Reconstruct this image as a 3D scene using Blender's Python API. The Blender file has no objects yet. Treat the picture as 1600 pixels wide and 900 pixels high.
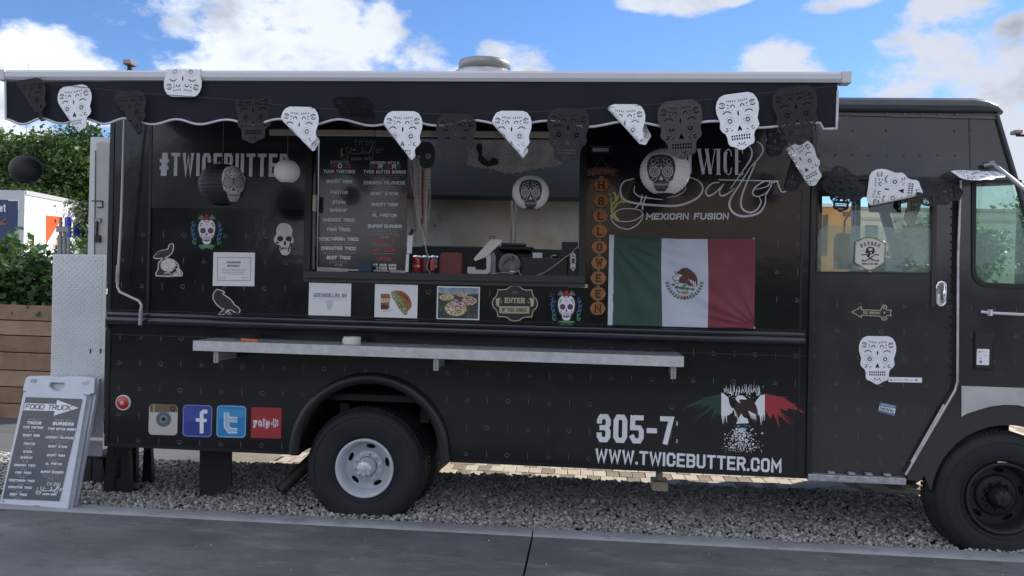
import bpy, bmesh, math, random
import numpy as np
from mathutils import Vector, Matrix, noise
from mathutils.geometry import tessellate_polygon
random.seed(7)
C = bpy.context.scene.collection
SC = bpy.context.scene
# ------------------------------------------------------------------ camera
FOC, CAMP = 1290.0, Vector((0.0, -5.3, 1.52))
YAW, PITCH, ROLL = -0.08952, -0.00159, 0.02552
_F = Vector((math.sin(YAW)*math.cos(PITCH), math.cos(YAW)*math.cos(PITCH), math.sin(PITCH)))
_R0 = Vector((math.cos(YAW), -math.sin(YAW), 0)); _U0 = _R0.cross(_F)
_R = _R0*math.cos(ROLL)+_U0*math.sin(ROLL); _U = -_R0*math.sin(ROLL)+_U0*math.cos(ROLL)
cam_d = bpy.data.cameras.new('camera'); cam = bpy.data.objects.new('camera', cam_d); C.objects.link(cam)
cam.matrix_world = Matrix(((_R.x,_U.x,-_F.x,CAMP.x),(_R.y,_U.y,-_F.y,CAMP.y),(_R.z,_U.z,-_F.z,CAMP.z),(0,0,0,1)))
cam_d.sensor_width = 36; cam_d.lens = FOC/1600*36; cam_d.clip_start = .05; cam_d.clip_end = 3000
SC.camera = cam
# ------------------------------------------------------------------ light, sky, exposure
SUN_EL, SUN_AZ = math.radians(36), math.radians(52)     # azimuth from +y towards +x
sdir = Vector((math.sin(SUN_AZ)*math.cos(SUN_EL), math.cos(SUN_AZ)*math.cos(SUN_EL), math.sin(SUN_EL)))
sl = bpy.data.lights.new('sun', 'SUN'); sl.energy = 3.6; sl.angle = math.radians(.5); sl.color = (1, .93, .82)
so = bpy.data.objects.new('sun', sl); C.objects.link(so); so.rotation_euler = (-sdir).to_track_quat('-Z', 'Y').to_euler()
SC.view_settings.view_transform = 'Standard'; SC.view_settings.look = 'None'
SC.view_settings.exposure = 0.92; SC.view_settings.gamma = 1; SC.view_settings.use_curve_mapping = False
SC.cycles.max_bounces = 8; SC.cycles.transparent_max_bounces = 16
W = bpy.data.worlds.new('World'); SC.world = W; W.use_nodes = True
SKYK = .068; CLOUDK = .47

def ray(px, py):
    return (_F*FOC + _R*(px-800) - _U*(py-450)).normalized()
def P(px, py, Y=0.0):
    d = ray(px, py); return CAMP + d*((Y-CAMP.y)/d.y)
def PZ(px, py, Z=0.0):
    d = ray(px, py); return CAMP + d*((Z-CAMP.z)/d.z)

def build_world():
    nt = W.node_tree; N = nt.nodes; L = nt.links; N.clear()
    def m(op, a, b=None, c=None, clamp=False):
        n = N.new('ShaderNodeMath'); n.operation = op; n.use_clamp = clamp
        for i, v in enumerate((a, b, c)):
            if v is None: continue
            if isinstance(v, (int, float)): n.inputs[i].default_value = v
            else: L.new(v, n.inputs[i])
        return n.outputs[0]
    def dot(v, vec):
        n = N.new('ShaderNodeVectorMath'); n.operation = 'DOT_PRODUCT'; L.new(v, n.inputs[0]); n.inputs[1].default_value = vec
        return n.outputs['Value']
    out = N.new('ShaderNodeOutputWorld'); tc = N.new('ShaderNodeTexCoord')
    dirv = tc.outputs['Generated']
    sky = N.new('ShaderNodeTexSky'); sky.sky_type = 'NISHITA'; sky.sun_disc = False
    sky.sun_elevation = SUN_EL; sky.sun_rotation = SUN_AZ; sky.air_density = 1.0; sky.dust_density = .1; sky.ozone_density = 1.8
    # puffs: centre (deg azimuth, deg elevation), half sizes in degrees
    def nz(scale, det, rough, off=0, dist=0):
        mp = N.new('ShaderNodeMapping'); L.new(dirv, mp.inputs[0]); mp.inputs['Scale'].default_value = (1, 1, 1.7); mp.inputs['Location'].default_value = (off, off*.7, off*.3)
        n = N.new('ShaderNodeTexNoise'); L.new(mp.outputs[0], n.inputs['Vector'])
        n.inputs['Scale'].default_value = scale; n.inputs['Detail'].default_value = det; n.inputs['Roughness'].default_value = rough
        n.inputs['Distortion'].default_value = dist
        return n.outputs['Fac']
    n1 = nz(7, 9, .6, 0, .15); n2 = nz(26, 6, .62, 3.1, .1); n3 = nz(3.2, 5, .55, 9.2); n4 = nz(9, 4, .5, 2.2)
    R_, U_ = Vector((math.cos(YAW), -math.sin(YAW), 0)), Vector((0, 0, 1))
    du, dv = dot(dirv, tuple(_R)), dot(dirv, tuple(_U))
    fwd = dot(dirv, tuple(_F))
    blobs = [(-40,105,110,56),(70,90,80,40),(145,108,48,34),(60,140,120,50),(-60,220,110,100),
             (290,25,100,48),(350,70,75,75),(430,95,95,80),(330,125,110,50),(510,30,60,55),(545,95,85,70),(600,62,48,56),(480,140,160,60),
             (665,95,75,44),(720,118,90,36),(775,92,44,36),(822,104,50,32),(330,-60,110,60),
             (1010,3,45,15),(1075,6,70,20),(1140,0,40,12),(1325,4,58,14),(1207,96,52,32),(1220,118,60,26),
             (1475,22,66,36),(1455,80,66,66),(1405,60,36,26),(1420,135,80,50),(1500,120,90,75),(1580,112,66,46),(1540,210,120,90),(1640,260,120,120),(1585,40,30,20),(1700,120,110,130),(1600,330,200,120)]
    field = None
    for (x, y, a, b) in blobs:
        c = ray(x, y); sa = a/FOC; sb = b/FOC
        u = m('MULTIPLY_ADD', du, 1/sa, -c.dot(_R)/sa); v = m('MULTIPLY_ADD', dv, 1/sb, -c.dot(_U)/sb)
        q = m('MULTIPLY_ADD', u, u, m('MULTIPLY', v, v))
        g = m('SUBTRACT', 1.0, q)
        field = g if field is None else m('SMOOTH_MAX', field, g, .22)
    field = m('MAXIMUM', field, -1.2)
    front = m('GREATER_THAN', fwd, 0.2)
    field = m('MULTIPLY_ADD', field, front, m('MULTIPLY_ADD', front, 1.2, -1.2))
    nn = m('MULTIPLY_ADD', m('SUBTRACT', n1, .5), 3.0, m('MULTIPLY', m('SUBTRACT', n2, .5), 1.5))
    dens = m('ADD', m('MULTIPLY_ADD', field, .8, -.16), nn)
    # clouds over the rest of the sky, made denser out of view to brighten the shade
    ang = m('SMOOTH_MIN', m('MULTIPLY', m('SUBTRACT', .86, fwd), 3.0), 1.0, .1)
    gen = m('ADD', m('MULTIPLY', m('SUBTRACT', n3, .5), 6.0), m('MULTIPLY', nn, .7))
    gen = m('ADD', gen, m('MULTIPLY_ADD', ang, 2.3, -1.6))
    dens = m('MAXIMUM', dens, gen)
    mask = N.new('ShaderNodeMapRange'); mask.interpolation_type = 'SMOOTHSTEP'; L.new(dens, mask.inputs[0])
    mask.inputs[1].default_value = -.15; mask.inputs[2].default_value = .55
    core = N.new('ShaderNodeMapRange'); core.interpolation_type = 'SMOOTHSTEP'; L.new(m('MULTIPLY_ADD', m('SUBTRACT', n2, .5), 1.1, m('MULTIPLY_ADD', m('SUBTRACT', n4, .5), 4.2, m('MULTIPLY', dens, .28))), core.inputs[0])
    core.inputs[1].default_value = .0; core.inputs[2].default_value = 1.5
    cc = N.new('ShaderNodeMix'); cc.data_type = 'RGBA'; L.new(core.outputs[0], cc.inputs[0])
    cc.inputs[6].default_value = (1.04, 1.11, 1.26, 1); cc.inputs[7].default_value = (.55, .60, .70, 1)
    b1 = N.new('ShaderNodeBackground'); tn = N.new('ShaderNodeMix'); tn.data_type = 'RGBA'; tn.blend_type = 'MULTIPLY'; tn.inputs[0].default_value = 1; tn.inputs[7].default_value = (.74, .96, 1.32, 1); L.new(sky.outputs[0], tn.inputs[6]); L.new(tn.outputs[2], b1.inputs[0]); b1.inputs[1].default_value = SKYK
    b2 = N.new('ShaderNodeBackground'); L.new(cc.outputs[2], b2.inputs[0]); L.new(m('MULTIPLY_ADD', dot(dirv, tuple(sdir)), -.52*CLOUDK, 1.20*CLOUDK), b2.inputs[1])   # front lit clouds are brighter
    mx = N.new('ShaderNodeMixShader'); L.new(mask.outputs[0], mx.inputs[0]); L.new(b1.outputs[0], mx.inputs[1]); L.new(b2.outputs[0], mx.inputs[2])
    L.new(mx.outputs[0], out.inputs[0])
    # the cloud pattern is fine grained: sample the sky map at a moderate size
    W.cycles.sampling_method = 'MANUAL'; W.cycles.sample_map_resolution = 1024
build_world()

# ------------------------------------------------------------------ materials
MT = {}
def mat(name, col, rough=.5, metal=0., var=.0, vs=6., bump=0., bs=60., coat=0., bdist=.004, col2=None, spec=.5, coatr=.08, rvar=0., det=4, sheen=0.):
    if name in MT: return MT[name]
    m = bpy.data.materials.new(name); m.use_nodes = True; nt = m.node_tree; N = nt.nodes; L = nt.links
    b = N['Principled BSDF']; b.inputs['Base Color'].default_value = (*col, 1); b.inputs['Roughness'].default_value = rough
    b.inputs['Metallic'].default_value = metal; b.inputs['Coat Weight'].default_value = coat; b.inputs['Coat Roughness'].default_value = coatr
    b.inputs['Specular IOR Level'].default_value = spec
    tc = N.new('ShaderNodeTexCoord')
    if var or col2 or rvar:
        n = N.new('ShaderNodeTexNoise'); L.new(tc.outputs['Object'], n.inputs['Vector']); n.inputs['Scale'].default_value = vs; n.inputs['Detail'].default_value = det; n.inputs['Roughness'].default_value = .6
        r = N.new('ShaderNodeMapRange'); L.new(n.outputs['Fac'], r.inputs[0]); r.inputs[1].default_value = .32; r.inputs[2].default_value = .68
        if var or col2:
            x = N.new('ShaderNodeMix'); x.data_type = 'RGBA'; L.new(r.outputs[0], x.inputs[0])
            c2 = col2 or tuple(min(1, c*(1+var)) for c in col); c1 = col if col2 else tuple(c*(1-var) for c in col)
            x.inputs[6].default_value = (*c1, 1); x.inputs[7].default_value = (*c2, 1); L.new(x.outputs[2], b.inputs['Base Color'])
        if rvar:
            rr = N.new('ShaderNodeMapRange'); L.new(n.outputs['Fac'], rr.inputs[0]); rr.inputs[1].default_value = .3; rr.inputs[2].default_value = .7
            rr.inputs[3].default_value = max(0.02, rough-rvar); rr.inputs[4].default_value = rough+rvar; L.new(rr.outputs[0], b.inputs['Roughness'])
    if bump:
        n = N.new('ShaderNodeTexNoise'); L.new(tc.outputs['Object'], n.inputs['Vector']); n.inputs['Scale'].default_value = bs; n.inputs['Detail'].default_value = 5
        bp = N.new('ShaderNodeBump'); bp.inputs['Strength'].default_value = bump; bp.inputs['Distance'].default_value = bdist
        L.new(n.outputs['Fac'], bp.inputs['Height']); L.new(bp.outputs[0], b.inputs['Normal'])
        if coat: L.new(bp.outputs[0], b.inputs['Coat Normal'])
    MT[name] = m; return m
def glass_mat(name, tint, a, rough=.02, haze=None):
    m = bpy.data.materials.new(name); m.use_nodes = True; nt = m.node_tree; N = nt.nodes; L = nt.links; N.clear()
    o = N.new('ShaderNodeOutputMaterial'); t = N.new('ShaderNodeBsdfTransparent'); t.inputs[0].default_value = (*tint, 1)
    g = N.new('ShaderNodeBsdfGlossy'); g.inputs['Roughness'].default_value = rough; g.inputs[0].default_value = (.9, .95, 1, 1)
    f = N.new('ShaderNodeFresnel'); gb = N.new('ShaderNodeNewGeometry'); bi = N.new('ShaderNodeMapRange'); L.new(gb.outputs['Backfacing'], bi.inputs[0]); bi.inputs[3].default_value = 1.45; bi.inputs[4].default_value = 1/1.45; L.new(bi.outputs[0], f.inputs[0]); mx = N.new('ShaderNodeMixShader')
    L.new(f.outputs[0], mx.inputs[0]); L.new(t.outputs[0], mx.inputs[1]); L.new(g.outputs[0], mx.inputs[2])
    last = mx.outputs[0]
    if haze:
        d = N.new('ShaderNodeBsdfDiffuse'); d.inputs[0].default_value = (*haze, 1); m2 = N.new('ShaderNodeMixShader'); m2.inputs[0].default_value = a
        L.new(last, m2.inputs[1]); L.new(d.outputs[0], m2.inputs[2]); last = m2.outputs[0]
    L.new(last, o.inputs[0]); MT[name] = m; return m
PAINT = mat('black_wrap', (.0068,.0072,.0105), .20, coat=.22, coatr=.03, bump=.34, bs=2.2, bdist=.012, rvar=.06, vs=3, spec=.42)
CABP = mat('cab_wrap', (.032,.030,.032), .22, coat=.3, coatr=.04, bump=.25, bs=2.0, bdist=.010, rvar=.08, vs=3)
TRIMB = mat('black_trim', (.010,.011,.016), .32, var=.2)
RUBBER = mat('tyre_rubber', (.012,.0135,.018), .72, var=.35, vs=5, bump=.3, bs=30)
DARK = mat('dark_steel', (.02,.02,.022), .55, metal=.3, var=.3)
UNDER = mat('underbody', (.008,.008,.008), .85)
WHITEM = mat('white_enamel', (.68,.69,.70), .35, var=.05, vs=3)
GREYM = mat('grey_plastic', (.32,.33,.35), .5, var=.08)
STEEL = mat('brushed_steel', (.50,.50,.50), .36, metal=.85, var=.18, vs=4, rvar=.1, bump=.08, bs=14)
ALU = mat('galvanised', (.46,.47,.49), .38, metal=.55, var=.22, vs=16, bump=.15, bs=60, bdist=.001)
CHROME = mat('chrome', (.85,.85,.87), .08, metal=1)
PAPERW = mat('white_paper', (.80,.81,.84), .55, var=.03, vs=9)
PAPERP = mat('white_cut_paper', (.80,.81,.86), .6, var=.06, vs=14, bump=.15, bs=30, bdist=.002)
PAPERK = mat('black_cut_paper', (.010,.011,.015), .7, var=.3, vs=12, bump=.2, bs=30, bdist=.002)
LETW = mat('white_vinyl', (.78,.80,.85), .45, var=.07, vs=10)
LETG = mat('grey_vinyl', (.60,.60,.64), .45, var=.1)
WRAPD = mat('wrap_mark', (.085,.085,.095), .5, var=.5, vs=9)
INK = mat('black_ink', (.012,.012,.014), .5)
def solid(name, c, r=.5, **k): return mat(name, c, r, **k)
RED = solid('red_ink', (.35,.03,.04)); GREEN = solid('green_ink', (.03,.14,.10)); BLUE = solid('blue_ink', (.05,.12,.38))
CREAM = solid('cream_print', (.52,.47,.33), .5, var=.1); ORANGE = solid('orange_card', (.34,.125,.035), .55, var=.14, vs=20)
BROWN = solid('brown_ink', (.09,.035,.02)); LGREEN = solid('lime_print', (.42,.48,.14)); YELL = solid('yellow_ink', (.55,.40,.06))
PINK = solid('pink_ink', (.45,.10,.28)); GOLD = solid('tan_ink', (.40,.22,.09)); GLIGHT = solid('mid_green_ink', (.08,.33,.08)); MIDG = solid('mid_grey_ink', (.16,.16,.17))

# ------------------------------------------------------------------ objects
WL = {}
def setp(o, label=None, cat=None, group=None, kind=None):
    if label: o['label'] = label
    if cat: o['category'] = cat
    if group: o['group'] = group
    if kind: o['kind'] = kind
    return o
def thing(name, label, cat, loc=(0,0,0), group=None):
    o = bpy.data.objects.new(name, None); C.objects.link(o); o.location = loc; o.empty_display_size = .1
    WL[o] = Vector(loc); return setp(o, label, cat, group)
def link_mesh(name, me, parent=None, recentre=False):
    o = bpy.data.objects.new(name, me); C.objects.link(o); WL[o] = Vector((0,0,0))
    if parent is not None:
        o.parent = parent; o.location = -WL[parent]
    elif recentre and len(me.vertices):
        co = np.empty(len(me.vertices)*3, 'f'); me.vertices.foreach_get('co', co); co = co.reshape(-1, 3)
        lo, hi = co.min(0), co.max(0); c = Vector(((lo[0]+hi[0])/2, (lo[1]+hi[1])/2, lo[2]))
        me.transform(Matrix.Translation(-c)); o.location = c; WL[o] = c
    return o
class MB:
    """collects faces, one mesh when built; slots by material"""
    def __init__(s): s.v = []; s.f = []; s.mi = []; s.mats = []; s.sm = []; s.layer = 0
    def slot(s, m):
        if m not in s.mats: s.mats.append(m)
        return s.mats.index(m)
    def add(s, vs, fs, m, smooth=False):
        b = len(s.v); s.v += [tuple(v) for v in vs]; k = s.slot(m)
        for f in fs: s.f.append(tuple(b+i for i in f)); s.mi.append(k); s.sm.append(smooth)
        return s
    def box(s, lo, hi, m, bev=0):
        x0,y0,z0 = lo; x1,y1,z1 = hi
        if bev:
            bm = bmesh.new(); bmesh.ops.create_cube(bm, size=1)
            for v in bm.verts: v.co = Vector(((x0+x1)/2+v.co.x*(x1-x0), (y0+y1)/2+v.co.y*(y1-y0), (z0+z1)/2+v.co.z*(z1-z0)))
            bmesh.ops.bevel(bm, geom=bm.edges[:], offset=bev, segments=2, profile=.5, affect='EDGES')
            bm.verts.index_update(); s.add([v.co.copy() for v in bm.verts], [[v.index for v in f.verts] for f in bm.faces], m, False); bm.free(); return s
        v = [(x0,y0,z0),(x1,y0,z0),(x1,y1,z0),(x0,y1,z0),(x0,y0,z1),(x1,y0,z1),(x1,y1,z1),(x0,y1,z1)]
        return s.add(v, [(3,2,1,0),(4,5,6,7),(0,1,5,4),(1,2,6,5),(2,3,7,6),(3,0,4,7)], m)
    def tube(s, pts, r, m, n=8, cap=True, smooth=True):
        pts = [Vector(p) for p in pts]; rs = r if isinstance(r, (list, tuple)) else [r]*len(pts)
        vs = []; fs = []
        t = (pts[1]-pts[0]).normalized(); a = t.orthogonal().normalized()
        for i, p in enumerate(pts):
            if i == 0: t = (pts[1]-pts[0])
            elif i == len(pts)-1: t = pts[-1]-pts[-2]
            else: t = (pts[i+1]-pts[i]).normalized()+(pts[i]-pts[i-1]).normalized()
            t.normalize(); a = (a-t*a.dot(t)).normalized(); b = t.cross(a)
            for k in range(n):
                g = 2*math.pi*k/n; vs.append(p+(a*math.cos(g)+b*math.sin(g))*rs[i])
        for i in range(len(pts)-1):
            for k in range(n): fs.append((i*n+k, i*n+(k+1) % n, (i+1)*n+(k+1) % n, (i+1)*n+k))
        s.add(vs, fs, m, smooth)
        if cap: s.add(vs[:n], [tuple(range(n))[::-1]], m); s.add(vs[-n:], [tuple(range(n))], m)
        return s
    def lathe(s, prof, m, c, axis='z', n=32, smooth=True, mats=None):
        """prof: (radius, along) list"""
        vs = []; fs = []
        for (r, h) in prof:
            for k in range(n):
                g = 2*math.pi*k/n; a, b = r*math.cos(g), r*math.sin(g)
                vs.append((c[0]+a, c[1]+b, c[2]+h) if axis == 'z' else (c[0]+a, c[1]+h, c[2]+b))
        for i in range(len(prof)-1):
            fs = []
            for k in range(n):
                q = (i*n+k, i*n+(k+1) % n, (i+1)*n+(k+1) % n, (i+1)*n+k)
                fs.append(q if axis == 'z' else q[::-1])
            if i == 0: b = len(s.v); s.v += [tuple(v) for v in vs]
            mm = mats[i] if mats else m; kx = s.slot(mm)
            for f in fs: s.f.append(tuple(b+j for j in f)); s.mi.append(kx); s.sm.append(smooth)
        return s
    def plate(s, outer, holes, Y, t, m, mp=None):
        """outline and holes in px, at depth plane Y, thickness t backwards"""
        mp = mp or (lambda p, k: P(p[0], p[1], k))
        loops = [outer]+list(holes); flat = [p for l in loops for p in l]
        tri = tessellate_polygon([[Vector((p[0], p[1], 0)) for p in l] for l in loops])
        F = [mp(p, Y) for p in flat]
        B = [Vector((v.x, v.y+t, v.z)) for v in F]
        n = len(flat)
        def ar(a, b, c): return (F[b].x-F[a].x)*(F[c].z-F[a].z)-(F[b].z-F[a].z)*(F[c].x-F[a].x)
        ff = [tr if ar(*tr) > 0 else tr[::-1] for tr in tri]
        s.add(F, ff, m)
        if t:
            s.add(B, [f[::-1] for f in ff], m)
            o = 0
            for l in loops:
                k = len(l); q = [(o+i, o+(i+1) % k) for i in range(k)]
                s.add(F+B, [(a, b, b+n, a+n) for a, b in q], m); o += k
        return s
    def build(s, name, parent=None, recentre=False, kind=None, label=None):
        me = bpy.data.meshes.new(name); me.from_pydata([tuple(v) for v in s.v], [], s.f)
        for m in s.mats: me.materials.append(m)
        me.polygons.foreach_set('material_index', s.mi); me.polygons.foreach_set('use_smooth', s.sm); me.update()
        o = link_mesh(name, me, parent, recentre)
        if kind: o['kind'] = kind
        if label: o['label'] = label
        return o
def part(name, parent, fn, kind=None, label=None):
    b = MB(); fn(b); return b.build(name, parent, kind=kind, label=label)
def solo(name, label, cat, fn, group=None, kind=None):
    b = MB(); fn(b); o = b.build(name, None, recentre=(kind is None)); return setp(o, label, cat, group, kind)
# ------------------------------------------------------------------ drawing flat print in photo-plane coordinates
def plane_map(p0, n):
    p0 = Vector(p0); n = Vector(n).normalized()
    def f(p, k):
        d = ray(p[0], p[1]); return CAMP + d*((p0+n*k-CAMP).dot(n)/d.dot(n))
    return f
def wall_map(Y): return lambda p, k: P(p[0], p[1], Y-k)
class Draw:
    def __init__(s, mp, base=.0012): s.b = MB(); s.mp = mp; s.base = base; s.n = 0; s.lay = 0
    def k(s): s.n += 1; return s.base+s.lay*.0005+(s.n % 10)*.00004
    def poly(s, pts, m, holes=()):
        k = s.k(); loops = [pts]+list(holes); flat = [p for l in loops for p in l]
        tri = tessellate_polygon([[Vector((p[0], p[1], 0)) for p in l] for l in loops])
        def ar(a, b, c): return (flat[b][0]-flat[a][0])*(flat[c][1]-flat[a][1])-(flat[b][1]-flat[a][1])*(flat[c][0]-flat[a][0])
        s.b.add([s.mp(p, k) for p in flat], [t if ar(*t) < 0 else t[::-1] for t in tri], m); return s
    def stroke(s, pts, w, m, taper=None, closed=False):
        n = len(pts)
        if n < 2: return s
        pts = [Vector((p[0], p[1])) for p in pts]; L_ = []; R_ = []
        for i, p in enumerate(pts):
            if closed: a, b = pts[i-1], pts[(i+1) % n]
            else: a, b = pts[max(0, i-1)], pts[min(n-1, i+1)]
            d1 = (p-a) if (i or closed) else (b-p); d2 = (b-p) if (i < n-1 or closed) else (p-a)
            if d1.length < 1e-6: d1 = d2
            if d2.length < 1e-6: d2 = d1
            d1 = d1.normalized(); d2 = d2.normalized(); t = d1+d2
            t = t.normalized() if t.length > 1e-4 else d2
            nn = Vector((-t.y, t.x)); c = max(.45, nn.dot(Vector((-d2.y, d2.x))))
            ww = (taper[i] if taper else w)*.5/c; L_.append(p+nn*ww); R_.append(p-nn*ww)
        k = s.k(); V_ = [s.mp(p, k+i_*.000006) for q_ in (L_, R_) for i_, p in enumerate(q_)]
        e = n if closed else n-1
        s.b.add(V_, [(i, (i+1) % n, n+(i+1) % n, n+i) for i in range(e)], m); return s
    def circ(s, x, y, r, m, n=14, ry=None, rot=0):
        ry = ry or r; c, q = math.cos(rot), math.sin(rot)
        return s.poly([(x+r*math.cos(a)*c-ry*math.sin(a)*q, y+r*math.cos(a)*q+ry*math.sin(a)*c) for a in [2*math.pi*i/n for i in range(n)]], m)
    def ring(s, x, y, r, w, m, n=18, a0=0, a1=360, ry=None):
        ry = ry or r; closed = (a1-a0) >= 360
        pts = [(x+r*math.cos(math.radians(a0+(a1-a0)*i/n)), y+ry*math.sin(math.radians(a0+(a1-a0)*i/n))) for i in range(n+(0 if closed else 1))]
        return s.stroke(pts, w, m, closed=closed)
    def rect(s, x0, y0, x1, y1, m, sh=.03, ln=-.0236):
        f = lambda x, y: (x+ln*(y-y0), y+sh*(x-x0)); return s.poly([f(x0,y0), f(x1,y0), f(x1,y1), f(x0,y1)], m)
    def text(s, t, x0, y0, x1, y1, h, w, m, serif=False, slant=.0236, gap=1.7, cols=None, adv=None, up=None):
        """baseline from (x0,y0) to (x1,y1), cap height h px, stroke width w px"""
        n = len(t); d = Vector((x1-x0, y1-y0)); ln = d.length; d.normalize(); g = max(.10*h, .30*w)*(gap/1.6)
        tot = sum(GW.get(c, 4) for c in t); sx = (ln-n*w-(n-1)*g)/max(tot, .1)
        if sx < .12*h/4: w = max(.35, min(w, ln/n*.28)); g = ln/n*.16; sx = (ln-n*w-(n-1)*g)/max(tot, .1)
        upv = Vector((slant, -1)) if up is None else Vector(up); X0 = 0; sy = (h-w)/6.
        for ci, c in enumerate(t):
            gw = GW.get(c, 4); mm = cols[ci % len(cols)] if cols else m
            for pl in GLY.get(c, []):
                q = []
                for (gx, gy) in pl:
                    o = Vector((x0, y0))+d*(X0+w*.5+gx*sx)+upv*(w*.5+gy*sy); q.append((o.x, o.y))
                if pl[0] == pl[-1] and len(pl) > 3: s.stroke(q[:-1], w, mm, closed=True); continue
                qq = [Vector(p_) for p_ in q]
                for e_, n_ in ((0, 1), (-1, -2)):
                    t_ = qq[e_]-qq[n_]
                    if t_.length > 1e-6: q[e_] = tuple(qq[e_]+t_.normalized()*w*.5)
                s.stroke(q, w, mm)
                if serif:
                    for (e, nb) in ((0, 1), (-1, -2)):
                        ex = pl[e]; nx = pl[nb]
                        if abs(ex[1]-nx[1]) > abs(ex[0]-nx[0]) and ex[1] in (0, 6):
                            o = qq[e]; hw = max(w*1.1, sx*.8); oy = upv*(w*.25 if ex[1] == 6 else -w*.25); s.stroke([tuple(o-d*hw+oy), tuple(o+d*hw+oy)], max(.5, w*.5), mm)
            X0 += gw*sx+w+g
        return s
    def scrib(s, x0, y0, x1, y1, w, m, dash=(2, 6)):
        """a line of print too small to read: broken dashes"""
        x = x0; L_ = x1-x0
        while x < x1-.5:
            e = min(x1, x+random.uniform(*dash)); f = lambda q: y0+(y1-y0)*(q-x0)/max(L_, .01)
            s.stroke([(x, f(x)), (e, f(e))], w, m); x = e+.8
        return s
    def build(s, name, parent=None, **kw): return s.b.build(name, parent, **kw)
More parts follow.
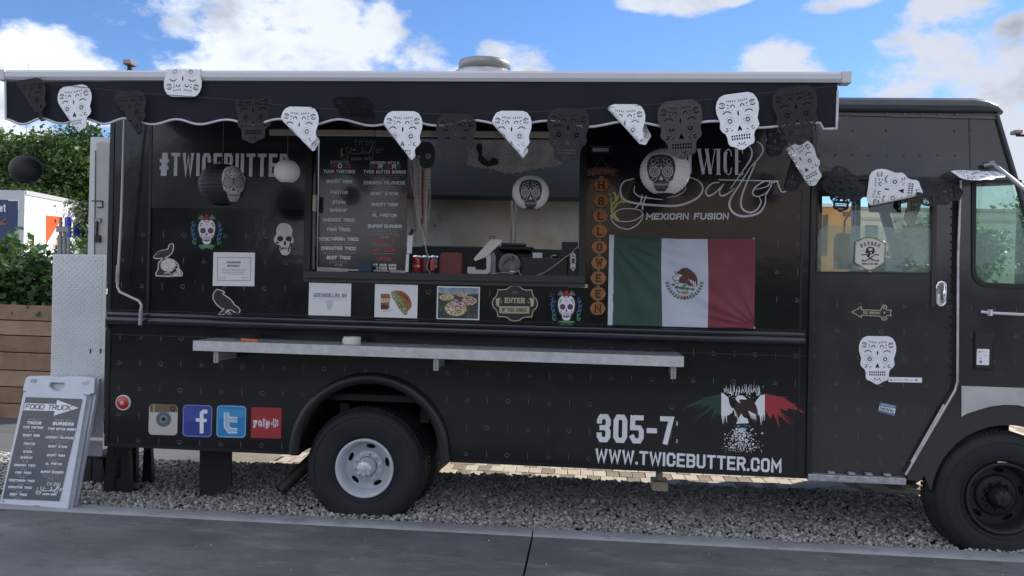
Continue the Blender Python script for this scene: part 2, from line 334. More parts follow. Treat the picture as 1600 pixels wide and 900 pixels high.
GLY = {
'A':[[(0,0),(0,5),(1,6),(3,6),(4,5),(4,0)],[(0,2.6),(4,2.6)]], 'B':[[(0,0),(0,6),(3.2,6),(4,5.2),(4,3.9),(3.3,3.1),(0,3.1)],[(3.3,3.1),(4,2.4),(4,.9),(3.2,0),(0,0)]],
'C':[[(4,4.2),(4,5.1),(3.1,6),(.9,6),(0,5.1),(0,.9),(.9,0),(3.1,0),(4,.9),(4,1.8)]], 'D':[[(0,0),(0,6),(3,6),(4,5),(4,1),(3,0),(0,0)]],
'E':[[(3.7,6),(0,6),(0,0),(3.7,0)],[(0,3.1),(3.2,3.1)]], 'F':[[(3.7,6),(0,6),(0,0)],[(0,3.1),(3.2,3.1)]],
'G':[[(4,4.4),(4,5.1),(3.1,6),(.9,6),(0,5.1),(0,.9),(.9,0),(3.1,0),(4,.9),(4,2.9),(2.3,2.9)]], 'H':[[(0,0),(0,6)],[(4,0),(4,6)],[(0,3.1),(4,3.1)]],
'I':[[(0,0),(0,6)]], 'J':[[(4,6),(4,.9),(3.1,0),(.9,0),(0,.9),(0,1.8)]], 'K':[[(0,0),(0,6)],[(4,6),(.4,3.0),(4,0)]], 'L':[[(0,6),(0,0),(3.6,0)]],
'M':[[(0,0),(0,6),(2.5,2.2),(5,6),(5,0)]], 'N':[[(0,0),(0,6),(4,0),(4,6)]], 'O':[[(.9,0),(0,.9),(0,5.1),(.9,6),(3.1,6),(4,5.1),(4,.9),(3.1,0),(.9,0)]],
'P':[[(0,0),(0,6),(3.1,6),(4,5.1),(4,3.7),(3.1,2.8),(0,2.8)]], 'Q':[[(.9,0),(0,.9),(0,5.1),(.9,6),(3.1,6),(4,5.1),(4,.9),(3.1,0),(.9,0)],[(2.6,1.4),(4.3,-.4)]],
'R':[[(0,0),(0,6),(3.1,6),(4,5.1),(4,3.9),(3.1,3),(0,3)],[(2.2,3),(4,0)]], 'S':[[(4,4.4),(4,5.1),(3.1,6),(.9,6),(0,5.1),(0,4.2),(.9,3.3),(3.1,2.8),(4,1.9),(4,.9),(3.1,0),(.9,0),(0,.9),(0,1.6)]],
'T':[[(0,6),(4,6)],[(2,6),(2,0)]], 'U':[[(0,6),(0,.9),(.9,0),(3.1,0),(4,.9),(4,6)]], 'V':[[(0,6),(2,0),(4,6)]],
'W':[[(0,6),(1.3,0),(3,5.4),(4.7,0),(6,6)]], 'X':[[(0,0),(4,6)],[(0,6),(4,0)]], 'Y':[[(0,6),(2,3),(4,6)],[(2,3),(2,0)]], 'Z':[[(0,6),(4,6),(0,0),(4,0)]],
'0':[[(.9,0),(0,.9),(0,5.1),(.9,6),(3.1,6),(4,5.1),(4,.9),(3.1,0),(.9,0)]], '1':[[(0,4.8),(1.2,6),(1.2,0)]], '2':[[(0,4.8),(.9,6),(3.1,6),(4,5.1),(4,3.8),(0,0),(4,0)]],
'3':[[(0,4.8),(0,5.1),(.9,6),(3.1,6),(4,5.1),(4,4),(3.1,3.1),(1.2,3.1)],[(3.1,3.1),(4,2.2),(4,.9),(3.1,0),(.9,0),(0,.9),(0,1.2)]], '4':[[(3,0),(3,6),(0,1.8),(4,1.8)]],
'5':[[(3.8,6),(0,6),(0,3.4),(3.1,3.4),(4,2.6),(4,.9),(3.1,0),(.9,0),(0,.9)]], '7':[[(0,6),(4,6),(1.6,0)]], '8':[[(.9,0),(0,.9),(0,2.2),(.9,3.1),(0,4),(0,5.1),(.9,6),(3.1,6),(4,5.1),(4,4),(3.1,3.1),(4,2.2),(4,.9),(3.1,0),(.9,0)],[(.9,3.1),(3.1,3.1)]],
'9':[[(4,2.8),(.9,2.8),(0,3.7),(0,5.1),(.9,6),(3.1,6),(4,5.1),(4,.9),(3.1,0),(0,0)]], '.':[[(0,0),(0,.12)]], '-':[[(0,2.8),(2.4,2.8)]],
'#':[[(1,0),(1.8,6)],[(2.8,0),(3.6,6)],[(0,4.1),(4.4,4.1)],[(0,1.9),(4.2,1.9)]], '$':[[(4,4.4),(3.1,5.4),(.9,5.4),(0,4.4),(.9,3.3),(3.1,2.8),(4,1.9),(3.1,.6),(.9,.6),(0,1.6)],[(2,-.4),(2,6.4)]], '!':[[(0,6),(0,2)],[(0,.5),(0,0)]],
'y':[[(0,4),(1.8,0)],[(3.6,4),(1.4,-1.6),(.2,-1.6)]], 'e':[[(.2,2),(3.6,2),(3.4,3.4),(2.4,4),(1.2,4),(.2,3),(.2,1),(1.2,0),(3.2,0)]], 'l':[[(0,6),(0,0)]], 'p':[[(0,-1.8),(0,4),(2.4,4),(3.3,3),(3.3,1),(2.4,0),(0,0)]],
't':[[(1,5.4),(1,1),(1.8,0),(2.6,0)],[(0,4),(2.6,4)]], 'u':[[(0,4),(0,1),(1,0),(2.4,0),(3.4,1)],[(3.4,4),(3.4,0)]], 'd':[[(3.4,6),(3.4,0),(1,0),(0,1),(0,3),(1,4),(3.4,4)]], ' ':[]}
GW = {'I':0.01,'l':.01,'!':.01,'.':.01,'M':5,'W':6,'1':1.2,'-':2.4,' ':2,'t':2.6,'E':3.7,'F':3.7,'L':3.6,'e':3.6,'#':4.4}
def arc(cx, cy, r, a0, a1, n=12, ry=None):
    ry = ry or r; return [(cx+r*math.cos(math.radians(a0+(a1-a0)*i/n)), cy+ry*math.sin(math.radians(a0+(a1-a0)*i/n))) for i in range(n+1)]
def spl(pts, n=5):
    """Catmull-Rom through pts"""
    q = [pts[0]]+list(pts)+[pts[-1]]; o = []
    for i in range(1, len(q)-2):
        a, b, c, d = q[i-1:i+3]
        for k in range(n):
            t = k/n
            o.append(tuple(.5*(2*b[j]+(c[j]-a[j])*t+(2*a[j]-5*b[j]+4*c[j]-d[j])*t*t+(-a[j]+3*b[j]-3*c[j]+d[j])*t**3) for j in (0, 1)))
    o.append(tuple(pts[-1])); return o
# ================================================================== THE FOOD TRUCK
X0 = P(165, 450).x; X1 = P(1268, 475).x; ZB = .365; ZR = 2.85; YF = 2.12
truck = thing('food_truck', 'black wrapped food truck with an open serving window, awning and steel shelf', 'food truck', ((X0+X1)/2, YF/2, 0))
def by(x): return 697+(x-162)*.0464
# --- near side of the kitchen box: one wall with the window opening and the wheel arch cut out
def f(b):
    arch = [(467, by(467))]+arc(577, 707, 110, 180, 360, 24)+[(687, by(687))]
    outer = [(174.5, 126), (162.5, by(162))]+arch+[(1262, by(1262)), (1275.5, 128)]
    hole = [(494, 214), (906, 218), (904, 431), (491, 424)]
    b.plate(outer, [hole], 0, .05, PAINT)
part('side_wall', truck, f)
def f(b):   # corner post at the back and the seam strips
    b.plate([(173.5,128),(164,by(164)-3),(169,by(169)-3),(180,128)], [], -.006, .006, TRIMB)
part('corner_trim', truck, f)
part('body_seam', truck, lambda b: b.plate([(234,190),(228,500),(232,500),(238,190)], [], -.012, .012, TRIMB))
part('body_seam', truck, lambda b: b.plate([(1255,200),(1244,738),(1247,738),(1258,200)], [], -.004, .004, TRIMB))
part('body_seam', truck, lambda b: b.plate([(1270,203),(1260,744),(1268,744),(1278,203)], [], -.02, .02, TRIMB))
part('closed_hatch', truck, lambda b: b.plate([(239,150),(236,325),(480,327),(486,150)], [], -.007, .007, mat('hatch_wrap', (.018,.017,.018), .22, coat=.3, coatr=.05, bump=.2, bs=1.6, bdist=.02)))
def f(b):
    for (a, c, d, e) in (((478,190),(474,420),(484,421),(489,190)), ((907,218),(904,447),(914,447),(918,218))): b.plate([a,c,d,e], [], -.018, .018, TRIMB)
    b.plate([(474,424),(474,434),(914,442),(914,431)], [], -.05, .05, mat('sill_black', (.03,.03,.033), .4))
    b.plate([(474,434),(474,440),(914,449),(914,442)], [], -.02, .02, mat('sill_grey', (.055,.055,.06), .35, metal=.4))
part('window_frame', truck, f)
part('window_latch', truck, lambda b: b.box(tuple(P(488,330,-.05)), tuple(P(496,305,-.02)), CREAM, .002))
def f(b):
    for i in range(46):
        p = P(491-.02*i, 336+i*1.85, -.02); b.box((p.x-.006,-.022,p.z-.0025), (p.x+.006,-.017,p.z+.0025), MIDG)
part('window_track', truck, f)
# open hatch flap held up under the awning
za = P(640, 213, -.55).z
def f(b):
    xa, xb = P(424,210,-.55).x, P(857,214,-.55).x
    b.add([(xa,-.55,za),(xb,-.55,za),(xb,0,2.56),(xa,0,2.56),(xa,-.55,za+.03),(xb,-.55,za+.03),(xb,0,2.59),(xa,0,2.59)], [(0,3,2,1),(4,5,6,7),(0,1,5,4),(1,2,6,5),(2,3,7,6),(3,0,4,7)], mat('hatch_under', (.02,.02,.022), .5))
part('hatch_flap', truck, f)
part('hatch_edge', truck, lambda b: (b.box((P(422,210,-.56).x,-.575,za-.004), (P(586,210,-.56).x,-.552,za+.031), mat('tan_alu', (.42,.37,.32), .5, metal=.2, var=.2, vs=5), .003),
                                     b.box((P(587,210,-.56).x,-.575,za-.004), (P(858,210,-.56).x,-.552,za+.031), MT['tan_alu'], .003)))
ROOFM = bpy.data.materials.new('translucent_roof'); ROOFM.use_nodes = True; nt = ROOFM.node_tree; tl = nt.nodes.new('ShaderNodeBsdfTranslucent'); tl.inputs[0].default_value = (.70,.84,1,1); mx = nt.nodes.new('ShaderNodeMixShader'); mx.inputs[0].default_value = .6  # roof skin made translucent and tinted to let daylight into the kitchen
nt.nodes['Principled BSDF'].inputs['Base Color'].default_value = (.6,.6,.6,1); nt.links.new(nt.nodes['Principled BSDF'].outputs[0], mx.inputs[1]); nt.links.new(tl.outputs[0], mx.inputs[2]); nt.links.new(mx.outputs[0], nt.nodes['Material Output'].inputs[0])
# far side, ends, floor, roof
part('far_wall', truck, lambda b: (b.box((X0,YF-.05,.78), (X1,YF,ZR-.003), PAINT)))
part('rear_wall', truck, lambda b: (b.box((X0,.051,.50), (X0+.05,YF-.051,ZR-.05), PAINT)))
part('kitchen_floor', truck, lambda b: b.box((X0+.051,.052,.74), (X1,YF-.052,.78), UNDER))
part('roof', truck, lambda b: b.add([(X0-.02,.0,ZR),(X1+.02,.0,ZR),(X1+.02,YF+.02,ZR),(X0-.02,YF+.02,ZR)], [(0,1,2,3)], ROOFM))
LIN = mat('bounce_white', (.70,.70,.68), .5, var=.05)  # pale inner panels added to bounce light around the kitchen
part('wall_bounce_lining', truck, lambda b: b.plate([(182,150),(176,470),(1262,500),(1268,150)], [[(490,208),(911,212),(909,436),(487,430)]], .056, .004, LIN))
part('far_bounce_lining', truck, lambda b: b.box((X0+.06,YF-.065,.80), (X1-.07,YF-.052,ZR-.07), LIN))
part('floor_sun_stop', truck, lambda b: b.box((X1-.06,.06,.48), (X1+.03,YF-.06,.785), UNDER))  # added panel, blocks sun leaking between the two floors
part('divider_wall', truck, lambda b: (b.box((X1-.06,.052,.79), (X1-.02,.55,ZR-.06), UNDER), b.box((X1-.06,1.35,.79), (X1-.02,YF-.052,ZR-.06), UNDER)))
def f(b):
    for y in (.62, 1.42): b.box((X0+.2,y,.46), (2.9,y+.08,.66), UNDER)
    for x in np.arange(X0+.5, 2.6, .55): b.box((x,.12,.60), (x+.06,YF-.1,.71), UNDER)
    c = P(572,733); b.tube([(c.x,.2,c.z),(c.x,YF-.2,c.z)], .07, UNDER, 10); c = P(1568,779); b.tube([(c.x,.3,c.z),(c.x,YF-.3,c.z)], .05, UNDER, 10)
    b.lathe([(.01,-.16),(.14,-.12),(.18,0),(.14,.12),(.01,.16)], UNDER, (P(572,733).x, 1.06, .40), n=16)
part('chassis', truck, f)
# roof exhaust fan
def f(b):
    c = P(757, 105, .75); z = ZR
    b.lathe([(.27,0),(.27,.10),(.265,.19),(.22,.235),(.18,.245)], STEEL, (c.x,.75,z+.0), n=40)
    b.lathe([(.175,.245),(.190,.25),(.193,.30),(.185,.318),(.12,.33),(.001,.332)], mat('fan_grey', (.25,.25,.26), .4, metal=.6, var=.2), (c.x,.75,z), n=40)
part('roof_fan', truck, f)
# --- rub rail, wheel flare, rivets
def f(b):
    z = P(700, 513).z; xa, xb = P(172,503).x, P(1255,536).x
    for dz, r in ((.026,.020), (-.012,.030)):
        b.tube([(xa,-.02,z+dz),(xb,-.02,z+dz)], r, mat('rail_black', (.012,.014,.024), .25, coat=.4), 14)
part('rub_rail', truck, f)
part('rail_cap', truck, lambda b: b.lathe([(.031,0),(.028,.02),(.015,.03),(.001,.032)], TRIMB, (0,0,0), n=4) if False else b.box((P(168,500).x,-.03,P(168,511).z), (P(173,500).x,-.001,P(168,497).z), TRIMB, .004))
def f(b):
    pts = [P(459,by(459)-1,-.012)]+[P(x,y,-.012) for x, y in arc(577,708,117,183,358,34)]+[P(696,by(696)-1,-.012)]
    b.tube(pts, .038, mat('fender_rubber', (.014,.015,.017), .42, var=.3), 12)
part('wheel_arch', truck, f)
def f(b):
    for p in ((578, 707),):
        pts = arc(p[0], p[1], 112, 180, 360, 24)
        pts = [(465, by(465))]+pts+[(689, by(689))]
        v = [P(x, y, .05) for x, y in pts]; w = [Vector((q.x, 1.0, q.z)) for q in v]; n = len(v)
        b.add(v+w, [(i, i+1, n+i+1, n+i) for i in range(n-1)], UNDER); b.add(w, [tuple(range(n))], UNDER)
part('wheel_well', truck, f)
def f(b):
    def dotp(x, y, Y=0, r=.0042):
        p = P(x, y, Y); b.add([(p.x+r*math.cos(a), Y-.001, p.z+r*math.sin(a)) for a in (0,1.05,2.09,3.14,4.19,5.24)]+[(p.x, Y-.0035, p.z)], [(6,i,(i+1)%6) for i in range(6)], MT['rivet'] if 'rivet' in MT else mat('rivet', (.006,.006,.007), .5))
    for y in np.arange(210, 742, 17.5):
        t = (y-203)/541; dotp(1252-10*t, y); 
        if not (495 < y < 545): dotp(1282-12*t, y, .0); 
    for x in np.arange(180, 1250, 24.5):
        s = (x-172)*.0295; dotp(x, 494+s); 
        if not (300 < x < 1070): dotp(x+9, 528+s*1.08)
        if not (450 < x < 705) and x < 1245: dotp(x+random.uniform(-4,4), 617+s*1.2+random.choice((-6,0,3)))
    for x in np.arange(1070, 1245, 24): dotp(x, 552+ (x-1070)*.03)
    for x, y in ((1045,327),(1045,338),(1043,349),(1047,353),(410,462),(425,480),(450,480),(430,470),(395,455),(305,440),(318,448),(560,500)): dotp(x, y, 0, .007)
    for y in range(205, 490, 26): dotp(229, y, -.013)
    for r in range(8): dotp(410+9*math.cos(r*.8), 482+9*math.sin(r*.8), 0, .003)
part('rivets', truck, f, kind='stuff')
# body seams: the horizontal lap joints under the rail
def f(b):
    b.plate([(166,521),(166,523),(1258,558),(1258,556)], [], -.004, .004, TRIMB)
    b.plate([(169,483),(169,484.5),(1258,517),(1258,515.5)], [], -.003, .003, TRIMB)
    b.plate([(163,by(163)-5),(163,by(163)),(458,by(458)),(458,by(458)-5)], [], -.004, .004, TRIMB)
    b.plate([(698,by(698)-5),(698,by(698)),(1260,by(1260)),(1260,by(1260)-5)], [], -.004, .004, TRIMB)
part('lap_seams', truck, f)
# --- serving shelf
shx0, shx1 = P(302,538,-.33).x, P(1068,564,-.33).x; shz = P(600,545,-.33).z
shelf = part('serving_shelf', truck, lambda b: (b.box((shx0,-.328,shz), (shx1,-.02,shz+.012), ALU), b.box((shx0-.001,-.332,shz-.050), (shx1+.001,-.329,shz+.0125), mat('shelf_edge', (.55,.56,.58), .45, metal=.3, var=.15, vs=20), 0),
    b.box((shx0,-.12,shz+.0125), (shx1,-.112,shz+.016), mat('shelf_joint', (.10,.12,.16), .5)), b.box((shx0-.003,-.328,shz-.04), (shx0-.001,-.02,shz+.012), ALU), b.box((shx1+.001,-.328,shz-.04), (shx1+.003,-.02,shz+.012), ALU)))
for px, py in ((339,550),(682,562),(1052,578)):
    x = P(px, py, -.30).x
    def f(b):
        b.box((x-.016,-.315,shz-.125), (x+.016,-.308,shz-.051), GREYM, .002); b.box((x-.004,-.307,shz-.115), (x+.004,-.02,shz-.001), GREYM)
        for dz in (-.075,-.095,-.11): b.box((x-.003,-.317,shz+dz-.003), (x+.003,-.3155,shz+dz+.003), INK)
    part('shelf_bracket', shelf, f)
# --- wheels
def wheel(name, c, y0, R, rimR, rim_m, dark=False, back=1, label=None):
    w = part(name, truck, lambda b: b.lathe([(rimR+.002,.05),(rimR+.012,.008),(rimR+.05,.0),(R*.80,-.012),(R*.90,-.004),(R*.955,.018),(R*.985,.040),(R-.004,.058),(R,.065),(R,.095),(R-.012,.098),(R-.012,.104),(R,.107),(R,.150),(R-.012,.153),(R-.012,.159),(R,.162),(R-.01,.21),(R*.9,.255),(rimR+.02,.25)], RUBBER, (c.x,y0,c.z), 'y', 64), label=label)
    def tread(b):
        for k in range(84):
            a = 2*math.pi*k/84
            for (ya, yb) in ((.040,.094),(.163,.215)):
                r0, r1 = R-.006, R+.0025; da = .026
                v = []
                for (rr, yy) in ((r0,ya),(r1,ya+.008),(r1,yb),(r0,yb)):
                    for s_ in (-da, da): v.append((c.x+rr*math.cos(a+s_), y0+yy, c.z+rr*math.sin(a+s_)))
                b.add(v, [(0,1,3,2),(2,3,5,4),(4,5,7,6),(0,2,4,6),(1,7,5,3)], RUBBER)
    part('tread_blocks', w, tread, kind='stuff')
    def side(b):
        for rr in (R*.86, R*.70, rimR+.03): b.lathe([(rr-.003,-.010 if rr>.3 else -.002),(rr,-.0135 if rr>.3 else -.006),(rr+.003,-.010 if rr>.3 else -.002)], RUBBER, (c.x,y0-.0005,c.z), 'y', 64)
    part('sidewall_ribs', w, side)
    def rim(b):
        b.lathe([(rimR+.004,.03),(rimR+.006,.0),(rimR-.002,-.006),(rimR-.012,.0),(rimR-.022,.03),(rimR-.030,.09),(rimR-.034,.105)], rim_m, (c.x,y0,c.z), 'y', 56)
        rr = rimR-.034; circ = [(rr*math.cos(2*math.pi*i/56), rr*math.sin(2*math.pi*i/56)) for i in range(56)]
        holes = []
        for k in range(5):
            a = math.radians(84+72*k); h = []
            for i in range(14):
                g = 2*math.pi*i/14; u, v = .032*math.cos(g), .015*math.sin(g); q = rr-.026+v
                h.append((q*math.cos(a)-u*math.sin(a), q*math.sin(a)+u*math.cos(a)))
            holes.append(h)
        b.plate(circ, holes, y0+.105, .008, rim_m, mp=lambda p, k: Vector((c.x+p[0], k, c.z+p[1])))
        b.lathe([(rr*.72,.104),(rr*.68,.088),(rr*.60,.082),(rr*.42,.082)], rim_m, (c.x,y0,c.z), 'y', 40)
    part('rim', w, rim)
    part('brake_drum', w, lambda b: b.lathe([(rimR-.02,.20),(rimR-.03,.125),(.001,.125)], UNDER, (c.x,y0,c.z), 'y', 24))
    hub_m = mat('hub_silver', (.62,.64,.66), .35, metal=.4, var=.15) if not dark else rim_m
    def hub(b):
        b.lathe([(.062,.083),(.060,.03),(.050,.012),(.048,.0),(.040,-.006),(.012,-.008),(.001,-.008)], hub_m, (c.x,y0,c.z), 'y', 32)
        for k in range(8):
            a = 2*math.pi*k/8; b.lathe([(.006,.004),(.006,-.010),(.001,-.012)], hub_m, (c.x+.043*math.cos(a), y0, c.z+.043*math.sin(a)), 'y', 6, smooth=False)
        b.box((c.x-.004,y0-.016,c.z-.018), (c.x+.004,y0-.008,c.z+.018), hub_m, .002); b.lathe([(.012,-.007),(.012,-.013),(.001,-.014)], hub_m, (c.x,y0,c.z), 'y', 12)
    part('hub_cap', w, hub)
    for k in range(10):
        a = 2*math.pi*(k+.3)/10; 
        def nut(b): b.lathe([(.013,.083),(.013,.078),(.009,.077),(.009,.055),(.006,.050),(.001,.050)], hub_m, (c.x+.083*math.cos(a), y0, c.z+.083*math.sin(a)), 'y', 6, smooth=False)
        part('lug_nut', w, nut)
    return w
cR = P(567, 733); cF = P(1567, 779)
rimw = mat('rim_white', (.52,.55,.60), .4, var=.14, vs=8, bump=.1, bs=40)
wheel('rear_wheel', Vector((P(568,733).x,0,cR.z)), .015, .395, .19, rimw)
def f(b):
    for y0 in (.335,): b.lathe([(.2,.05),(.25,.0),(.36,.0),(.385,.03),(.395,.06),(.395,.2),(.36,.25),(.2,.2)], RUBBER, (P(574,733).x,y0,cR.z), 'y', 56); b.lathe([(.22,.04),(.001,.05)], UNDER, (P(574,733).x,y0,cR.z), 'y', 24)
part('inner_rear_tyre', truck, f)
def f(b):
    for y0 in (YF-.62, YF-.29): b.lathe([(.02,.02),(.2,.03),(.25,.0),(.36,.0),(.395,.06),(.395,.2),(.36,.25),(.2,.22),(.02,.22)], RUBBER, (P(574,733).x,y0,cR.z), 'y', 40)
    b.lathe([(.02,.02),(.2,.03),(.25,.0),(.36,.0),(.395,.06),(.395,.2),(.36,.25),(.2,.22),(.02,.22)], RUBBER, (cF.x,YF-.32,cF.z), 'y', 40)
part('far_tyres', truck, f)
wheel('front_wheel', Vector((cF.x,0,cF.z)), -.01, .405, .215, mat('rim_black', (.012,.013,.015), .6), dark=True)
# mud flap, exhaust, lamp, steps
def f(b): b.plate([(312,704),(362,706),(361,757),(318,783),(312,778)], [], .35, .012, mat('flap_rubber', (.012,.012,.014), .6))
part('mud_flap', truck, f)
def f(b):
    a, e = P(441,763,.30), P(490,715,.45); d = (e-a).normalized()
    b.tube([a-d*.02, a, a+d*.25, e+d*.3], .043, mat('pipe_steel', (.06,.055,.05), .6, metal=.6, var=.4), 20, cap=False); b.tube([a-d*.018, a+d*.3], .037, UNDER, 20, cap=False)
    b.add([a+d*.08+Vector((.04*math.cos(t),0,.04*math.sin(t))) for t in (0,1.57,3.14,4.71)], [(0,1,2,3)], UNDER)
part('exhaust_pipe', truck, f)
c = P(193.5, 629)
lamp = part('marker_lamp', truck, lambda b: b.lathe([(.052,.0),(.052,-.012),(.046,-.016),(.044,-.012)], WHITEM, (c.x,0,c.z), 'y', 28))
part('lamp_lens', lamp, lambda b: (b.lathe([(.044,-.010),(.036,-.018),(.015,-.022)], mat('red_lens', (.50,.02,.02), .25, coat=.5), (c.x,0,c.z), 'y', 28), b.lathe([(.015,-.021),(.010,-.026),(.001,-.027)], CREAM, (c.x,0,c.z), 'y', 16)))
part('levelling_jack', truck, lambda b: (b.tube([P(1030,738,.5), P(1030,757,.5)], .025, CREAM, 10), b.box(tuple(P(1016,758,.58)), tuple(P(1044,754,.42)), CREAM)))
part('cable_loop', truck, lambda b: b.tube([P(200+i*3.2, 700+8*math.sin(math.pi*i/10), .15) for i in range(11)], .004, INK, 6))
# --- tail section: tread plate, posts and the open rear door
dpx = [(82,397),(167,398),(161,713),(126,710),(126,686),(77,682)]
def f(b):
    b.plate([(83,397),(167,398),(161,684),(77,681)], [], .10, .006, mat('tread_plate', (.74,.75,.78), .28, metal=.42, var=.06, vs=3))
    b.plate([(126,688),(160,689),(159,713),(125,711)], [], .13, .006, MT['tread_plate'])
tp = part('tread_plate', truck, f)
def f(b):
    m = MT['tread_plate']; a0, a1 = P(84,400,.10), P(160,680,.10); st = .0305; i = 0; x = a0.x+.012
    while x < P(163,500,.10).x-.012:
        z = a1.z+.012; j = 0
        while z < a0.z:
            s_ = 1 if (i+j) % 2 else -1; u = Vector((s_*.011, 0, .011)); v = Vector((-s_*.0032, 0, .0032)); c_ = Vector((x, .10, z)); top = Vector((0,-.0026,0))
            b.add([c_+u, c_+v, c_-u, c_-v, c_+u*.6+top, c_+v*.5+top, c_-u*.6+top, c_-v*.5+top], [(4,5,6,7) if s_ < 0 else (7,6,5,4)]+[((i2+1)%4, i2, 4+i2, 4+(i2+1)%4) if s_ < 0 else (i2, (i2+1)%4, 4+(i2+1)%4, 4+i2) for i2 in range(4)], m)
            z += st*.62; j += 1
        x += st*.62; i += 1
part('tread_pattern', tp, f, kind='stuff')
part('plate_bolts', tp, lambda b: [b.box(tuple(P(x-1.2,552,.094)), tuple(P(x+1.2,545,.099)), INK) for x in (141,157)])
rd = part('open_rear_door', truck, lambda b: (b.box((P(139,300,.16).x,.16,P(139,430,.16).z), (P(172,300,.16).x,.20,P(139,214,.16).z), WHITEM, .004)))
part('door_panel', rd, lambda b: (b.box((P(149,300,.158).x,.150,P(139,430,.158).z), (P(171,300,.158).x,.159,P(139,222,.158).z), mat('door_inner', (.50,.50,.50), .45, var=.05), .004)))
def f(b):
    b.tube([P(143,314,.145),P(160,314,.145),P(160,324,.145),P(152,324,.145)], .004, DARK, 6)
    b.box(tuple(P(148,347,.148)), tuple(P(157,341,.138)), GREYM, .002); b.tube([P(152,345,.14),P(151,372,.14)], .006, DARK, 8); b.tube([P(149,235,.146),P(147,430,.146)], .003, MIDG, 6); b.box(tuple(P(149,378,.148)), tuple(P(156,368,.134)), INK, .002)
part('door_latch', rd, f)
def f(b):
    for x, y0, r in ((94.5,340,.011),(101,354,.012),(107.5,373,.011),(92.0,368,.010)):
        b.tube([P(x,y0,.14), P(x,398,.14)], r, GREYM, 10)
    b.box(tuple(P(91,362,.13)), tuple(P(107,354,.11)), GREYM, .003)
part('rail_posts', truck, f)
part('rear_bumper', truck, lambda b: b.box((P(126,690,.3).x,.2,.42), (X0,YF-.1,.52), DARK, .01))
# ================================================================== CAB
ZC = 2.765
slope = lambda x, y: y+(x-1275)*.030
def f(b):
    # upper band above the door
    b.plate([(1276,152),(1274,272),(1497,278),(1499,290),(1512,291),(1587,288),(1574,240),(1556,177),(1548,160)], [], 0, .05, CABP)
part('cab_upper_panel', truck, f)
def f(b):
    # behind the door: quarter panel with its window and the front wheel cut out
    qw = [(1521,282)]+[(1520,420)]+[(1523,434),(1530,442),(1541,445.5)]+[(1627,449),(1633,442),(1632,430),(1592,284)]
    wa = arc(1572,782,118,187,360,20)
    outer = [(1499,279),(1496,598),(1417,741),(1419,750),(1438,752),(1444,742)]+wa+[(1700,806),(1860,813),(1870,520),(1700,500),(1668,485),(1602,288)]
    b.plate(outer[:1]+outer[1:], [qw], .002, .05, CABP)
part('cab_side', truck, f)
def f(b):
    pr = []
    q = [(1523,280),(1519,285),(1519,422),(1522,436),(1530,444.5),(1541,448),(1628,452),(1637,445),(1636,432),(1596,281)]
    h = [(1526,285),(1524.5,420),(1527,431),(1533,438),(1542,441.5),(1626,445),(1629,440),(1628,430),(1590,286)]
    b.plate(q, [h], -.008, .02, mat('rubber_seal', (.010,.010,.012), .5))
part('quarter_window_frame', truck, f)
GL = glass_mat('cab_glass', (.80,.93,.88), 0)
part('quarter_window_pane', truck, lambda b: b.plate([(1524,283),(1522,425),(1540,444),(1630,447),(1630,432),(1591,284)], [], .018, .004, glass_mat('aqua_glass', (.88,.97,.93), .09, haze=(.62,.82,.74))))
# bullnose roof edge
def f(b):
    z0, z1 = P(1400,175,-.02).z, P(1400,150,-.02).z; xa = X1+.02; xb = P(1555,165).x
    sec = [(-.005,z0),(-.045,z0+.008),(-.058,z0+.035),(-.050,z0+.065),(-.02,z0+.088),(.06,z1+.0)]
    n = len(sec); xs = [xa, P(1520,160).x, P(1540,160).x, P(1556,160).x, P(1567,160).x]; dr = [0,0,.012,.04,.085]; inn = [0,0,.005,.02,.05]
    v = []
    for x, d, e in zip(xs, dr, inn):
        for i, (y, z) in enumerate(sec): v.append((x, y+e, max(z0-.012, z-d*(i/(n-1))**1.2)))
    fs = [(k*n+i, (k+1)*n+i, (k+1)*n+i+1, k*n+i+1) for k in range(len(xs)-1) for i in range(n-1)]
    b.add(v, [f_ for f_ in fs], mat('cab_roof_edge', (.035,.04,.05), .30, coat=.5, var=.2), True)
    b.add([(x_, .06, v[k*n+n-1][2]) for k, x_ in enumerate(xs)]+[(x_, YF-.0, v[k*n+n-1][2]) for k, x_ in enumerate(xs)], [(k, k+1, k+6, k+5) for k in range(4)], MT['cab_roof_edge'])
    e = v[4*n:5*n]; b.add(e+[(p[0],YF-.05,p[2]) for p in e], [(i, i+1, n+i+1, n+i) for i in range(n-1)], MT['cab_roof_edge'])
part('cab_roof', truck, f)
def f(b):
    b.plate([(1311,177),(1311,180),(1556,186),(1555,182)], [], -.012, .012, mat('gutter_tan', (.12,.10,.09), .5))
    for x in np.arange(1332, 1500, 27): 
        p = P(x, 179, -.014); b.box((p.x-.004,-.018,p.z-.006), (p.x+.004,-.012,p.z+.006), CREAM if False else MIDG)
part('roof_gutter', truck, f)
def f(b):
    for x, y in ((1332,205),(1384,204),(1491,205),(1305,242),(1331,242),(1357,243),(1385,243),(1412,243),(1437,243),(1465,243),(1492,243),(1516,204),(1280,242)):
        p = P(x, y); r = .006; b.add([(p.x+r*math.cos(a), -.001, p.z+r*math.sin(a)) for a in (0,1.05,2.09,3.14,4.19,5.24)]+[(p.x,-.005,p.z)], [(6,i,(i+1)%6) for i in range(6)], MT['rivet'])
    b.plate([(1513,184),(1516,288),(1518,288),(1515,184)], [], -.002, .002, TRIMB)
part('cab_rivets', truck, f, kind='stuff')
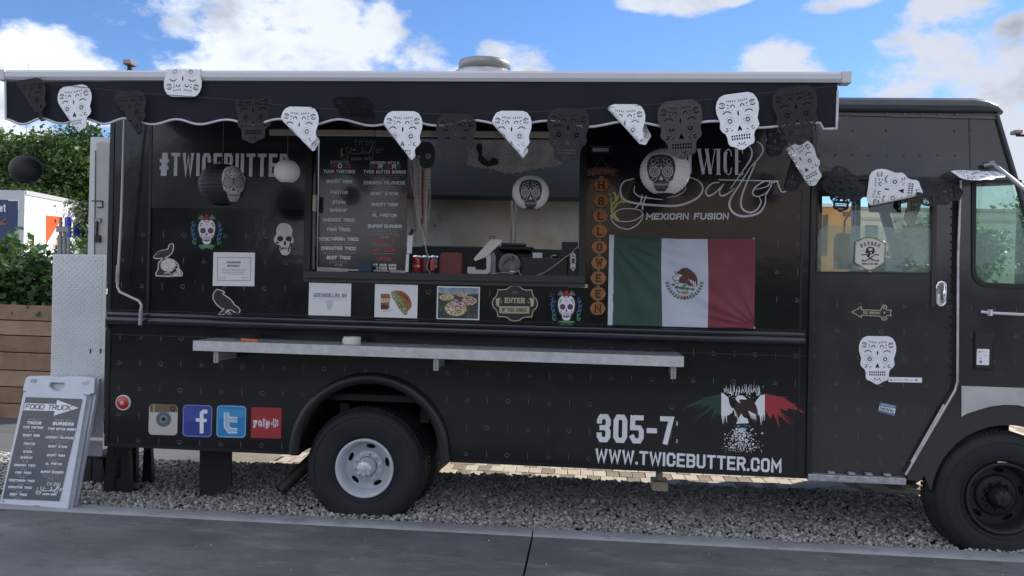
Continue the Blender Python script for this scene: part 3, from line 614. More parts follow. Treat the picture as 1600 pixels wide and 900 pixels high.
# sliding door, recessed 3 cm
def f(b):
    hole = [(1279,312),(1284,306),(1450,309),(1456,316),(1455,422),(1451,426),(1277,424)]
    b.plate([(1274,272),(1262,746),(1414,749),(1494,598),(1497,470),(1497,279)], [hole], .022, .035, CABP)
door = part('sliding_door', truck, f)
part('door_window_seal', door, lambda b: b.plate([(1277,310),(1283,303.5),(1451,306.5),(1458.5,314),(1457.5,424),(1453,428.5),(1275,426.5)], [[(1279,312),(1284,306),(1450,309),(1456,316),(1455,422),(1451,426),(1277,424)]], .016, .006, TRIMB))
part('window_pane', door, lambda b: b.plate([(1278,306),(1277,425),(1456,427),(1457,308)], [], .040, .003, glass_mat('clear_glass', (.93,.97,.95), 0)))
part('sliding_pane', door, lambda b: b.plate([(1276,425),(1277,368),(1282,357),(1292,352),(1455,357),(1455,427)], [], .034, .004, glass_mat('hazy_glass', (.86,.93,.90), .16, haze=(.55,.60,.55))))
def f(b):
    b.plate([(1279,272),(1279,279),(1499,285),(1499,278)], [], -.006, .026, TRIMB)
    b.plate([(1457,305),(1455,480),(1462,480),(1464,305)], [], .012, .012, MT['sill_black'])
part('door_header', truck, f)
def f(b):
    for y in np.arange(300, 590, 13): p = P(1487.5-(y-300)*.006, y, .02); b.box((p.x-.005,.010,p.z-.005), (p.x+.005,.021,p.z+.005), MT['rivet'])
    b.plate([(1490,284),(1488,460),(1496,460),(1497,284)], [], .014, .01, UNDER)
part('door_edge_bolts', door, f, kind='stuff')
def f(b):
    c = P(1471, 459, .01); r = .034
    pts = [(c.x+ r*.95*math.cos(a), c.z+.048*(1 if math.sin(a) >= 0 else -1)+r*math.sin(a)) for a in np.linspace(0, 2*math.pi, 24, endpoint=False)]
    n = len(pts); v = [(x,.020,z) for x, z in pts]+[(c.x+(x-c.x)*.86,.004,c.z+(z-c.z)*.93) for x, z in pts]+[(c.x+(x-c.x)*.66,.010,c.z+(z-c.z)*.80) for x, z in pts]+[(c.x+(x-c.x)*.5,.019,c.z+(z-c.z)*.7) for x, z in pts]
    fs = [(k*n+i, k*n+(i+1)%n, (k+1)*n+(i+1)%n, (k+1)*n+i) for k in range(3) for i in range(n)]
    b.add(v, [q[::-1] for q in fs], CHROME, True); b.add(v[3*n:], [tuple(range(n))], CHROME)
    b.tube([(c.x+.004,.004,c.z+.062),(c.x+.004,-.018,c.z+.05),(c.x+.004,-.02,c.z-.035),(c.x+.004,-.002,c.z-.055)], .008, CHROME, 10)
part('door_handle', door, f)
# bright track that follows the door edge
def f(b):
    m = mat('worn_alu', (.5,.5,.5), .35, metal=.7, var=.25, vs=12)
    b.tube([P(1501,282,-.012), P(1497,400,-.012), P(1496,596,-.012), P(1492,610,-.012), P(1415,742,-.012)], .0085, m, 8)
    b.tube([P(1475,632,-.004), P(1424,722,-.004)], .008, m, 8)
part('door_track', truck, f)
def f(b):
    b.box((P(1263,740,-.03).x,-.035,P(1263,751,-.03).z), (P(1416,745,-.03).x,.02,P(1340,744,-.03).z), mat('step_alu', (.42,.44,.48), .4, metal=.5, var=.35, vs=25, bump=.3, bs=80), .004)
    for x in (1298,1330,1357,1386): b.box((P(x-5,740,.0).x,-.02,P(1340,741,-.0).z-.002), (P(x+5,740,.0).x,.015,P(1340,739,-.0).z+.004), GREYM, .002)
part('entry_step', truck, f)
def f(b): b.plate([(1502.5,603),(1502.5,651),(1512,646),(1530,640),(1548,635),(1568,632.5),(1590,633),(1625,642),(1650,655),(1650,608)], [], -.006, .006, mat('silver_panel', (.50,.51,.53), .42, metal=.35, var=.16, vs=5, bump=.1, bs=30))
part('fender_panel', truck, f)
def f(b):
    b.plate([(1522,517),(1522,577),(1552,578),(1552,518)], [], -.006, .006, TRIMB); b.plate([(1524,519),(1524,575),(1550,576),(1550,520)], [], -.012, .007, mat('flap_black', (.018,.018,.02), .4), )
part('fuel_flap', truck, f)
def f(b):
    arm = mat('arm_grey', (.34,.36,.39), .4, metal=.4)
    b.tube([P(1538,259,-.03), P(1552,256,-.06), P(1600,296,-.25), P(1660,352,-.5)], .013, arm, 8); b.tube([P(1549,252,-.03), P(1549,262,-.03)], .02, arm, 8)
    b.tube([P(1555,256,-.06), P(1600,290,-.12), P(1660,340,-.3)], .003, INK, 6)
    b.tube([P(1533,487,-.02), P(1547,489,-.04), P(1610,492,-.12), P(1680,494,-.35)], .009, WHITEM, 8); b.box(tuple(P(1543,493,-.03)), tuple(P(1551,484,-.06)), WHITEM, .002)
part('mirror_arms', truck, f)
# windscreen post, front and far side of the cab
def f(b):
    b.tube([P(1557,180,-.004), P(1575,240,-.006), P(1590,290,-.006), P(1606,345,-.006), P(1634,450,-.006), P(1640,500,-.006)], .016, mat('post_trim', (.06,.06,.065), .3, metal=.5), 8)
part('windscreen_post', truck, f)
def f(b):
    mx = P(1700,500).x
    # front bonnet block and nose
    b.box((P(1650,500).x,.055,.75), (P(1860,600).x,YF-.05,P(1700,505).z), CABP, .03)
part('bonnet', truck, f)
def f(b):
    g = [(1285,300),(1333,300),(1331,428),(1283,428)]
    h = [(1345,312),(1352,303),(1370,304),(1376,330),(1399,412),(1403,428),(1343,428)]
    b.plate([(1240,240),(1240,635),(1560,650),(1490,500),(1438,475),(1420,428),(1411,400),(1388,325),(1376,262)], [g, h], YF-.05, .05, mat('cab_inside', (.035,.037,.04), .5))
part('cab_far_side', truck, f)
part('cab_floor', truck, lambda b: b.box((X1+.01,.06,.56), (2.9,YF-.06,.62), UNDER))
def f(b):
    b.plate([(1338,300),(1337,428),(1344,428),(1345,300)], [], 1.6, .04, mat('green_edge', (.05,.09,.07), .4))
part('inner_pillar', truck, f)
mat('pillar_grey', (.05,.055,.06), .4)
def across(b, p0, p1, t, m):
    a, c_ = P(*p0), P(*p1); n_ = Vector((c_.z-a.z, 0, -(c_.x-a.x))).normalized()*t*-1
    v = [a+Vector((0,.055,0)), c_+Vector((0,.055,0)), Vector((c_.x,YF-.055,c_.z)), Vector((a.x,YF-.055,a.z))]; w = [q+n_ for q in v]
    b.add(v+w, [(0,1,2,3),(7,6,5,4),(0,4,5,1),(1,5,6,2),(2,6,7,3),(3,7,4,0)], m)
part('windscreen_header', truck, lambda b: across(b, (1556,180), (1583,272), .03, MT['cab_inside']))
part('windscreen', truck, lambda b: across(b, (1583.5,274), (1632,448), .005, GL))
part('cowl', truck, lambda b: across(b, (1632.5,450), (1642,560), .03, MT['cab_inside']))
part('windscreen_wiper', truck, lambda b: b.tube([Vector((P(1622,412).x+.05,1.25,P(1622,412).z-.1)), Vector((P(1600,335).x+.02,.75,P(1600,335).z))], .008, INK, 6))
part('sun_visor', truck, lambda b: b.plate([(1356,304),(1359,331),(1408,333),(1408,306)], [], .55, .02, mat('visor_black', (.01,.01,.012), .7)))
def f(b):
    c_ = P(1338,470,.75); pts = [c_+Vector((.21*math.cos(a), -.06*math.sin(a), .21*math.sin(a))) for a in np.linspace(0, 2*math.pi, 25)]
    b.tube(pts, .014, INK, 8, cap=False)
part('steering_wheel', truck, f)
def f(b):
    m = mat('seat_grey', (.22,.24,.22), .7); mm = MT['visor_black']
    b.plate([(1314,364),(1310,372),(1309,420),(1336,421),(1337,366)], [], 1.25, .12, m); b.box(tuple(P(1290,560,1.6)), tuple(P(1345,470,1.1)), mm, .03)
part('driver_seat', truck, f)
part('grab_pole', truck, lambda b: b.tube([P(1318,372,1.3), P(1320,345,1.3), P(1334,322,1.3)], .008, GREYM, 8))
def f(b):
    c_ = P(1356,360,2.3)
    b.plate([(1386,404),(1384,420),(1368,422),(1368,424),(1418,425),(1418,408)], [], 1.0, .3, mat('blue_grey_box', (.10,.16,.24), .5))
part('dashboard', truck, f)
# ================================================================== AWNING
YA = -1.04
awx0, awx1 = P(14,118,YA).x, P(1312,120,YA).x; az1, az0 = P(700,112.5,YA).z, P(700,129,YA).z
aw = part('awning_fabric', truck, lambda b: (b.add([(awx0,YA+.02,az0+.04),(awx1,YA+.02,az0+.04),(awx1,-.03,2.80),(awx0,-.03,2.80),(awx0,YA+.02,az0+.034),(awx1,YA+.02,az0+.034),(awx1,-.03,2.794),(awx0,-.03,2.794)], [(0,1,2,3),(7,6,5,4),(0,4,5,1)], mat('awning_navy', (.005,.0075,.015), .85, sheen=.1))), label='black fabric awning canopy')
bar = mat('bar_alu', (.52,.53,.57), .42, metal=.35, var=.04, vs=2)
def f(b):
    zc = (az0+az1)/2; h = (az1-az0)/2
    sec = [(-.028,-h),(-.034,-h*.4),(-.034,h*.5),(-.02,h),(.02,h),(.03,0),(.02,-h)]
    n = len(sec); v = [(awx0+.0,YA+y,zc+z) for y, z in sec]+[(awx1,YA+y,zc+z) for y, z in sec]
    b.add(v, [(i, n+i, n+(i+1)%n, (i+1)%n) for i in range(n)], bar); b.add(v, [tuple(range(n))[::-1], tuple(range(n, 2*n))], bar)
part('front_bar', aw, f)
for xa, xb in ((P(4,118,YA).x, awx0-.001), (awx1+.001, P(1328,120,YA).x)):
    part('end_cap', aw, lambda b: b.box((xa,YA-.037,az0-.004), (xb,YA+.035,az1+.002), mat('cap_white', (.58,.58,.60), .4), .006))
part('wall_case', aw, lambda b: b.box((awx0-.02,-.10,2.76), (awx1+.02,-.001,2.849), WHITEM, .01))
# valance with its scalloped lower hem, gently wavy
def hemz(px):
    k = (px-10)/109.0; return 190.5+2.0*math.cos(2*math.pi*(px-30)/109*1.0)*2.2 + (px-10)*.0035
def valance(px):
    # hem px y along the photo, waves about 58 px long on the left and 100 on the right
    base = 189+ (px/1310)*6.5
    return base + 4.2*math.sin(2*math.pi*(px-20)/ (60+ 0.030*px) )
def f(b):
    m = MT['awning_navy']; n = 260; v = []; fs = []
    for i in range(n+1):
        px = 9+i*(1309-9)/n; top = P(px, 127.5, YA-.02)
        pb = min(194.5 if px < 16 else 999, valance(px)); 
        if px > 1285: pb = 201
        z1 = P(px, pb, YA-.02).z
        for k in range(6):
            t = k/5; z = top.z+(z1-top.z)*t; v.append((top.x, YA-.02+.010*t*math.sin(px*.055)+.006*t*math.sin(px*.021+1), z))
    for i in range(n):
        for k in range(5): a = i*6+k; fs.append((a, a+1, a+7, a+6))
    b.add(v, fs, m, True); nv = len(v)
    w = [(x, y+.002, z) for x, y, z in v]; b.add(w, [q[::-1] for q in fs], m, True)
    f.edge = [v[i*6+5] for i in range(n+1)]; f.l = [v[k] for k in range(6)]; f.r = [v[n*6+k] for k in range(6)]
val = part('valance', aw, f); E = f.edge; El = f.l; Er = f.r
E = [Vector(p)+Vector((0,-.003,0)) for p in ([El[0]]+El[1:5])]+[Vector(p)+Vector((0,-.003,0)) for p in E]+[Vector(p)+Vector((0,-.003,0)) for p in Er[4:0:-1]]
part('white_piping', aw, lambda b: b.tube(E, .0062, mat('piping_white', (.55,.56,.60), .6, var=.1, vs=20), 8))
# awning crank hanging down the rear corner
def f(b):
    m = mat('crank_white', (.55,.56,.58), .35); q = [P(195,172,-.13),P(190,330,-.09),P(184,440,-.08),P(183.5,448,-.08),P(187,456,-.08),P(217,470,-.08),P(221,476,-.08),P(220,486,-.08)]
    b.tube(q, .0085, m, 10)
    b.tube([P(184.5,414,-.08),P(183.5,442,-.08)], .0125, GREYM, 10); b.tube([P(220.5,483,-.08),P(219,508,-.08)], .013, GREYM, 12)
solo('awning_crank', 'long white cranked awning rod with grey grips hanging at the rear corner of the truck', 'crank rod', f)
# ================================================================== GROUND
YE = PZ(640, 817, 0).y                       # back edge of the concrete slab
def sheet(name, x0, y0, x1, y1, z, m, z0=None, n=1, kind='structure'):
    b = MB()
    if z0 is not None: b.box((x0,y0,z0), (x1,y1,z), m)
    else: b.add([(x0,y0,z),(x1,y0,z),(x1,y1,z),(x0,y1,z)], [(0,1,2,3)], m)
    o = b.build(name); o['kind'] = kind; return o
def ground_mat(name, c1, c2, c3, sc=1.2, rough=.85, bump=.3, bs=120, dark=None, rr=None):
    m = bpy.data.materials.new(name); m.use_nodes = True; nt = m.node_tree; N = nt.nodes; L = nt.links; b = N['Principled BSDF']; b.inputs['Roughness'].default_value = rough
    tc = N.new('ShaderNodeTexCoord'); mp = N.new('ShaderNodeMapping'); L.new(tc.outputs['Object'], mp.inputs[0]); mp.inputs['Scale'].default_value = (1, 1.7, 1)
    def nz(s, d=6, r=.62): n = N.new('ShaderNodeTexNoise'); L.new(mp.outputs[0], n.inputs['Vector']); n.inputs['Scale'].default_value = s; n.inputs['Detail'].default_value = d; n.inputs['Roughness'].default_value = r; return n.outputs['Fac']
    def rng(v, a, c): r = N.new('ShaderNodeMapRange'); r.interpolation_type = 'SMOOTHSTEP'; L.new(v, r.inputs[0]); r.inputs[1].default_value = a; r.inputs[2].default_value = c; return r.outputs[0]
    def mix(f, a, c, blend='MIX'):
        x = N.new('ShaderNodeMix'); x.data_type = 'RGBA'; x.blend_type = blend
        if isinstance(f, float): x.inputs[0].default_value = f
        else: L.new(f, x.inputs[0])
        for i, v in ((6, a), (7, c)):
            if isinstance(v, tuple): x.inputs[i].default_value = (*v, 1)
            else: L.new(v, x.inputs[i])
        return x.outputs[2]
    col = mix(rng(nz(sc), .35, .65), c1, c2); col = mix(rng(nz(sc*4.3, 8, .7), .5, .72), col, c3)
    if dark: col = mix(rng(nz(sc*2.1, 3, .5), .66, .74), col, dark)
    if dark:
        m2 = N.new('ShaderNodeMapping'); L.new(tc.outputs['Object'], m2.inputs[0]); m2.inputs['Scale'].default_value = (1.0, 2.6, 1); m2.inputs['Rotation'].default_value = (0,0,.12)
        n_ = N.new('ShaderNodeTexNoise'); L.new(m2.outputs[0], n_.inputs['Vector']); n_.inputs['Scale'].default_value = 1.6; n_.inputs['Detail'].default_value = 8; n_.inputs['Roughness'].default_value = .7
        col = mix(rng(n_.outputs['Fac'], .50, .70), col, tuple(c*1.35 for c in c2)); col = mix(rng(nz(sc*9, 5, .7), .68, .73), col, dark)
        rr_ = N.new('ShaderNodeMapRange'); L.new(nz(sc*1.7), rr_.inputs[0]); rr_.inputs[1].default_value = .3; rr_.inputs[2].default_value = .7; rr_.inputs[3].default_value = rough-.18; rr_.inputs[4].default_value = rough+.15; L.new(rr_.outputs[0], b.inputs['Roughness'])
    col = mix(rng(nz(sc*60, 2), .45, .8), col, tuple(c*1.25 for c in c1))
    L.new(col, b.inputs['Base Color'])
    bp = N.new('ShaderNodeBump'); bp.inputs['Strength'].default_value = bump; bp.inputs['Distance'].default_value = .004; L.new(nz(bs, 3), bp.inputs['Height']); L.new(bp.outputs[0], b.inputs['Normal'])
    MT[name] = m; return m
CONC = ground_mat('worn_concrete', (.115,.12,.125), (.19,.19,.195), (.088,.10,.080), sc=1.1, rough=.82, dark=(.062,.064,.062))
CONCB = ground_mat('pale_concrete', (.28,.29,.31), (.38,.39,.41), (.20,.205,.21), sc=1.5, rough=.75)
GRD = ground_mat('far_ground', (.045,.046,.05), (.07,.07,.072), (.04,.04,.042), sc=.3)
GBED = mat('gravel_dust', (.07,.066,.062), .95, var=.3, vs=30, bump=.5, bs=90, bdist=.01)
sheet('ground', -300, -300, 300, 300, -.09, GRD)
XJ = PZ(829, 850, 0).x
band = .155
b = MB()
for xa, xb in ((-14, XJ-.006), (XJ+.006, 14)):
    b.box((xa,-7,-.088), (xb,YE-band,.0), CONC)
o = b.build('concrete_pavement'); o['kind'] = 'structure'
b = MB()
for xa, xb in ((-14, XJ-.004), (XJ+.004, 14)):
    n = 60; vs = []; 
    for i in range(n+1):
        x = xa+(xb-xa)*i/n; w = .018*noise.noise((x*1.3, 0, 0)); e = .010*noise.noise((x*4, 3, 0))
        vs += [(x,YE-band+.0005,-.02),(x,YE-band+.002,.004),(x,YE-band+.035+w,.013),(x,YE-.02+e,.014),(x,YE+e,.004),(x,YE+.004+e,-.087)]
    b.add(vs, [(i*6+k, (i+1)*6+k, (i+1)*6+k+1, i*6+k+1) for i in range(n) for k in range(5)], CONCB, True)
o = b.build('pavement_edge'); o['kind'] = 'structure'
sheet('gravel_base', -9, YE+.006, 9, 1.395, -.050, GBED)
sheet('side_path', -30, 1.40, X0-.0, 30, -.035, ground_mat('path_concrete', (.075,.08,.085), (.11,.11,.115), (.065,.065,.07), sc=.6))
sheet('paver_bed', X0+.004, 1.40, 14, 9, -.075, mat('paver_sand', (.22,.19,.15), .9, var=.15))
# pavers, laid one by one where they show under the truck
PV = [mat('paver_'+n_, c_, .8, var=.10, vs=12, bump=.2, bs=60, bdist=.002) for n_, c_ in (('cream', (.46,.40,.32)), ('sand', (.42,.37,.30)), ('pale', (.50,.44,.36)))]
paver = bpy.data.objects.new('paver_paving', None); C.objects.link(paver); paver['kind'] = 'structure'; paver.location = (0,1.4,-.035); WL[paver] = Vector((0,1.4,-.035))
bm_ = []
for k in range(3):
    b = MB(); b.box((-.052,-.098,-.05), (.052,.098,.0), PV[k], .004); me = bpy.data.meshes.new('brick'); me.from_pydata(b.v, [], b.f); me.materials.append(PV[k]); bm_.append(me)
cnt = 0
for r in range(3):
    for c_ in range(44):
        o = bpy.data.objects.new('brick', random.choice(bm_)); C.objects.link(o); o.parent = paver
        x = -1.75+c_*.109+(.05 if r % 2 else 0); o.location = (x-0+random.uniform(-.001,.001), .11+r*.203, random.uniform(-.003,.002)); o.rotation_euler.z = random.uniform(-.015,.015); cnt += 1
b = MB()
for r in range(3, 24):
    for c_ in range(80):
        x = -2.6+c_*.109+(.05 if r % 2 else 0); y = 1.4+.11+r*.203; z = -.035+random.uniform(-.003,.001)
        b.add([(x-.05,y-.097,z),(x+.05,y-.097,z),(x+.05,y+.097,z),(x-.05,y+.097,z)], [(0,1,2,3)], random.choice(PV))
for r in range(3):
    for c_ in list(range(-8, 0))+list(range(44, 70)):
        x = -1.75+c_*.109+(.05 if r % 2 else 0); y = 1.4+.11+r*.203; b.add([(x-.05,y-.097,-.036),(x+.05,y-.097,-.036),(x+.05,y+.097,-.036),(x-.05,y+.097,-.036)], [(0,1,2,3)], random.choice(PV))
o = b.build('far_bricks', paver); o['kind'] = 'stuff'
# gravel: tens of thousands of little stones in one object
rng = np.random.default_rng(3)
bm = bmesh.new(); bmesh.ops.create_icosphere(bm, subdivisions=1, radius=1); bv = np.array([v.co[:] for v in bm.verts]); bm.verts.index_update(); bf = np.array([[v.index for v in f_.verts] for f_ in bm.faces]); bm.free()
def gravel(name, N, x0, x1, y0, y1, s0, s1, zf, mats, label, cat, mask=None):
    var = [bv*(1+.28*rng.standard_normal((len(bv), 1)))*np.array([1,.8+.3*rng.random(),.55+.2*rng.random()]) for _ in range(12)]
    X = rng.uniform(x0, x1, N); Y = rng.uniform(y0, y1, N)
    if mask is not None: k = mask(X, Y); X, Y = X[k], Y[k]
    N = len(X); S = rng.uniform(s0, s1, N)*np.where(rng.random(N) < .06, 1.5, 1); Z = zf(X, Y)+rng.uniform(-.006,.010,N)
    nv = len(bv); V = np.empty((N*nv, 3), 'f'); 
    th = rng.uniform(0, 6.28, N); ta = rng.normal(0, .35, N)
    for i in range(12):
        k = np.arange(i, N, 12); q = var[i][None, :, :]*S[k][:, None, None]
        c, s = np.cos(th[k])[:, None], np.sin(th[k])[:, None]; c2, s2 = np.cos(ta[k])[:, None], np.sin(ta[k])[:, None]
        xx, yy, zz = q[..., 0], q[..., 1], q[..., 2]; y2 = yy*c2-zz*s2; z2 = yy*s2+zz*c2
        xr = xx*c-y2*s+X[k][:, None]; yr = xx*s+y2*c+Y[k][:, None]; zr = z2+Z[k][:, None]
        idx = (k[:, None]*nv+np.arange(nv)); V[idx.ravel()] = np.stack([xr, yr, zr], -1).reshape(-1, 3)
    F = (bf[None]+(np.arange(N)*nv)[:, None, None]).reshape(-1, 3)
    me = bpy.data.meshes.new(name); me.vertices.add(len(V)); me.vertices.foreach_set('co', V.ravel()); me.loops.add(F.size); me.loops.foreach_set('vertex_index', F.ravel().astype('i'))
    me.polygons.add(len(F)); me.polygons.foreach_set('loop_start', np.arange(0, F.size, 3, dtype='i')); me.polygons.foreach_set('loop_total', np.full(len(F), 3, 'i'))
    for m in mats: me.materials.append(m)
    mi = np.repeat(rng.integers(0, len(mats), N), len(bf)); me.polygons.foreach_set('material_index', mi.astype('i')); me.update(calc_edges=True)
    o = link_mesh(name, me); setp(o, label, cat, None, 'stuff'); return o
GM = [mat('gravel_'+n_, c_, .85, var=.25, vs=40) for n_, c_ in (('mid', (.34,.33,.315)), ('dark', (.20,.195,.19)), ('pale', (.52,.51,.49)), ('warm', (.34,.31,.265)), ('grey', (.40,.40,.395)))]
def gz(X, Y):
    base = -.030+.012*np.clip((Y-YE)/1.0, 0, 1)+.012*np.sin(X*2.1)*np.sin(Y*3+X)
    for cx in (P(574,733).x, cF.x): base = base+.03*np.exp(-((X-cx)/.45)**2-((Y-.3)/.5)**2)
    return base-.020*np.exp(-((Y-YE)/.08)**2)
gmask = lambda X, Y: (Y < 1.38)
gravel('gravel', 31000, -3.9, 3.4, YE+.012, 1.385, .009, .0175, gz, GM, 'loose grey crushed stone gravel under and around the food truck', 'gravel', gmask)
gravel('side_gravel', 5500, -6.5, -3.9, YE+.012, 1.385, .011, .020, gz, GM, 'loose grey crushed stone gravel left of the sandwich board', 'gravel', gmask)
gravel('spilled_stones', 260, -3.6, 3.2, YE-.10, YE+.02, .004, .010, lambda X, Y: np.where(Y > YE-.02, .010, .016), GM, 'small grey stones spilled from the gravel onto the pale pavement edge', 'gravel', lambda X, Y: rng.random(len(X)) < np.clip(.25+(Y-YE+.06)*9, 0, 1))
gravel('loose_grit', 420, -3.8, 3.4, YE-1.9, YE-.1, .0015, .0042, lambda X, Y: np.where(Y > YE-band, .015, .002), GM, 'fine grit scattered across the dark concrete in the foreground', 'grit')
# scraps on the concrete
def f(b):
    for _ in range(46):
        x, y = rng.uniform(-3.2, 3.0), rng.uniform(-1.9, YE-.05); s = rng.uniform(.003,.007); z = .002 if y < YE-band else .016
        b.add([(x-s,y-s,z),(x+s,y-.6*s,z),(x+.3*s,y+s,z),(x,y,z+s*1.2)], [(0,1,3),(1,2,3),(2,0,3)], random.choice((GM[2], PV[0], MT['gravel_dark'])))
b = MB(); f(b); o = b.build('crumbs'); setp(o, 'tiny pale crumbs and stone chips scattered on the concrete', 'debris', None, 'stuff')
def f(b):
    a = PZ(1419,845.5,.02); e = PZ(1428,841,.02); b.add([a+Vector((0,-.007,0)), e+Vector((0,-.007,.004)), e+Vector((0,.012,.006)), a+Vector((0,.012,0))], [(0,1,2,3)], PAPERW); b.add([a+Vector((0,-.012,-.001)), e+Vector((0,-.012,.003)), e+Vector((0,.012,.005)), a+Vector((0,.012,-.001))], [(3,2,1,0)], PAPERW)
solo('paper_scrap', 'small white scrap of paper lying at the gravel edge near the front wheel', 'litter', f)
# ================================================================== PLANTS
def leaf_mat(name, c1, c2, tr=.35):
    m = bpy.data.materials.new(name); m.use_nodes = True; nt = m.node_tree; N = nt.nodes; L = nt.links; N.clear()
    o = N.new('ShaderNodeOutputMaterial'); d = N.new('ShaderNodeBsdfPrincipled'); t = N.new('ShaderNodeBsdfTranslucent'); mx = N.new('ShaderNodeMixShader'); mx.inputs[0].default_value = tr
    d.inputs['Roughness'].default_value = .45; g = N.new('ShaderNodeNewGeometry'); x = N.new('ShaderNodeMix'); x.data_type = 'RGBA'; L.new(g.outputs['Random Per Island'], x.inputs[0])
    x.inputs[6].default_value = (*c1, 1); x.inputs[7].default_value = (*c2, 1); L.new(x.outputs[2], d.inputs['Base Color'])
    y = N.new('ShaderNodeMix'); y.data_type = 'RGBA'; y.blend_type = 'MULTIPLY'; y.inputs[0].default_value = 1; L.new(x.outputs[2], y.inputs[6]); y.inputs[7].default_value = (1.6,1.7,.7,1); L.new(y.outputs[2], t.inputs[0])
    L.new(d.outputs[0], mx.inputs[1]); L.new(t.outputs[0], mx.inputs[2]); L.new(mx.outputs[0], o.inputs[0]); MT[name] = m; return m
LT = leaf_mat('tree_leaf', (.026,.058,.018), (.085,.14,.035), .3); LS = leaf_mat('shrub_leaf', (.035,.085,.038), (.095,.17,.065), .3)
BARK = mat('bark', (.10,.08,.06), .9, var=.35, vs=10, bump=.5, bs=25, bdist=.01)
def leaves_mesh(name, pos, size, mat_, parent, up=.3, kind='stuff'):
    n = len(pos); d = rng.standard_normal((n, 3)); d[:, 2] = d[:, 2]*.6; d /= np.linalg.norm(d, axis=1)[:, None]
    q = rng.standard_normal((n, 3)); q[:, 2] += up; s = np.cross(d, q); s /= np.linalg.norm(s, axis=1)[:, None]; nn = np.cross(d, s)
    L_ = rng.uniform(size*.7, size*1.3, n)[:, None]
    v = np.stack([pos, pos+d*L_*.45+s*L_*.30+nn*L_*.06, pos+d*L_, pos+d*L_*.45-s*L_*.30+nn*L_*.06], 1).reshape(-1, 3)
    F = (np.arange(n)[:, None]*4+np.array([[0,1,2,3]])).astype('i')
    me = bpy.data.meshes.new(name); me.from_pydata(v.tolist(), [], F.tolist()); me.materials.append(mat_); me.update()
    o = link_mesh(name, me, parent); o['kind'] = kind; return o
def tree(name, label, base, h, crowns, nl, size, lm, group=None, trunk_r=.16, sub=60):
    t = thing(name, label, 'tree', tuple(base), group)
    b = MB(); B = Vector(base); cs = [Vector(c_[:3]) for c_ in crowns]; top = sum(cs, Vector())/len(cs)
    b.tube([B, B+(top-B)*.35+Vector((.08,.05,0)), B+(top-B)*.7, top], [trunk_r, trunk_r*.8, trunk_r*.55, trunk_r*.2], BARK, 9)
    for c_ in cs:
        s_ = B+(top-B)*random.uniform(.35,.65); b.tube([s_, s_.lerp(c_, .5)+Vector((random.uniform(-.2,.2), 0, .15)), c_], [trunk_r*.42, trunk_r*.25, trunk_r*.08], BARK, 6)
    b.build('trunk', t)
    pos = []; tot = sum(c_[3]*c_[4]*c_[5] for c_ in crowns)
    for (x, y, z, rx, ry, rz) in crowns:
        m_ = max(1, int(nl*rx*ry*rz/tot)); k = max(3, int(sub*rx*ry*rz/tot*len(crowns)/2)); cc = rng.standard_normal((k, 3)); cc /= np.linalg.norm(cc, axis=1)[:, None]; cc *= (rng.uniform(.35, 1.0, k)**.6)[:, None]
        cc = cc*np.array([rx, ry, rz])+np.array([x, y, z]); j = rng.integers(0, k, m_)
        r = rng.standard_normal((m_, 3))*np.array([.17*rx+.12, .17*ry+.12, .10*rz+.08]); pos.append(cc[j]+r)
    leaves_mesh('crown', np.concatenate(pos), size, lm, t); return t
def PD(px, py, depth):
    d = _F*FOC + _R*(px-800) - _U*(py-450); return CAMP+d*(depth/FOC)
def tree_at(px, depth, crowns_px, name, label, nl, size, lm, **kw):
    g = PD(px, 448, depth); base = Vector((g.x, g.y, -.09)); cr = []
    k = depth/FOC
    for (x, y, rx, ry, dz) in crowns_px:
        c_ = PD(x, y, depth+dz); cr.append((c_.x, c_.y, c_.z, rx*k, rx*k*.9, ry*k))
    return tree(name, label, base, 0, cr, nl, size, lm, **kw)
tree_at(95, 22, [(20,300,70,55,0),(95,260,70,60,.5),(150,300,60,70,0),(60,345,90,50,-.5),(195,330,60,70,1),(120,345,80,50,0),(10,255,40,30,0),(128,222,34,26,0),(60,232,36,26,0)], 'broadleaf_tree', 'big bushy green tree rising behind the white moving truck at the left', 42000, .12, LT, group='trees behind the food truck', sub=90)
tree_at(-60, 24, [(-60,300,70,80,0),(-30,230,45,40,0),(-110,320,60,80,0)], 'broadleaf_tree', 'tree at the far left edge of the photo, its branches against bright cloud', 9000, .18, LT, group='trees behind the food truck')
tree_at(1600, 26, [(1605,395,34,46,0),(1650,360,60,60,0),(1590,430,34,30,0),(1690,400,60,60,0)], 'broadleaf_tree', 'green tree seen through the front side window of the cab', 9000, .2, LT, group='trees behind the food truck')
tree_at(1440, 16.5, [(1440,392,36,40,0),(1480,402,34,34,0),(1520,398,30,36,0)], 'broadleaf_tree', 'round dark green tree in front of the beige building beyond the cab', 7000, .13, LT, group='trees behind the food truck')
# --- planter with timber slats
pl = thing('timber_planter', 'brown timber planter box of horizontal slats at the left edge', 'planter', tuple(PZ(20,662,-.035)))
WD = [mat('slat_wood_'+n_, c_, .7, var=.22, vs=5, bump=.25, bs=30, bdist=.003) for n_, c_ in (('mid', (.26,.17,.105)), ('pale', (.31,.205,.13)), ('dark', (.22,.14,.085)))]
yb = [475,500,523.5,550,578,604,630,657]
YP = 3.1
for i in range(7):
    za_, zb_ = P(10,yb[i]+1,YP).z, P(10,yb[i+1]-.6,YP).z
    part('slat', pl, lambda b: b.box((-7.2,YP+random.uniform(-.004,.004),zb_), (P(118,500,YP).x,YP+.025,za_), WD[i % 3], .004))
part('planter_frame', pl, lambda b: (b.box((-7.2,YP+.03,-.03), (P(118,500,YP).x,YP+.08,P(10,480,YP).z), UNDER), b.box((-7.2,YP+.9,-.03), (P(118,500,YP).x,YP+.95,1.2), WD[2])))
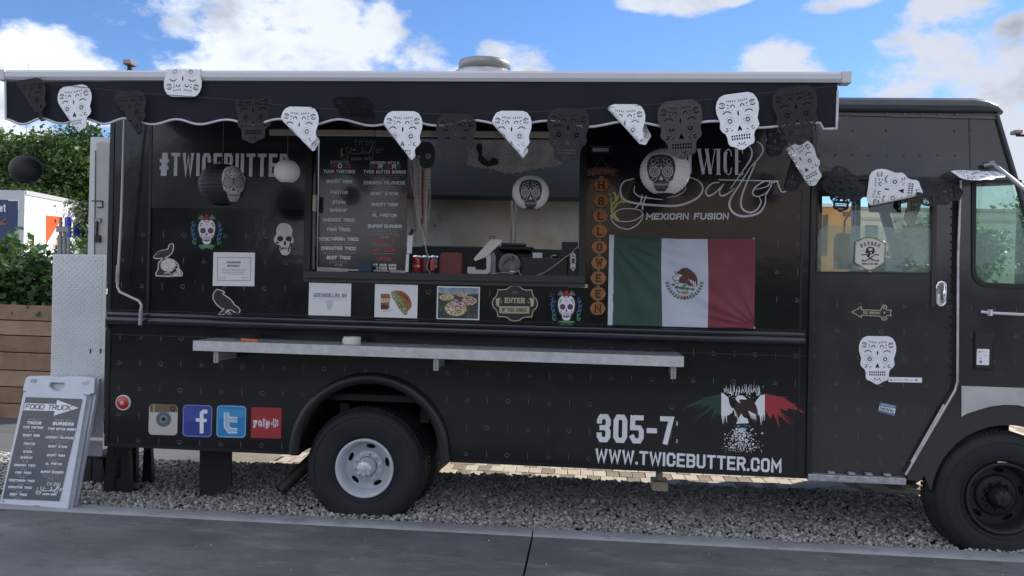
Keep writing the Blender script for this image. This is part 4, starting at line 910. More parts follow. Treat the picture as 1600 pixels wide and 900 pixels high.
part('soil', pl, lambda b: b.box((-7.19,YP+.081,.9), (P(118,500,YP).x-.01,YP+.899,1.15), mat('soil', (.04,.03,.02), .95)))
def shrub(label, pxs, n, tall):
    c0 = P(sum(pxs)/2, 470, YP+.4); s = thing('shrub', label, 'shrub', (c0.x, c0.y, 1.15), 'shrubs in the timber planter')
    xa, xb = P(pxs[0],450,YP+.4).x, P(pxs[1],450,YP+.4).x; b = MB(); stems = []
    for i in range(n):
        x = random.uniform(xa, xb); y = YP+random.uniform(.1,.8); px = 922+ (x)/(y+5.3)*1290 if False else None
        h = random.uniform(.45,.72) ; u = (x-xa)/(xb-xa); h *= tall(u); q = [Vector((x,y,1.1)), Vector((x+random.uniform(-.1,.1), y+random.uniform(-.1,.1), 1.1+h*.55)), Vector((x+random.uniform(-.2,.2), y+random.uniform(-.25,.1), 1.1+h))]
        b.tube(q, [.006,.005,.003], mat('stem_green', (.10,.12,.05), .6), 5); stems.append(q)
    b.build('stem', s, kind='stuff')
    # single leaves, sharing mesh data
    if not hasattr(shrub, 'me'):
        shrub.me = []
        for k in range(3):
            v = [(0,0,0)]; prof = [(.25,.22),(.5,.30),(.75,.22)]
            vs = [(0,0,0)]+[(a, w_, .04-.02*k) for a, w_ in prof]+[(1,0,-.05*k)]+[(a, -w_, .04-.02*k) for a, w_ in prof[::-1]]+[(.5,0,-.03)]
            me = bpy.data.meshes.new('leaf'); me.from_pydata(vs, [], [(8,i,(i+1) % 8) for i in range(8)]); me.materials.append(LS); shrub.me.append(me)
    pos = []
    for q in stems:
        for j in range(int(26)):
            t = random.uniform(.15, 1.0); p = q[0].lerp(q[1], t*2) if t < .5 else q[1].lerp(q[2], t*2-1); pos.append((p, t))
    random.shuffle(pos); pos.sort(key=lambda a: a[0].y)
    for p, t in pos[:150]:
        o = bpy.data.objects.new('leaf', random.choice(shrub.me)); C.objects.link(o); o.parent = s
        o.location = p-WL[s]; L_ = random.uniform(.07,.12); o.scale = (L_,)*3; o.rotation_euler = (random.uniform(-.7,.7), random.uniform(-.9,.5), random.uniform(0, 6.28))
    rest = np.array([tuple(p) for p, t in pos[150:]]); more = rng.uniform([xa-.05,YP+.05,1.1],[xb+.05,YP+.8,1.62], (900, 3)); 
    leaves_mesh('foliage', np.concatenate([rest, more]), .10, LS, s)
shrub('leafy green shrub with tall pale shoots at the left end of the timber planter', (-40, 45), 34, lambda u: 1.35 if u > .35 else 1.1)
shrub('lower leafy green shrub in the timber planter beside the metal tread plate', (45, 145), 34, lambda u: 1.0+.45*u)
# ================================================================== BACKGROUND VEHICLES
A = PD(40, 298, 18.7); Bq = PD(137, 318, 21.5); H = A.z; dr_ = (Bq-A); dr_.z = 0; dr_.normalize(); sd = Vector((dr_.y, -dr_.x, 0))   # along, and outward normal of the long side
mt = thing('moving_truck', 'white rental box truck with a blue roll door parked behind the planter', 'truck', (A.x, A.y, -.09))
BW = mat('box_white', (.78,.78,.77), .4, var=.04, vs=2)
def obox(b, o_, a0, a1, s0, s1, z0, z1, m):
    """box in the truck's own axes: a along its length, s towards its right side"""
    v = [o_+dr_*a+sd*s_+Vector((0,0,z-o_.z)) for z in (z0, z1) for a, s_ in ((a0,s0),(a1,s0),(a1,s1),(a0,s1))]
    b.add(v, [(0,1,2,3),(7,6,5,4),(0,4,5,1),(1,5,6,2),(2,6,7,3),(3,7,4,0)], m)
part('cargo_box', mt, lambda b: obox(b, A, 0, 5.2, -2.3, 0, 1.0, H, BW))
part('rear_frame', mt, lambda b: (obox(b, A, -.03, -.001, -.14, .0, .95, H, mat('frame_white', (.55,.56,.58), .5)), obox(b, A, -.03, -.001, -2.3, -.141, H-.22, H, MT['frame_white'])))
part('roll_door', mt, lambda b: obox(b, A, -.02, -.002, -2.15, -.142, 1.0, H-.221, mat('door_blue', (.03,.05,.13), .5)))
part('top_rail', mt, lambda b: obox(b, A, 0, 5.2, .001, .02, H-.09, H+.01, mat('rail_grey', (.45,.47,.50), .5)))
part('truck_cab', mt, lambda b: (obox(b, A, 5.3, 7.0, -2.1, -.1, .6, 2.1, BW), obox(b, A, 5.21, 7.0, -2.1, -.1, .5, .599, UNDER)))
for a_ in (1.3, 6.0):
    c_ = A+dr_*a_+sd*-.15; part('wheel', mt, lambda b: b.lathe([(.01,-.1),(.42,-.1),(.45,0),(.42,.1),(.01,.1)], RUBBER, (c_.x, c_.y, .36), 'y', 24))
part('underframe', mt, lambda b: obox(b, A, .1, 7, -2.0, -.3, .6, .999, UNDER))
d = Draw(plane_map(A, sd), base=.006)
OR_ = solid('sticker_orange', (.75,.10,.02)); BL_ = solid('rental_blue', (.03,.04,.35))
d.poly([(72,336.5),(98,339),(98,383),(72,382)], OR_); d.lay = 6; d.poly([(72,382),(96,342),(98,345),(90,383)], BW); d.lay = 12; d.poly([(86,383),(98,352),(98,383)], solid('amber', (.8,.35,.05)))
d.lay = 18; d.text('Bud', 102, 372, 139, 371, 33, 5.5, BL_, slant=0); d.build('side_lettering', mt)
d = Draw(plane_map(A-dr_*.03, -dr_), base=.006); d.text('et', 0, 331, 9, 331, 13, 2.2, BW, slant=0); d.stroke([(13,313),(29,313),(29,327)], 2, BW); d.stroke([(10,341),(0,350),(10,350)], 2, solid('rust', (.35,.12,.05))); d.build('door_lettering', mt)
# seen through the cab windows
def bx(Y, x0, y0, x1, y1, depth, m, b): p, q = P(x0,y1,Y), P(x1,y0,Y); b.box((p.x,Y,p.z), (q.x,Y+depth,q.z), m)
ORG = mat('ochre_paint', (.55,.27,.09), .5, var=.06)
ot = thing('ochre_food_trailer', 'ochre painted trailer seen through the rear part of the cab window', 'trailer', (P(1312,460,6.5).x, 6.5, -.09))
part('trailer_body', ot, lambda b: b.box((P(1281,440,6.5).x,6.5,.45), (P(1338,440,6.5).x,8.5,P(1310,322,6.5).z), ORG))
part('trailer_window', ot, lambda b: bx(6.49, 1284,336,1294,400,.008, MT['pillar_grey'], b)); part('vent_panel', ot, lambda b: bx(6.49, 1317,331,1330,338,.008, solid('maroon', (.16,.03,.02)), b))
part('roof_edge', ot, lambda b: bx(6.47, 1279,318,1300,323,.03, BW, b)); part('trailer_wheel', ot, lambda b: b.lathe([(.01,-.1),(.33,-.1),(.36,0),(.33,.1),(.01,.1)], RUBBER, (P(1325,440,6.5).x, 6.62, .27), 'y', 20))
bd = thing('beige_building', 'long beige flat roofed building beyond the cab windows', 'building', (P(1450,470,15).x, 15, -.09))
part('wall', bd, lambda b: b.box((P(1346,440,15).x-2,15,-.09), (P(1585,440,15).x,22,P(1450,329,15).z), mat('stucco', (.60,.54,.41), .85, var=.08, vs=1)))
part('parapet', bd, lambda b: b.box((P(1346,440,15).x-2.05,14.94,P(1450,329,15).z), (P(1585,440,15).x+.05,22.05,P(1450,325,15).z), mat('parapet_buff', (.42,.37,.27), .8)))
for x0, x1 in ((1352,1372),(1410,1424),(1500,1518)): part('window', bd, lambda b: bx(14.96, x0,352,x1,384,.05, mat('far_glass', (.05,.06,.07), .15), b))
part('band', bd, lambda b: b.box((P(1346,440,15).x-2,14.97,P(1450,345,15).z), (P(1585,440,15).x,14.998,P(1450,341,15).z), MT['parapet_buff']))
def car(label, px, depthY, col, sgn=1):
    g = P(px, 440, depthY); t = thing('parked_car', label, 'car', (g.x, depthY, -.09), 'cars parked beyond the cab windows'); cm = mat('car_'+col[0], col[1], .25, coat=.8)
    prof = [(-2.1,.35),(-2.15,.75),(-1.5,.88),(-.95,1.34),(.35,1.40),(1.15,.95),(2.0,.80),(2.1,.35)]
    b = MB(); n = len(prof); v = [(g.x+a, depthY+.0+(.12 if z > .9 else 0), z-.09) for a, z in prof]+[(g.x+a, depthY+1.75-(.12 if z > .9 else 0), z-.09) for a, z in prof]
    b.add(v, [tuple(range(n))[::-1], tuple(range(n, 2*n))]+[(i, (i+1) % n, n+(i+1) % n, n+i) for i in range(n)], cm); b.build('body', t)
    part('side_window', t, lambda b: b.add([(g.x-1.3,depthY+.03,.84),(g.x-.85,depthY+.10,1.19),(g.x+.3,depthY+.10,1.23),(g.x+.85,depthY+.03,.88)], [(3,2,1,0)][::-1] if 0 else [(0,3,2,1)], MT['far_glass']))
    for a in (-1.35, 1.3): part('wheel', t, lambda b: b.lathe([(.01,-.03),(.2,-.04),(.31,-.02),(.33,.05),(.33,.18)], RUBBER, (g.x+a, depthY+.01, .24), 'y', 20))
car('pale silver parked car in front of the beige building', 1425, 12.2, ('silver', (.55,.57,.60)))
car('dark blue parked car beyond the front side window of the cab', 1545, 12.6, ('navy', (.03,.05,.09)))
# lamps on poles over the roofs
def f_l(px, py, depth, head, name, label, arm=0):
    c_ = PD(px, py, depth); t = thing(name, label, 'lamp', (c_.x, c_.y, -.09)); k = depth/FOC
    part('pole', t, lambda b: b.tube([(c_.x+arm*k,c_.y,-.09), (c_.x+arm*k,c_.y,c_.z)], .05, DARK, 8))
    if arm: part('arm', t, lambda b: b.tube([(c_.x+arm*k,c_.y,c_.z-.02), c_-Vector((0,0,.02))], .03, DARK, 6))
    w, h = head; part('lamp_head', t, lambda b: b.box((c_.x-w*k/2,c_.y-.12,c_.z), (c_.x+w*k/2,c_.y+.12,c_.z+h*k), mat('lamp_head', (.16,.15,.16), .5), .02)); part('lamp_glass', t, lambda b: b.box((c_.x-w*k*.4,c_.y-.13,c_.z+h*k*.2), (c_.x+w*k*.4,c_.y-.121,c_.z+h*k*.8), solid('dull_pink', (.35,.22,.24)), .0))
f_l(203, 103, 16, (13,8), 'flood_lamp', 'small square floodlight on a pole showing above the awning at the left')
f_l(1588, 210, 18, (12,6), 'street_lamp', 'small lamp on a bent arm beside the windscreen at the right edge', arm=60)
def f(b):
    c_ = PD(241, 111, 14); b.tube([(c_.x,c_.y,-.09),(c_.x,c_.y,c_.z-.05)], .035, DARK, 8); b.add([c_+Vector((-.055,0,-.05)), c_+Vector((0,0,.02)), c_+Vector((.055,0,-.05)), c_+Vector((-.055,.1,-.05)), c_+Vector((0,.1,.02)), c_+Vector((.055,.1,-.05))], [(0,2,1),(3,4,5),(0,1,4,3),(1,2,5,4),(0,3,5,2)], WHITEM)
solo('camera_pole', 'slim dark pole with a tiny pointed white cap just above the awning bar', 'pole', f)
# --- across the yard, mirrored in the black paint
yb_ = thing('yard_building', 'tan rendered building across the yard that the paint mirrors', 'building', (2, -24, -.09))
part('wall', yb_, lambda b: b.box((-7,-30,-.09), (9,-24,6.5), mat('tan_render', (.52,.42,.33), .85, var=.15, vs=1)))
part('roof_lip', yb_, lambda b: b.box((-7.2,-30.2,6.5), (9.2,-23.8,6.75), MT['parapet_buff']))
for x in (-5,-1.2,2.6,6.4): part('window', yb_, lambda b: b.box((x-.9,-24.0+.002,1.0), (x+.9,-23.95,2.6), MT['far_glass']))
tree('yard_tree', 'dark leafy tree across the yard beside the tan building', (-13,-22,-.09), 0, [(-13,-22,4.5,3,3,2.4),(-15,-22,3.6,2.4,2.4,2),(-11,-22,5.5,2,2,1.8)], 7000, .3, LT)

hg = thing('reflection_hedge', 'long dark hedge added out of view to darken the reflection in the paint', 'hedge', (0,-15,-.09))  # unseen, added so the paint mirrors a darker band
part('hedge_core', hg, lambda b: b.box((-16,-15.6,-.09), (16,-14.4,2.1), mat('hedge_green', (.02,.035,.018), .9, var=.4, vs=4)))
leaves_mesh('foliage', rng.uniform([-16,-15.8,0],[16,-14.1,2.35], (7000,3)), .22, LT, hg)
# ================================================================== PRINT ON THE TRUCK
WM = wall_map(0)
# faint repeated marks of the wrap
def marks():
    d = Draw(WM, base=.0006)
    def tick(x, y): d.stroke([(x,y-6),(x+.2,y),(x,y+6.5)], 1, WRAPD, taper=[.3,1.3,.3])
    def curl(x, y, k):
        if k: d.ring(x, y, 3.6, .8, WRAPD, 8, ry=2.7); d.stroke([(x-2,y+2.5),(x+2.6,y+4.2)], .8, WRAPD)
        else: d.stroke(spl([(x-2.6,y-3),(x+1,y-.5),(x-3,y+2.6),(x+2.6,y+3),(x+3.4,y-1)], 2), .8, WRAPD)
    def ok(x, y):
        if 295 < x < 1072 and 522 < y < 590 and abs(y-(548+(x-300)*.034)) < 18: return False
        if y < 345 and x < 1260: return x > 1115 and y > 330
        if 945 < x < 1190 and y < 520: return False
        if 476 < x < 918 and y < 452+(x-476)*.02: return False
        if 452 < x < 702 and y > 588 and math.hypot(x-577, y-708) < 128: return False
        if abs(y-(512+(x-700)*.0295)) < 20: return False
        if 925 < x < 1250 and y > 605 and y > 630: return x > 1040 and y < 690 and abs(x-1160) > 95
        if 225 < x < 445 and 628 < y < 688: return False
        return True
    for r in range(11):
        for c_ in range(36):
            x = 192+c_*32.0+(0 if r % 2 else 0)+r*-.9; y = 325+r*40.2+(x-192)*(.012+r*.0032)
            if x > 1250 or y > by(x)-8 or x < 172: continue
            if not ok(x, y): continue
            s = (r+c_) % 2
            if s: tick(x, y)
            else: curl(x, y, (c_//2) % 2)
    for r in range(13):
        for c_ in range(10):
            x = 1276+c_*35-r*.5; y = 228+r*41+(x-1276)*.03
            if x > 1490 and y < 470: continue
            if y > 740 or 262 < y < 440 or x > 1600 or (x > 1494-(y-598)*.57 and y > 590): continue
            if r < 1 and False: continue
            mp = wall_map(.022 if 1275 < x < 1492 and y > 280 else 0.0); d.mp = mp
            if (r+c_) % 2: tick(x, y)
            else: curl(x, y, (c_//2) % 2)
    d.mp = WM
    return d
marks().build('wrap_pattern', truck, kind='stuff')
d = Draw(wall_map(-.007)); d.text('#TWICEBUTTER', 249, 274.5, 450, 276.5, 36, 5.3, LETG); d.build('hashtag_lettering', truck)
d = Draw(WM); d.text('305-7', 932, 690.5, 1052, 695, 44, 7.8, LETW, gap=1.6); d.rect(1057,658,1058.5,665,LETW); d.rect(1057,686,1058.5,692,LETW)
d.text('WWW.TWICEBUTTER.COM', 930, 722, 1221, 739, 21.5, 3.9, LETW, gap=1.5); d.build('phone_and_web_lettering', truck)
# the script logo
def logo():
    d = Draw(WM); m = LETG; o = [(0,0)]
    for q, w in (([(1078,236),(1078,271)],5),([(1070,234),(1086,234)],1.4),([(1092,233),(1099,272)],5),([(1099.5,272),(1106,236)],1.3),([(1104,233),(1110,272)],5),([(1110.5,272),(1117,234)],1.3),([(1122.5,233),(1122.5,272)],5.2),([(1118.5,233),(1126.5,233)],1.2),([(1118.5,272.5),(1126.5,272.5)],1.2),
                 ([(1134.5,237),(1133,243),(1133,263),(1134.5,269)],5),([(1134,236),(1138,233),(1142,236),(1143,244)],1.5),([(1134,270),(1138,273),(1142,270),(1143,262)],1.5),([(1151,233),(1151,272.5)],5),([(1148,233),(1160,233.5),(1160.5,240)],1.3),([(1148,272.5),(1160,273),(1161,265)],1.3),([(1151,252),(1157,252.3)],1.3),([(1089,233),(1095.5,233)],1.2),([(1101,233),(1107.5,233)],1.2),([(1114,233.5),(1119,233.6)],1.2)): d.stroke(q, w, m)
    S = lambda p, w, n=6, tp=None: d.stroke(spl(p, n), w*.82, m, taper=([.82*tp(i/(len(spl(p, n))-1)) for i in range(len(spl(p, n)))] if tp else None))
    th = lambda a, b: (lambda t: a+(b-a)*math.sin(math.pi*t))
    S([(991,279),(975,284),(969,297),(975,312),(996,318),(1030,321),(1060,321),(1087,311),(1098,297),(1093,284),(1078,277)], 2, tp=th(1.4,4.2))
    S([(992,290),(991,300),(999,307),(1010,309),(1036,312)], 2, tp=th(1.2,2.6)); S([(1042,309),(1060,305),(1071,296),(1070,286)], 1.4, tp=th(.8,1.6))
    S([(1003,304),(1001,316),(993,325)], 2.6); S([(1010,306),(1005,318),(1004,328)], 2.8)
    S([(1124,285),(1112,287),(1103,298),(1106,306),(1115,303),(1124,295),(1131,287)], 2.2, tp=th(1.6,3)); S([(1131,287),(1124,300),(1128,306),(1138,302),(1148,294)], 2.4, tp=th(1.4,3.2))
    S([(1141,295),(1160,268),(1172,250),(1175,238),(1172,230),(1168,227)], 2.6, tp=th(1.4,3)); S([(1172,262),(1187,245),(1192,235),(1190,226),(1182,221)], 2, tp=th(1.2,2.6))
    S([(1172,262),(1156,288),(1141,312),(1141,326),(1150,335),(1165,338),(1185,333),(1195,320),(1196,306)], 2.6, tp=th(1.8,4.2)); S([(1172,262),(1180,255),(1165,290),(1158,312),(1160,326),(1172,332),(1183,327),(1189,316),(1186,308)], 2.4, tp=th(1.4,3.6))
    S([(1180,296),(1197,292),(1203,285),(1195,283),(1181,292),(1176,302),(1183,307),(1196,302),(1206,290)], 2.2, tp=th(1.2,2.6)); S([(1206,284),(1204,292),(1196,306)], 2); S([(1206,286),(1214,284),(1217,291),(1222,300),(1232,297)], 2.2, tp=th(1.4,2.4))
    d.stroke([(1123,281),(1217,283)], 1.6, m)
    # bowl
    S([(958,333),(970,327),(984,326),(998,328),(1004,334),(996,342),(982,346),(966,345),(956,338),(958,333)], 1.6); S([(954,336),(957,346),(966,354),(980,358),(993,353),(1002,344),(1005,334)], 1.8)
    d.lay = 2
    S_ = lambda p, w: d.stroke(spl(p, 4), w, LGREEN)
    S_([(964,344),(957,336),(956,322),(962,313),(962,306),(959,300)], 3.4); S_([(958,330),(963,320),(971,315),(976,317)], 2.6); S_([(957,322),(954,314),(956,308)], 2.4); S_([(961,316),(966,309),(966,304)], 2); d.circ(972,311,1.8,LGREEN,8); d.circ(953,304,1.6,LGREEN,8); d.circ(977,311,1.2,LGREEN,8)
    d.poly([(956,334),(961,330),(963,338),(968,343),(964,344),(958,341)], LGREEN)
    d.text('MEXICAN FUSION', 1009, 343.5, 1138, 343, 10.5, 2.3, LETG, gap=1.8, slant=.12)
    return d
logo().build('logo', truck)
# eagle splash
def splash():
    d = Draw(WM); R_ = random.Random(4)
    gw = [(1127,616),(1112,618),(1097,623),(1080,631),(1066,640),(1084,634),(1098,632),(1095,637),(1110,633),(1103,642),(1117,637),(1110,656),(1123,642),(1120,652),(1127,644)]
    d.poly(gw, mat('dim_green', (.020,.052,.045), .5)); rw = [(1195,615),(1210,618),(1225,622),(1240,632),(1258,646),(1244,641),(1232,637),(1230,642),(1218,638),(1222,650),(1214,642),(1218,668),(1208,646),(1204,655),(1195,640)]
    d.poly(rw, RED)
    for i in range(16):
        a = R_.uniform(-.2,1.1); l = R_.uniform(22,60); d.stroke([(1196,620+i), (1196+l*.5*math.cos(a),620+i+l*.4*math.sin(a)), (1196+l*math.cos(a*.8),622+i+l*math.sin(a*.8))], 1, RED, taper=[2.4,1.6,.4])
        d.stroke([(1126,620+i), (1126-l*.5*math.cos(a),620+i+l*.3*math.sin(a)), (1126-l*math.cos(a*.8),622+i+l*.8*math.sin(a*.8))], 1, MT['dim_green'], taper=[2.2,1.4,.4])
    d.poly([(1127,613),(1133,617),(1138,621),(1140,632),(1145,640),(1140,648),(1134,650),(1127,648)], LETW); d.poly([(1195,616),(1188,618),(1183,624),(1178,632),(1182,640),(1184,648),(1190,650),(1195,646)], LETW)
    for (x, y) in ((1128,648),(1131,650),(1134,648),(1188,650),(1191,648),(1194,646)): d.stroke([(x,y-3),(x+R_.uniform(-2,2),y+R_.uniform(8,16))], 1, LETW, taper=[3,.4])
    for i in range(26): x = 1132+i*2.2; d.stroke([(x,613+R_.uniform(-2,6)),(x+R_.uniform(-2,2),603+R_.uniform(-3,5))], 1, LETW, taper=[R_.uniform(.8,2),.3])
    d.lay = 2
    d.poly(spl([(1149,630),(1156,622),(1166,621),(1176,626),(1183,638),(1184,652),(1180,660),(1174,656),(1170,648),(1164,650),(1158,656),(1152,650),(1147,640),(1149,630)], 3)[:-1], mat('eagle_brown', (.030,.016,.014), .5))
    d.lay = 4; d.poly(spl([(1149,623),(1152,619),(1160,618),(1167,624),(1160,624),(1155,625),(1157,630),(1152,627),(1149,623)], 3)[:-1], LETW)
    for i in range(6): d.stroke([(1170+i*2,642+i),(1174+i*1.5,654+i*.6)], 1, LETW, taper=[1.6,.4])
    d.stroke(spl([(1139,641),(1143,645),(1145,638),(1148,643),(1149,650)],4), 1.4, LETW); d.stroke([(1149,644),(1152,652),(1156,660)], 2.4, CREAM); d.poly([(1150,662),(1158,646),(1162,652),(1168,654),(1170,661)], LETW); d.poly([(1154,662),(1158,656),(1165,656),(1168,662)], mat('olive', (.20,.19,.08), .5))
    d.stroke([(1146,666),(1156,664),(1166,664),(1173,668)], 3, MT['dim_green']); d.poly([(1150,670),(1158,668),(1168,669),(1163,674),(1155,674)], mat('pale_blue', (.25,.42,.55), .5))
    for k in range(420):
        t = R_.random()**.8; x = 1158+R_.gauss(0, 7+9*t); y = 668+t*37+R_.gauss(0,2); r = R_.uniform(.35,1.25)*(1.2-.5*t)
        if 1127 < x < 1192 and y < 708: d.circ(x, y, r, LETW, 5)
    for k in range(60):
        x, y = R_.uniform(1128,1194), R_.uniform(604,622); d.circ(x, y, R_.uniform(.3,1), LETW, 5)
    for x, y, r in ((1176.5,694,1.8),(1191,677,1.6),(1141,614,1.6),(1167,706,1)): d.circ(x, y, r, LETW, 7)
    return d
splash().build('eagle_splash', truck)
# social icons
def rr(x0, y0, x1, y1, r, n=5, sh=.03):
    o = []
    for cx, cy, a in ((x1-r,y0+r,-90),(x1-r,y1-r,0),(x0+r,y1-r,90),(x0+r,y0+r,180)):
        o += [(cx+r*math.cos(math.radians(a+90*i/n)), cy+r*math.sin(math.radians(a+90*i/n))) for i in range(n+1)]
    return [(x-.0236*(y-y0), y+sh*(x-x0)) for x, y in o]
def icons():
    d = Draw(WM); d.poly(rr(233,631,278,679,6), CREAM if 0 else mat('icon_ivory', (.50,.49,.45), .4)); d.lay = 1
    d.poly([(234,634),(236,631.5),(274,632),(277,635),(277.5,644),(262,644),(250,644),(234,644)], mat('icon_brown', (.17,.11,.07), .5)); d.lay = 2
    for i, m_ in enumerate((RED, YELL, GLIGHT, BLUE)): d.rect(238.5+i*1.3,631.5,239.8+i*1.3,644,m_)
    d.circ(270,638.5,4.2,INK,12); d.circ(255.5,655,12,MIDG,22); d.lay = 3; d.circ(270,638.5,2.2,MIDG,8); d.circ(255.5,655,10.5,mat('lens_blue', (.10,.13,.17), .3),22); d.lay = 4; d.circ(255.5,655,6,mat('lens_light', (.22,.28,.33), .3),18); d.lay = 5; d.circ(255.5,655,3.4,INK,14)
    d.build('photo_icon', truck)
    d = Draw(WM); d.poly(rr(286,632,332,682,6), mat('icon_rim_blue', (.16,.20,.50), .4)); d.lay = 1; d.poly(rr(288,634,330,680,5), mat('icon_blue', (.035,.055,.30), .4)); d.lay = 2; d.poly([(289,636),(329,638),(329,650),(289,660)], mat('icon_blue_sheen', (.055,.085,.36), .4)); d.lay = 3
    d.stroke([(324,643),(318,643),(315,646),(315,677)], 6, LETW); d.stroke([(306,656),(323,657)], 5, LETW); d.build('letter_f_icon', truck)
    d = Draw(WM); d.poly(rr(339,633,385,683,6), mat('icon_rim_cyan', (.20,.42,.62), .4)); d.lay = 1; d.poly(rr(341,635,383,681,5), mat('icon_cyan', (.03,.22,.55), .4)); d.lay = 2; d.poly([(342,638),(382,640),(382,652),(342,655)], mat('icon_cyan_sheen', (.06,.30,.62), .4)); d.lay = 3
    d.stroke([(354,644),(354,666),(359,673),(371,673)], 8.5, LETW); d.stroke([(354,655),(371,656)], 8.5, LETW); d.lay = 4; d.stroke([(354,644),(354,666),(359,673),(371,673)], 5.5, mat('icon_light_cyan', (.35,.55,.72), .4)); d.lay = 5; d.stroke([(354,655),(371,656)], 5.5, MT['icon_light_cyan']); d.build('letter_t_icon', truck)
    d = Draw(WM); d.rect(393,636,440,684,RED); d.lay = 1; d.text('yelp', 395.5, 666, 422, 667, 12.5, 3.4, LETW, slant=0, gap=1.2); d.lay = 2
    for a in (-100,-35,35,95,170): d.stroke([(429.5+1.5*math.cos(math.radians(a)),661+1.5*math.sin(math.radians(a))),(429.5+6*math.cos(math.radians(a)),661+6.5*math.sin(math.radians(a)))], 3.8, LETW)
    d.lay = 3; d.text('yelp', 396.4, 665.2, 421.1, 666.2, 10.9, .9, RED, slant=0, gap=1.2)
    for a in (-100,-35,35,95,170): d.stroke([(429.5+2*math.cos(math.radians(a)),661+2*math.sin(math.radians(a))),(429.5+5*math.cos(math.radians(a)),661+5.5*math.sin(math.radians(a)))], 1.8, RED)
    d.build('review_icon', truck)
icons()
# ================================================================== THINGS STUCK ON THE TRUCK
def flat(name, label, cat, mp, fn, base=.0015, group=None):
    d = Draw(mp, base); fn(d); o = d.b.build(name, None, recentre=True); return setp(o, label, cat, group)
WK = wall_map(0)
def skull_pts(cx, cy, w, h):
    q = [(.0,-.5),(.28,-.47),(.45,-.33),(.5,-.12),(.44,.08),(.40,.18),(.27,.27),(.24,.40),(.12,.5),(0,.5)]
    q = spl(q, 3); q = q+[(-x, y) for x, y in q[-2:0:-1]]; return [(cx+x*w, cy+y*h) for x, y in q]
def sugar(d, cx, cy, s=1.0):
    w, h = 26*s, 39*s; B_ = mat('swirl_blue', (.06,.16,.34), .5); SIL = mat('foil_grey', (.18,.20,.24), .5)
    d.poly(skull_pts(cx, cy+1, w*1.2, h*1.1), INK); d.lay = 1; d.poly(skull_pts(cx, cy, w, h), LETW); d.lay = 2
    for sx in (-1, 1):
        e = (cx+sx*6.0*s, cy-1.5*s); d.circ(*e, 4.5*s, solid('plum', (.06,.03,.11)), 12)
        for k in range(8): a = k*.785; d.circ(e[0]+3.9*s*math.cos(a), e[1]+3.9*s*math.sin(a), .9*s, BLUE, 5)
        d.lay = 3; d.circ(*e, 2.3*s, RED, 8); d.lay = 4; d.circ(*e, 1*s, INK, 6); d.lay = 2
        for k in range(3): d.stroke([(cx+sx*(7+k*1.2)*s, cy-(13-k*2.4)*s), (cx+sx*(10+k*.5)*s, cy-(12-k*2.2)*s)], 1.5*s, INK if k != 1 else GLIGHT)
        for k in range(3): d.stroke([(cx+sx*(k*1.5)*s, cy+12.5*s), (cx+sx*(k*2.6)*s, cy+(16-k)*s)], 1.6*s, INK)
        d.circ(cx+sx*8*s, cy+6*s, 1.5*s, PINK, 8)
        # side scrolls
        for k in range(5):
            yy = cy-13*s+k*7*s; xx = cx+sx*(19+1.6*math.sin(k*1.4))*s
            d.ring(xx+sx*1.4*s, yy, 2.5*s, 1.2*s, B_ if k < 4 else GLIGHT, 9, 0, 290); d.stroke(spl([(xx-sx*2*s, yy+3*s), (xx+sx*.6*s, yy+5*s), (xx+sx*3.5*s, yy+3*s)], 3), 1.2*s, B_)
        for k in range(4): a = math.radians(-62+k*16); d.stroke([(cx+sx*4*s, cy-20*s), (cx+sx*(4+10*math.cos(a))*s, cy+(-20+10*math.sin(a)+2)*s)], 1.5*s, SIL)
        for k in range(4): a = math.radians(10+k*18); d.stroke([(cx+sx*3*s, cy+21*s), (cx+sx*(3+10*math.cos(a))*s, cy+(20+9*math.sin(a))*s)], 1.5*s, SIL if k > 1 else GLIGHT)
    d.poly([(cx,cy+1.2*s),(cx+1.7*s,cy+5*s),(cx,cy+6.2*s),(cx-1.7*s,cy+5*s)], INK)
    for k in range(2):
        for j in range(6): x = cx+(j-2.5)*2*s; y = cy+(8.3+k*2.5)*s; d.poly([(x-.9*s,y-1.1*s),(x+.9*s,y-1.1*s),(x+.9*s,y+1.1*s),(x-.9*s,y+1.1*s)], PINK); 
    d.lay = 3
    for k in range(2):
        for j in range(6): x = cx+(j-2.5)*2*s; y = cy+(8.3+k*2.5)*s; d.poly([(x-.55*s,y-.8*s),(x+.55*s,y-.8*s),(x+.55*s,y+.8*s),(x-.55*s,y+.8*s)], LETW)
    d.circ(cx, cy-11*s, 1.1*s, RED, 6); d.stroke([(cx-4*s,cy-16.5*s),(cx,cy-15.5*s),(cx+4*s,cy-16.5*s)], 1*s, PINK)
    for (x, y, r) in ((0,-22,3.6),(-3.4,-20,3),(3.4,-20,3),(0,-25,2.6)): d.circ(cx+x*s, cy+y*s, r*s, RED, 9)
    d.lay = 4
    for (x, y, r) in ((0,-22,2.2),(-3.4,-20,1.8),(3.4,-20,1.8)): d.ring(cx+x*s, cy+y*s, r*s, .6*s, solid('deep_red', (.12,.01,.02)), 8)
    d.lay = 2
    for (x, y, r) in ((0,22,3),(-3,24,2.4),(3,24,2.4)): d.circ(cx+x*s, cy+y*s, r*s, GLIGHT, 7)
flat('skull_decal', 'colourful sugar skull sticker with a red rose, above the consumer advisory sheet', 'sticker', WK, lambda d: sugar(d, 323, 362))
flat('skull_decal', 'colourful sugar skull sticker with a red rose, beside the black ENTER IF YOU DARE sign', 'sticker', WK, lambda d: sugar(d, 885, 481))
BONE = mat('bone_white', (.60,.58,.52), .5, var=.15, vs=30)
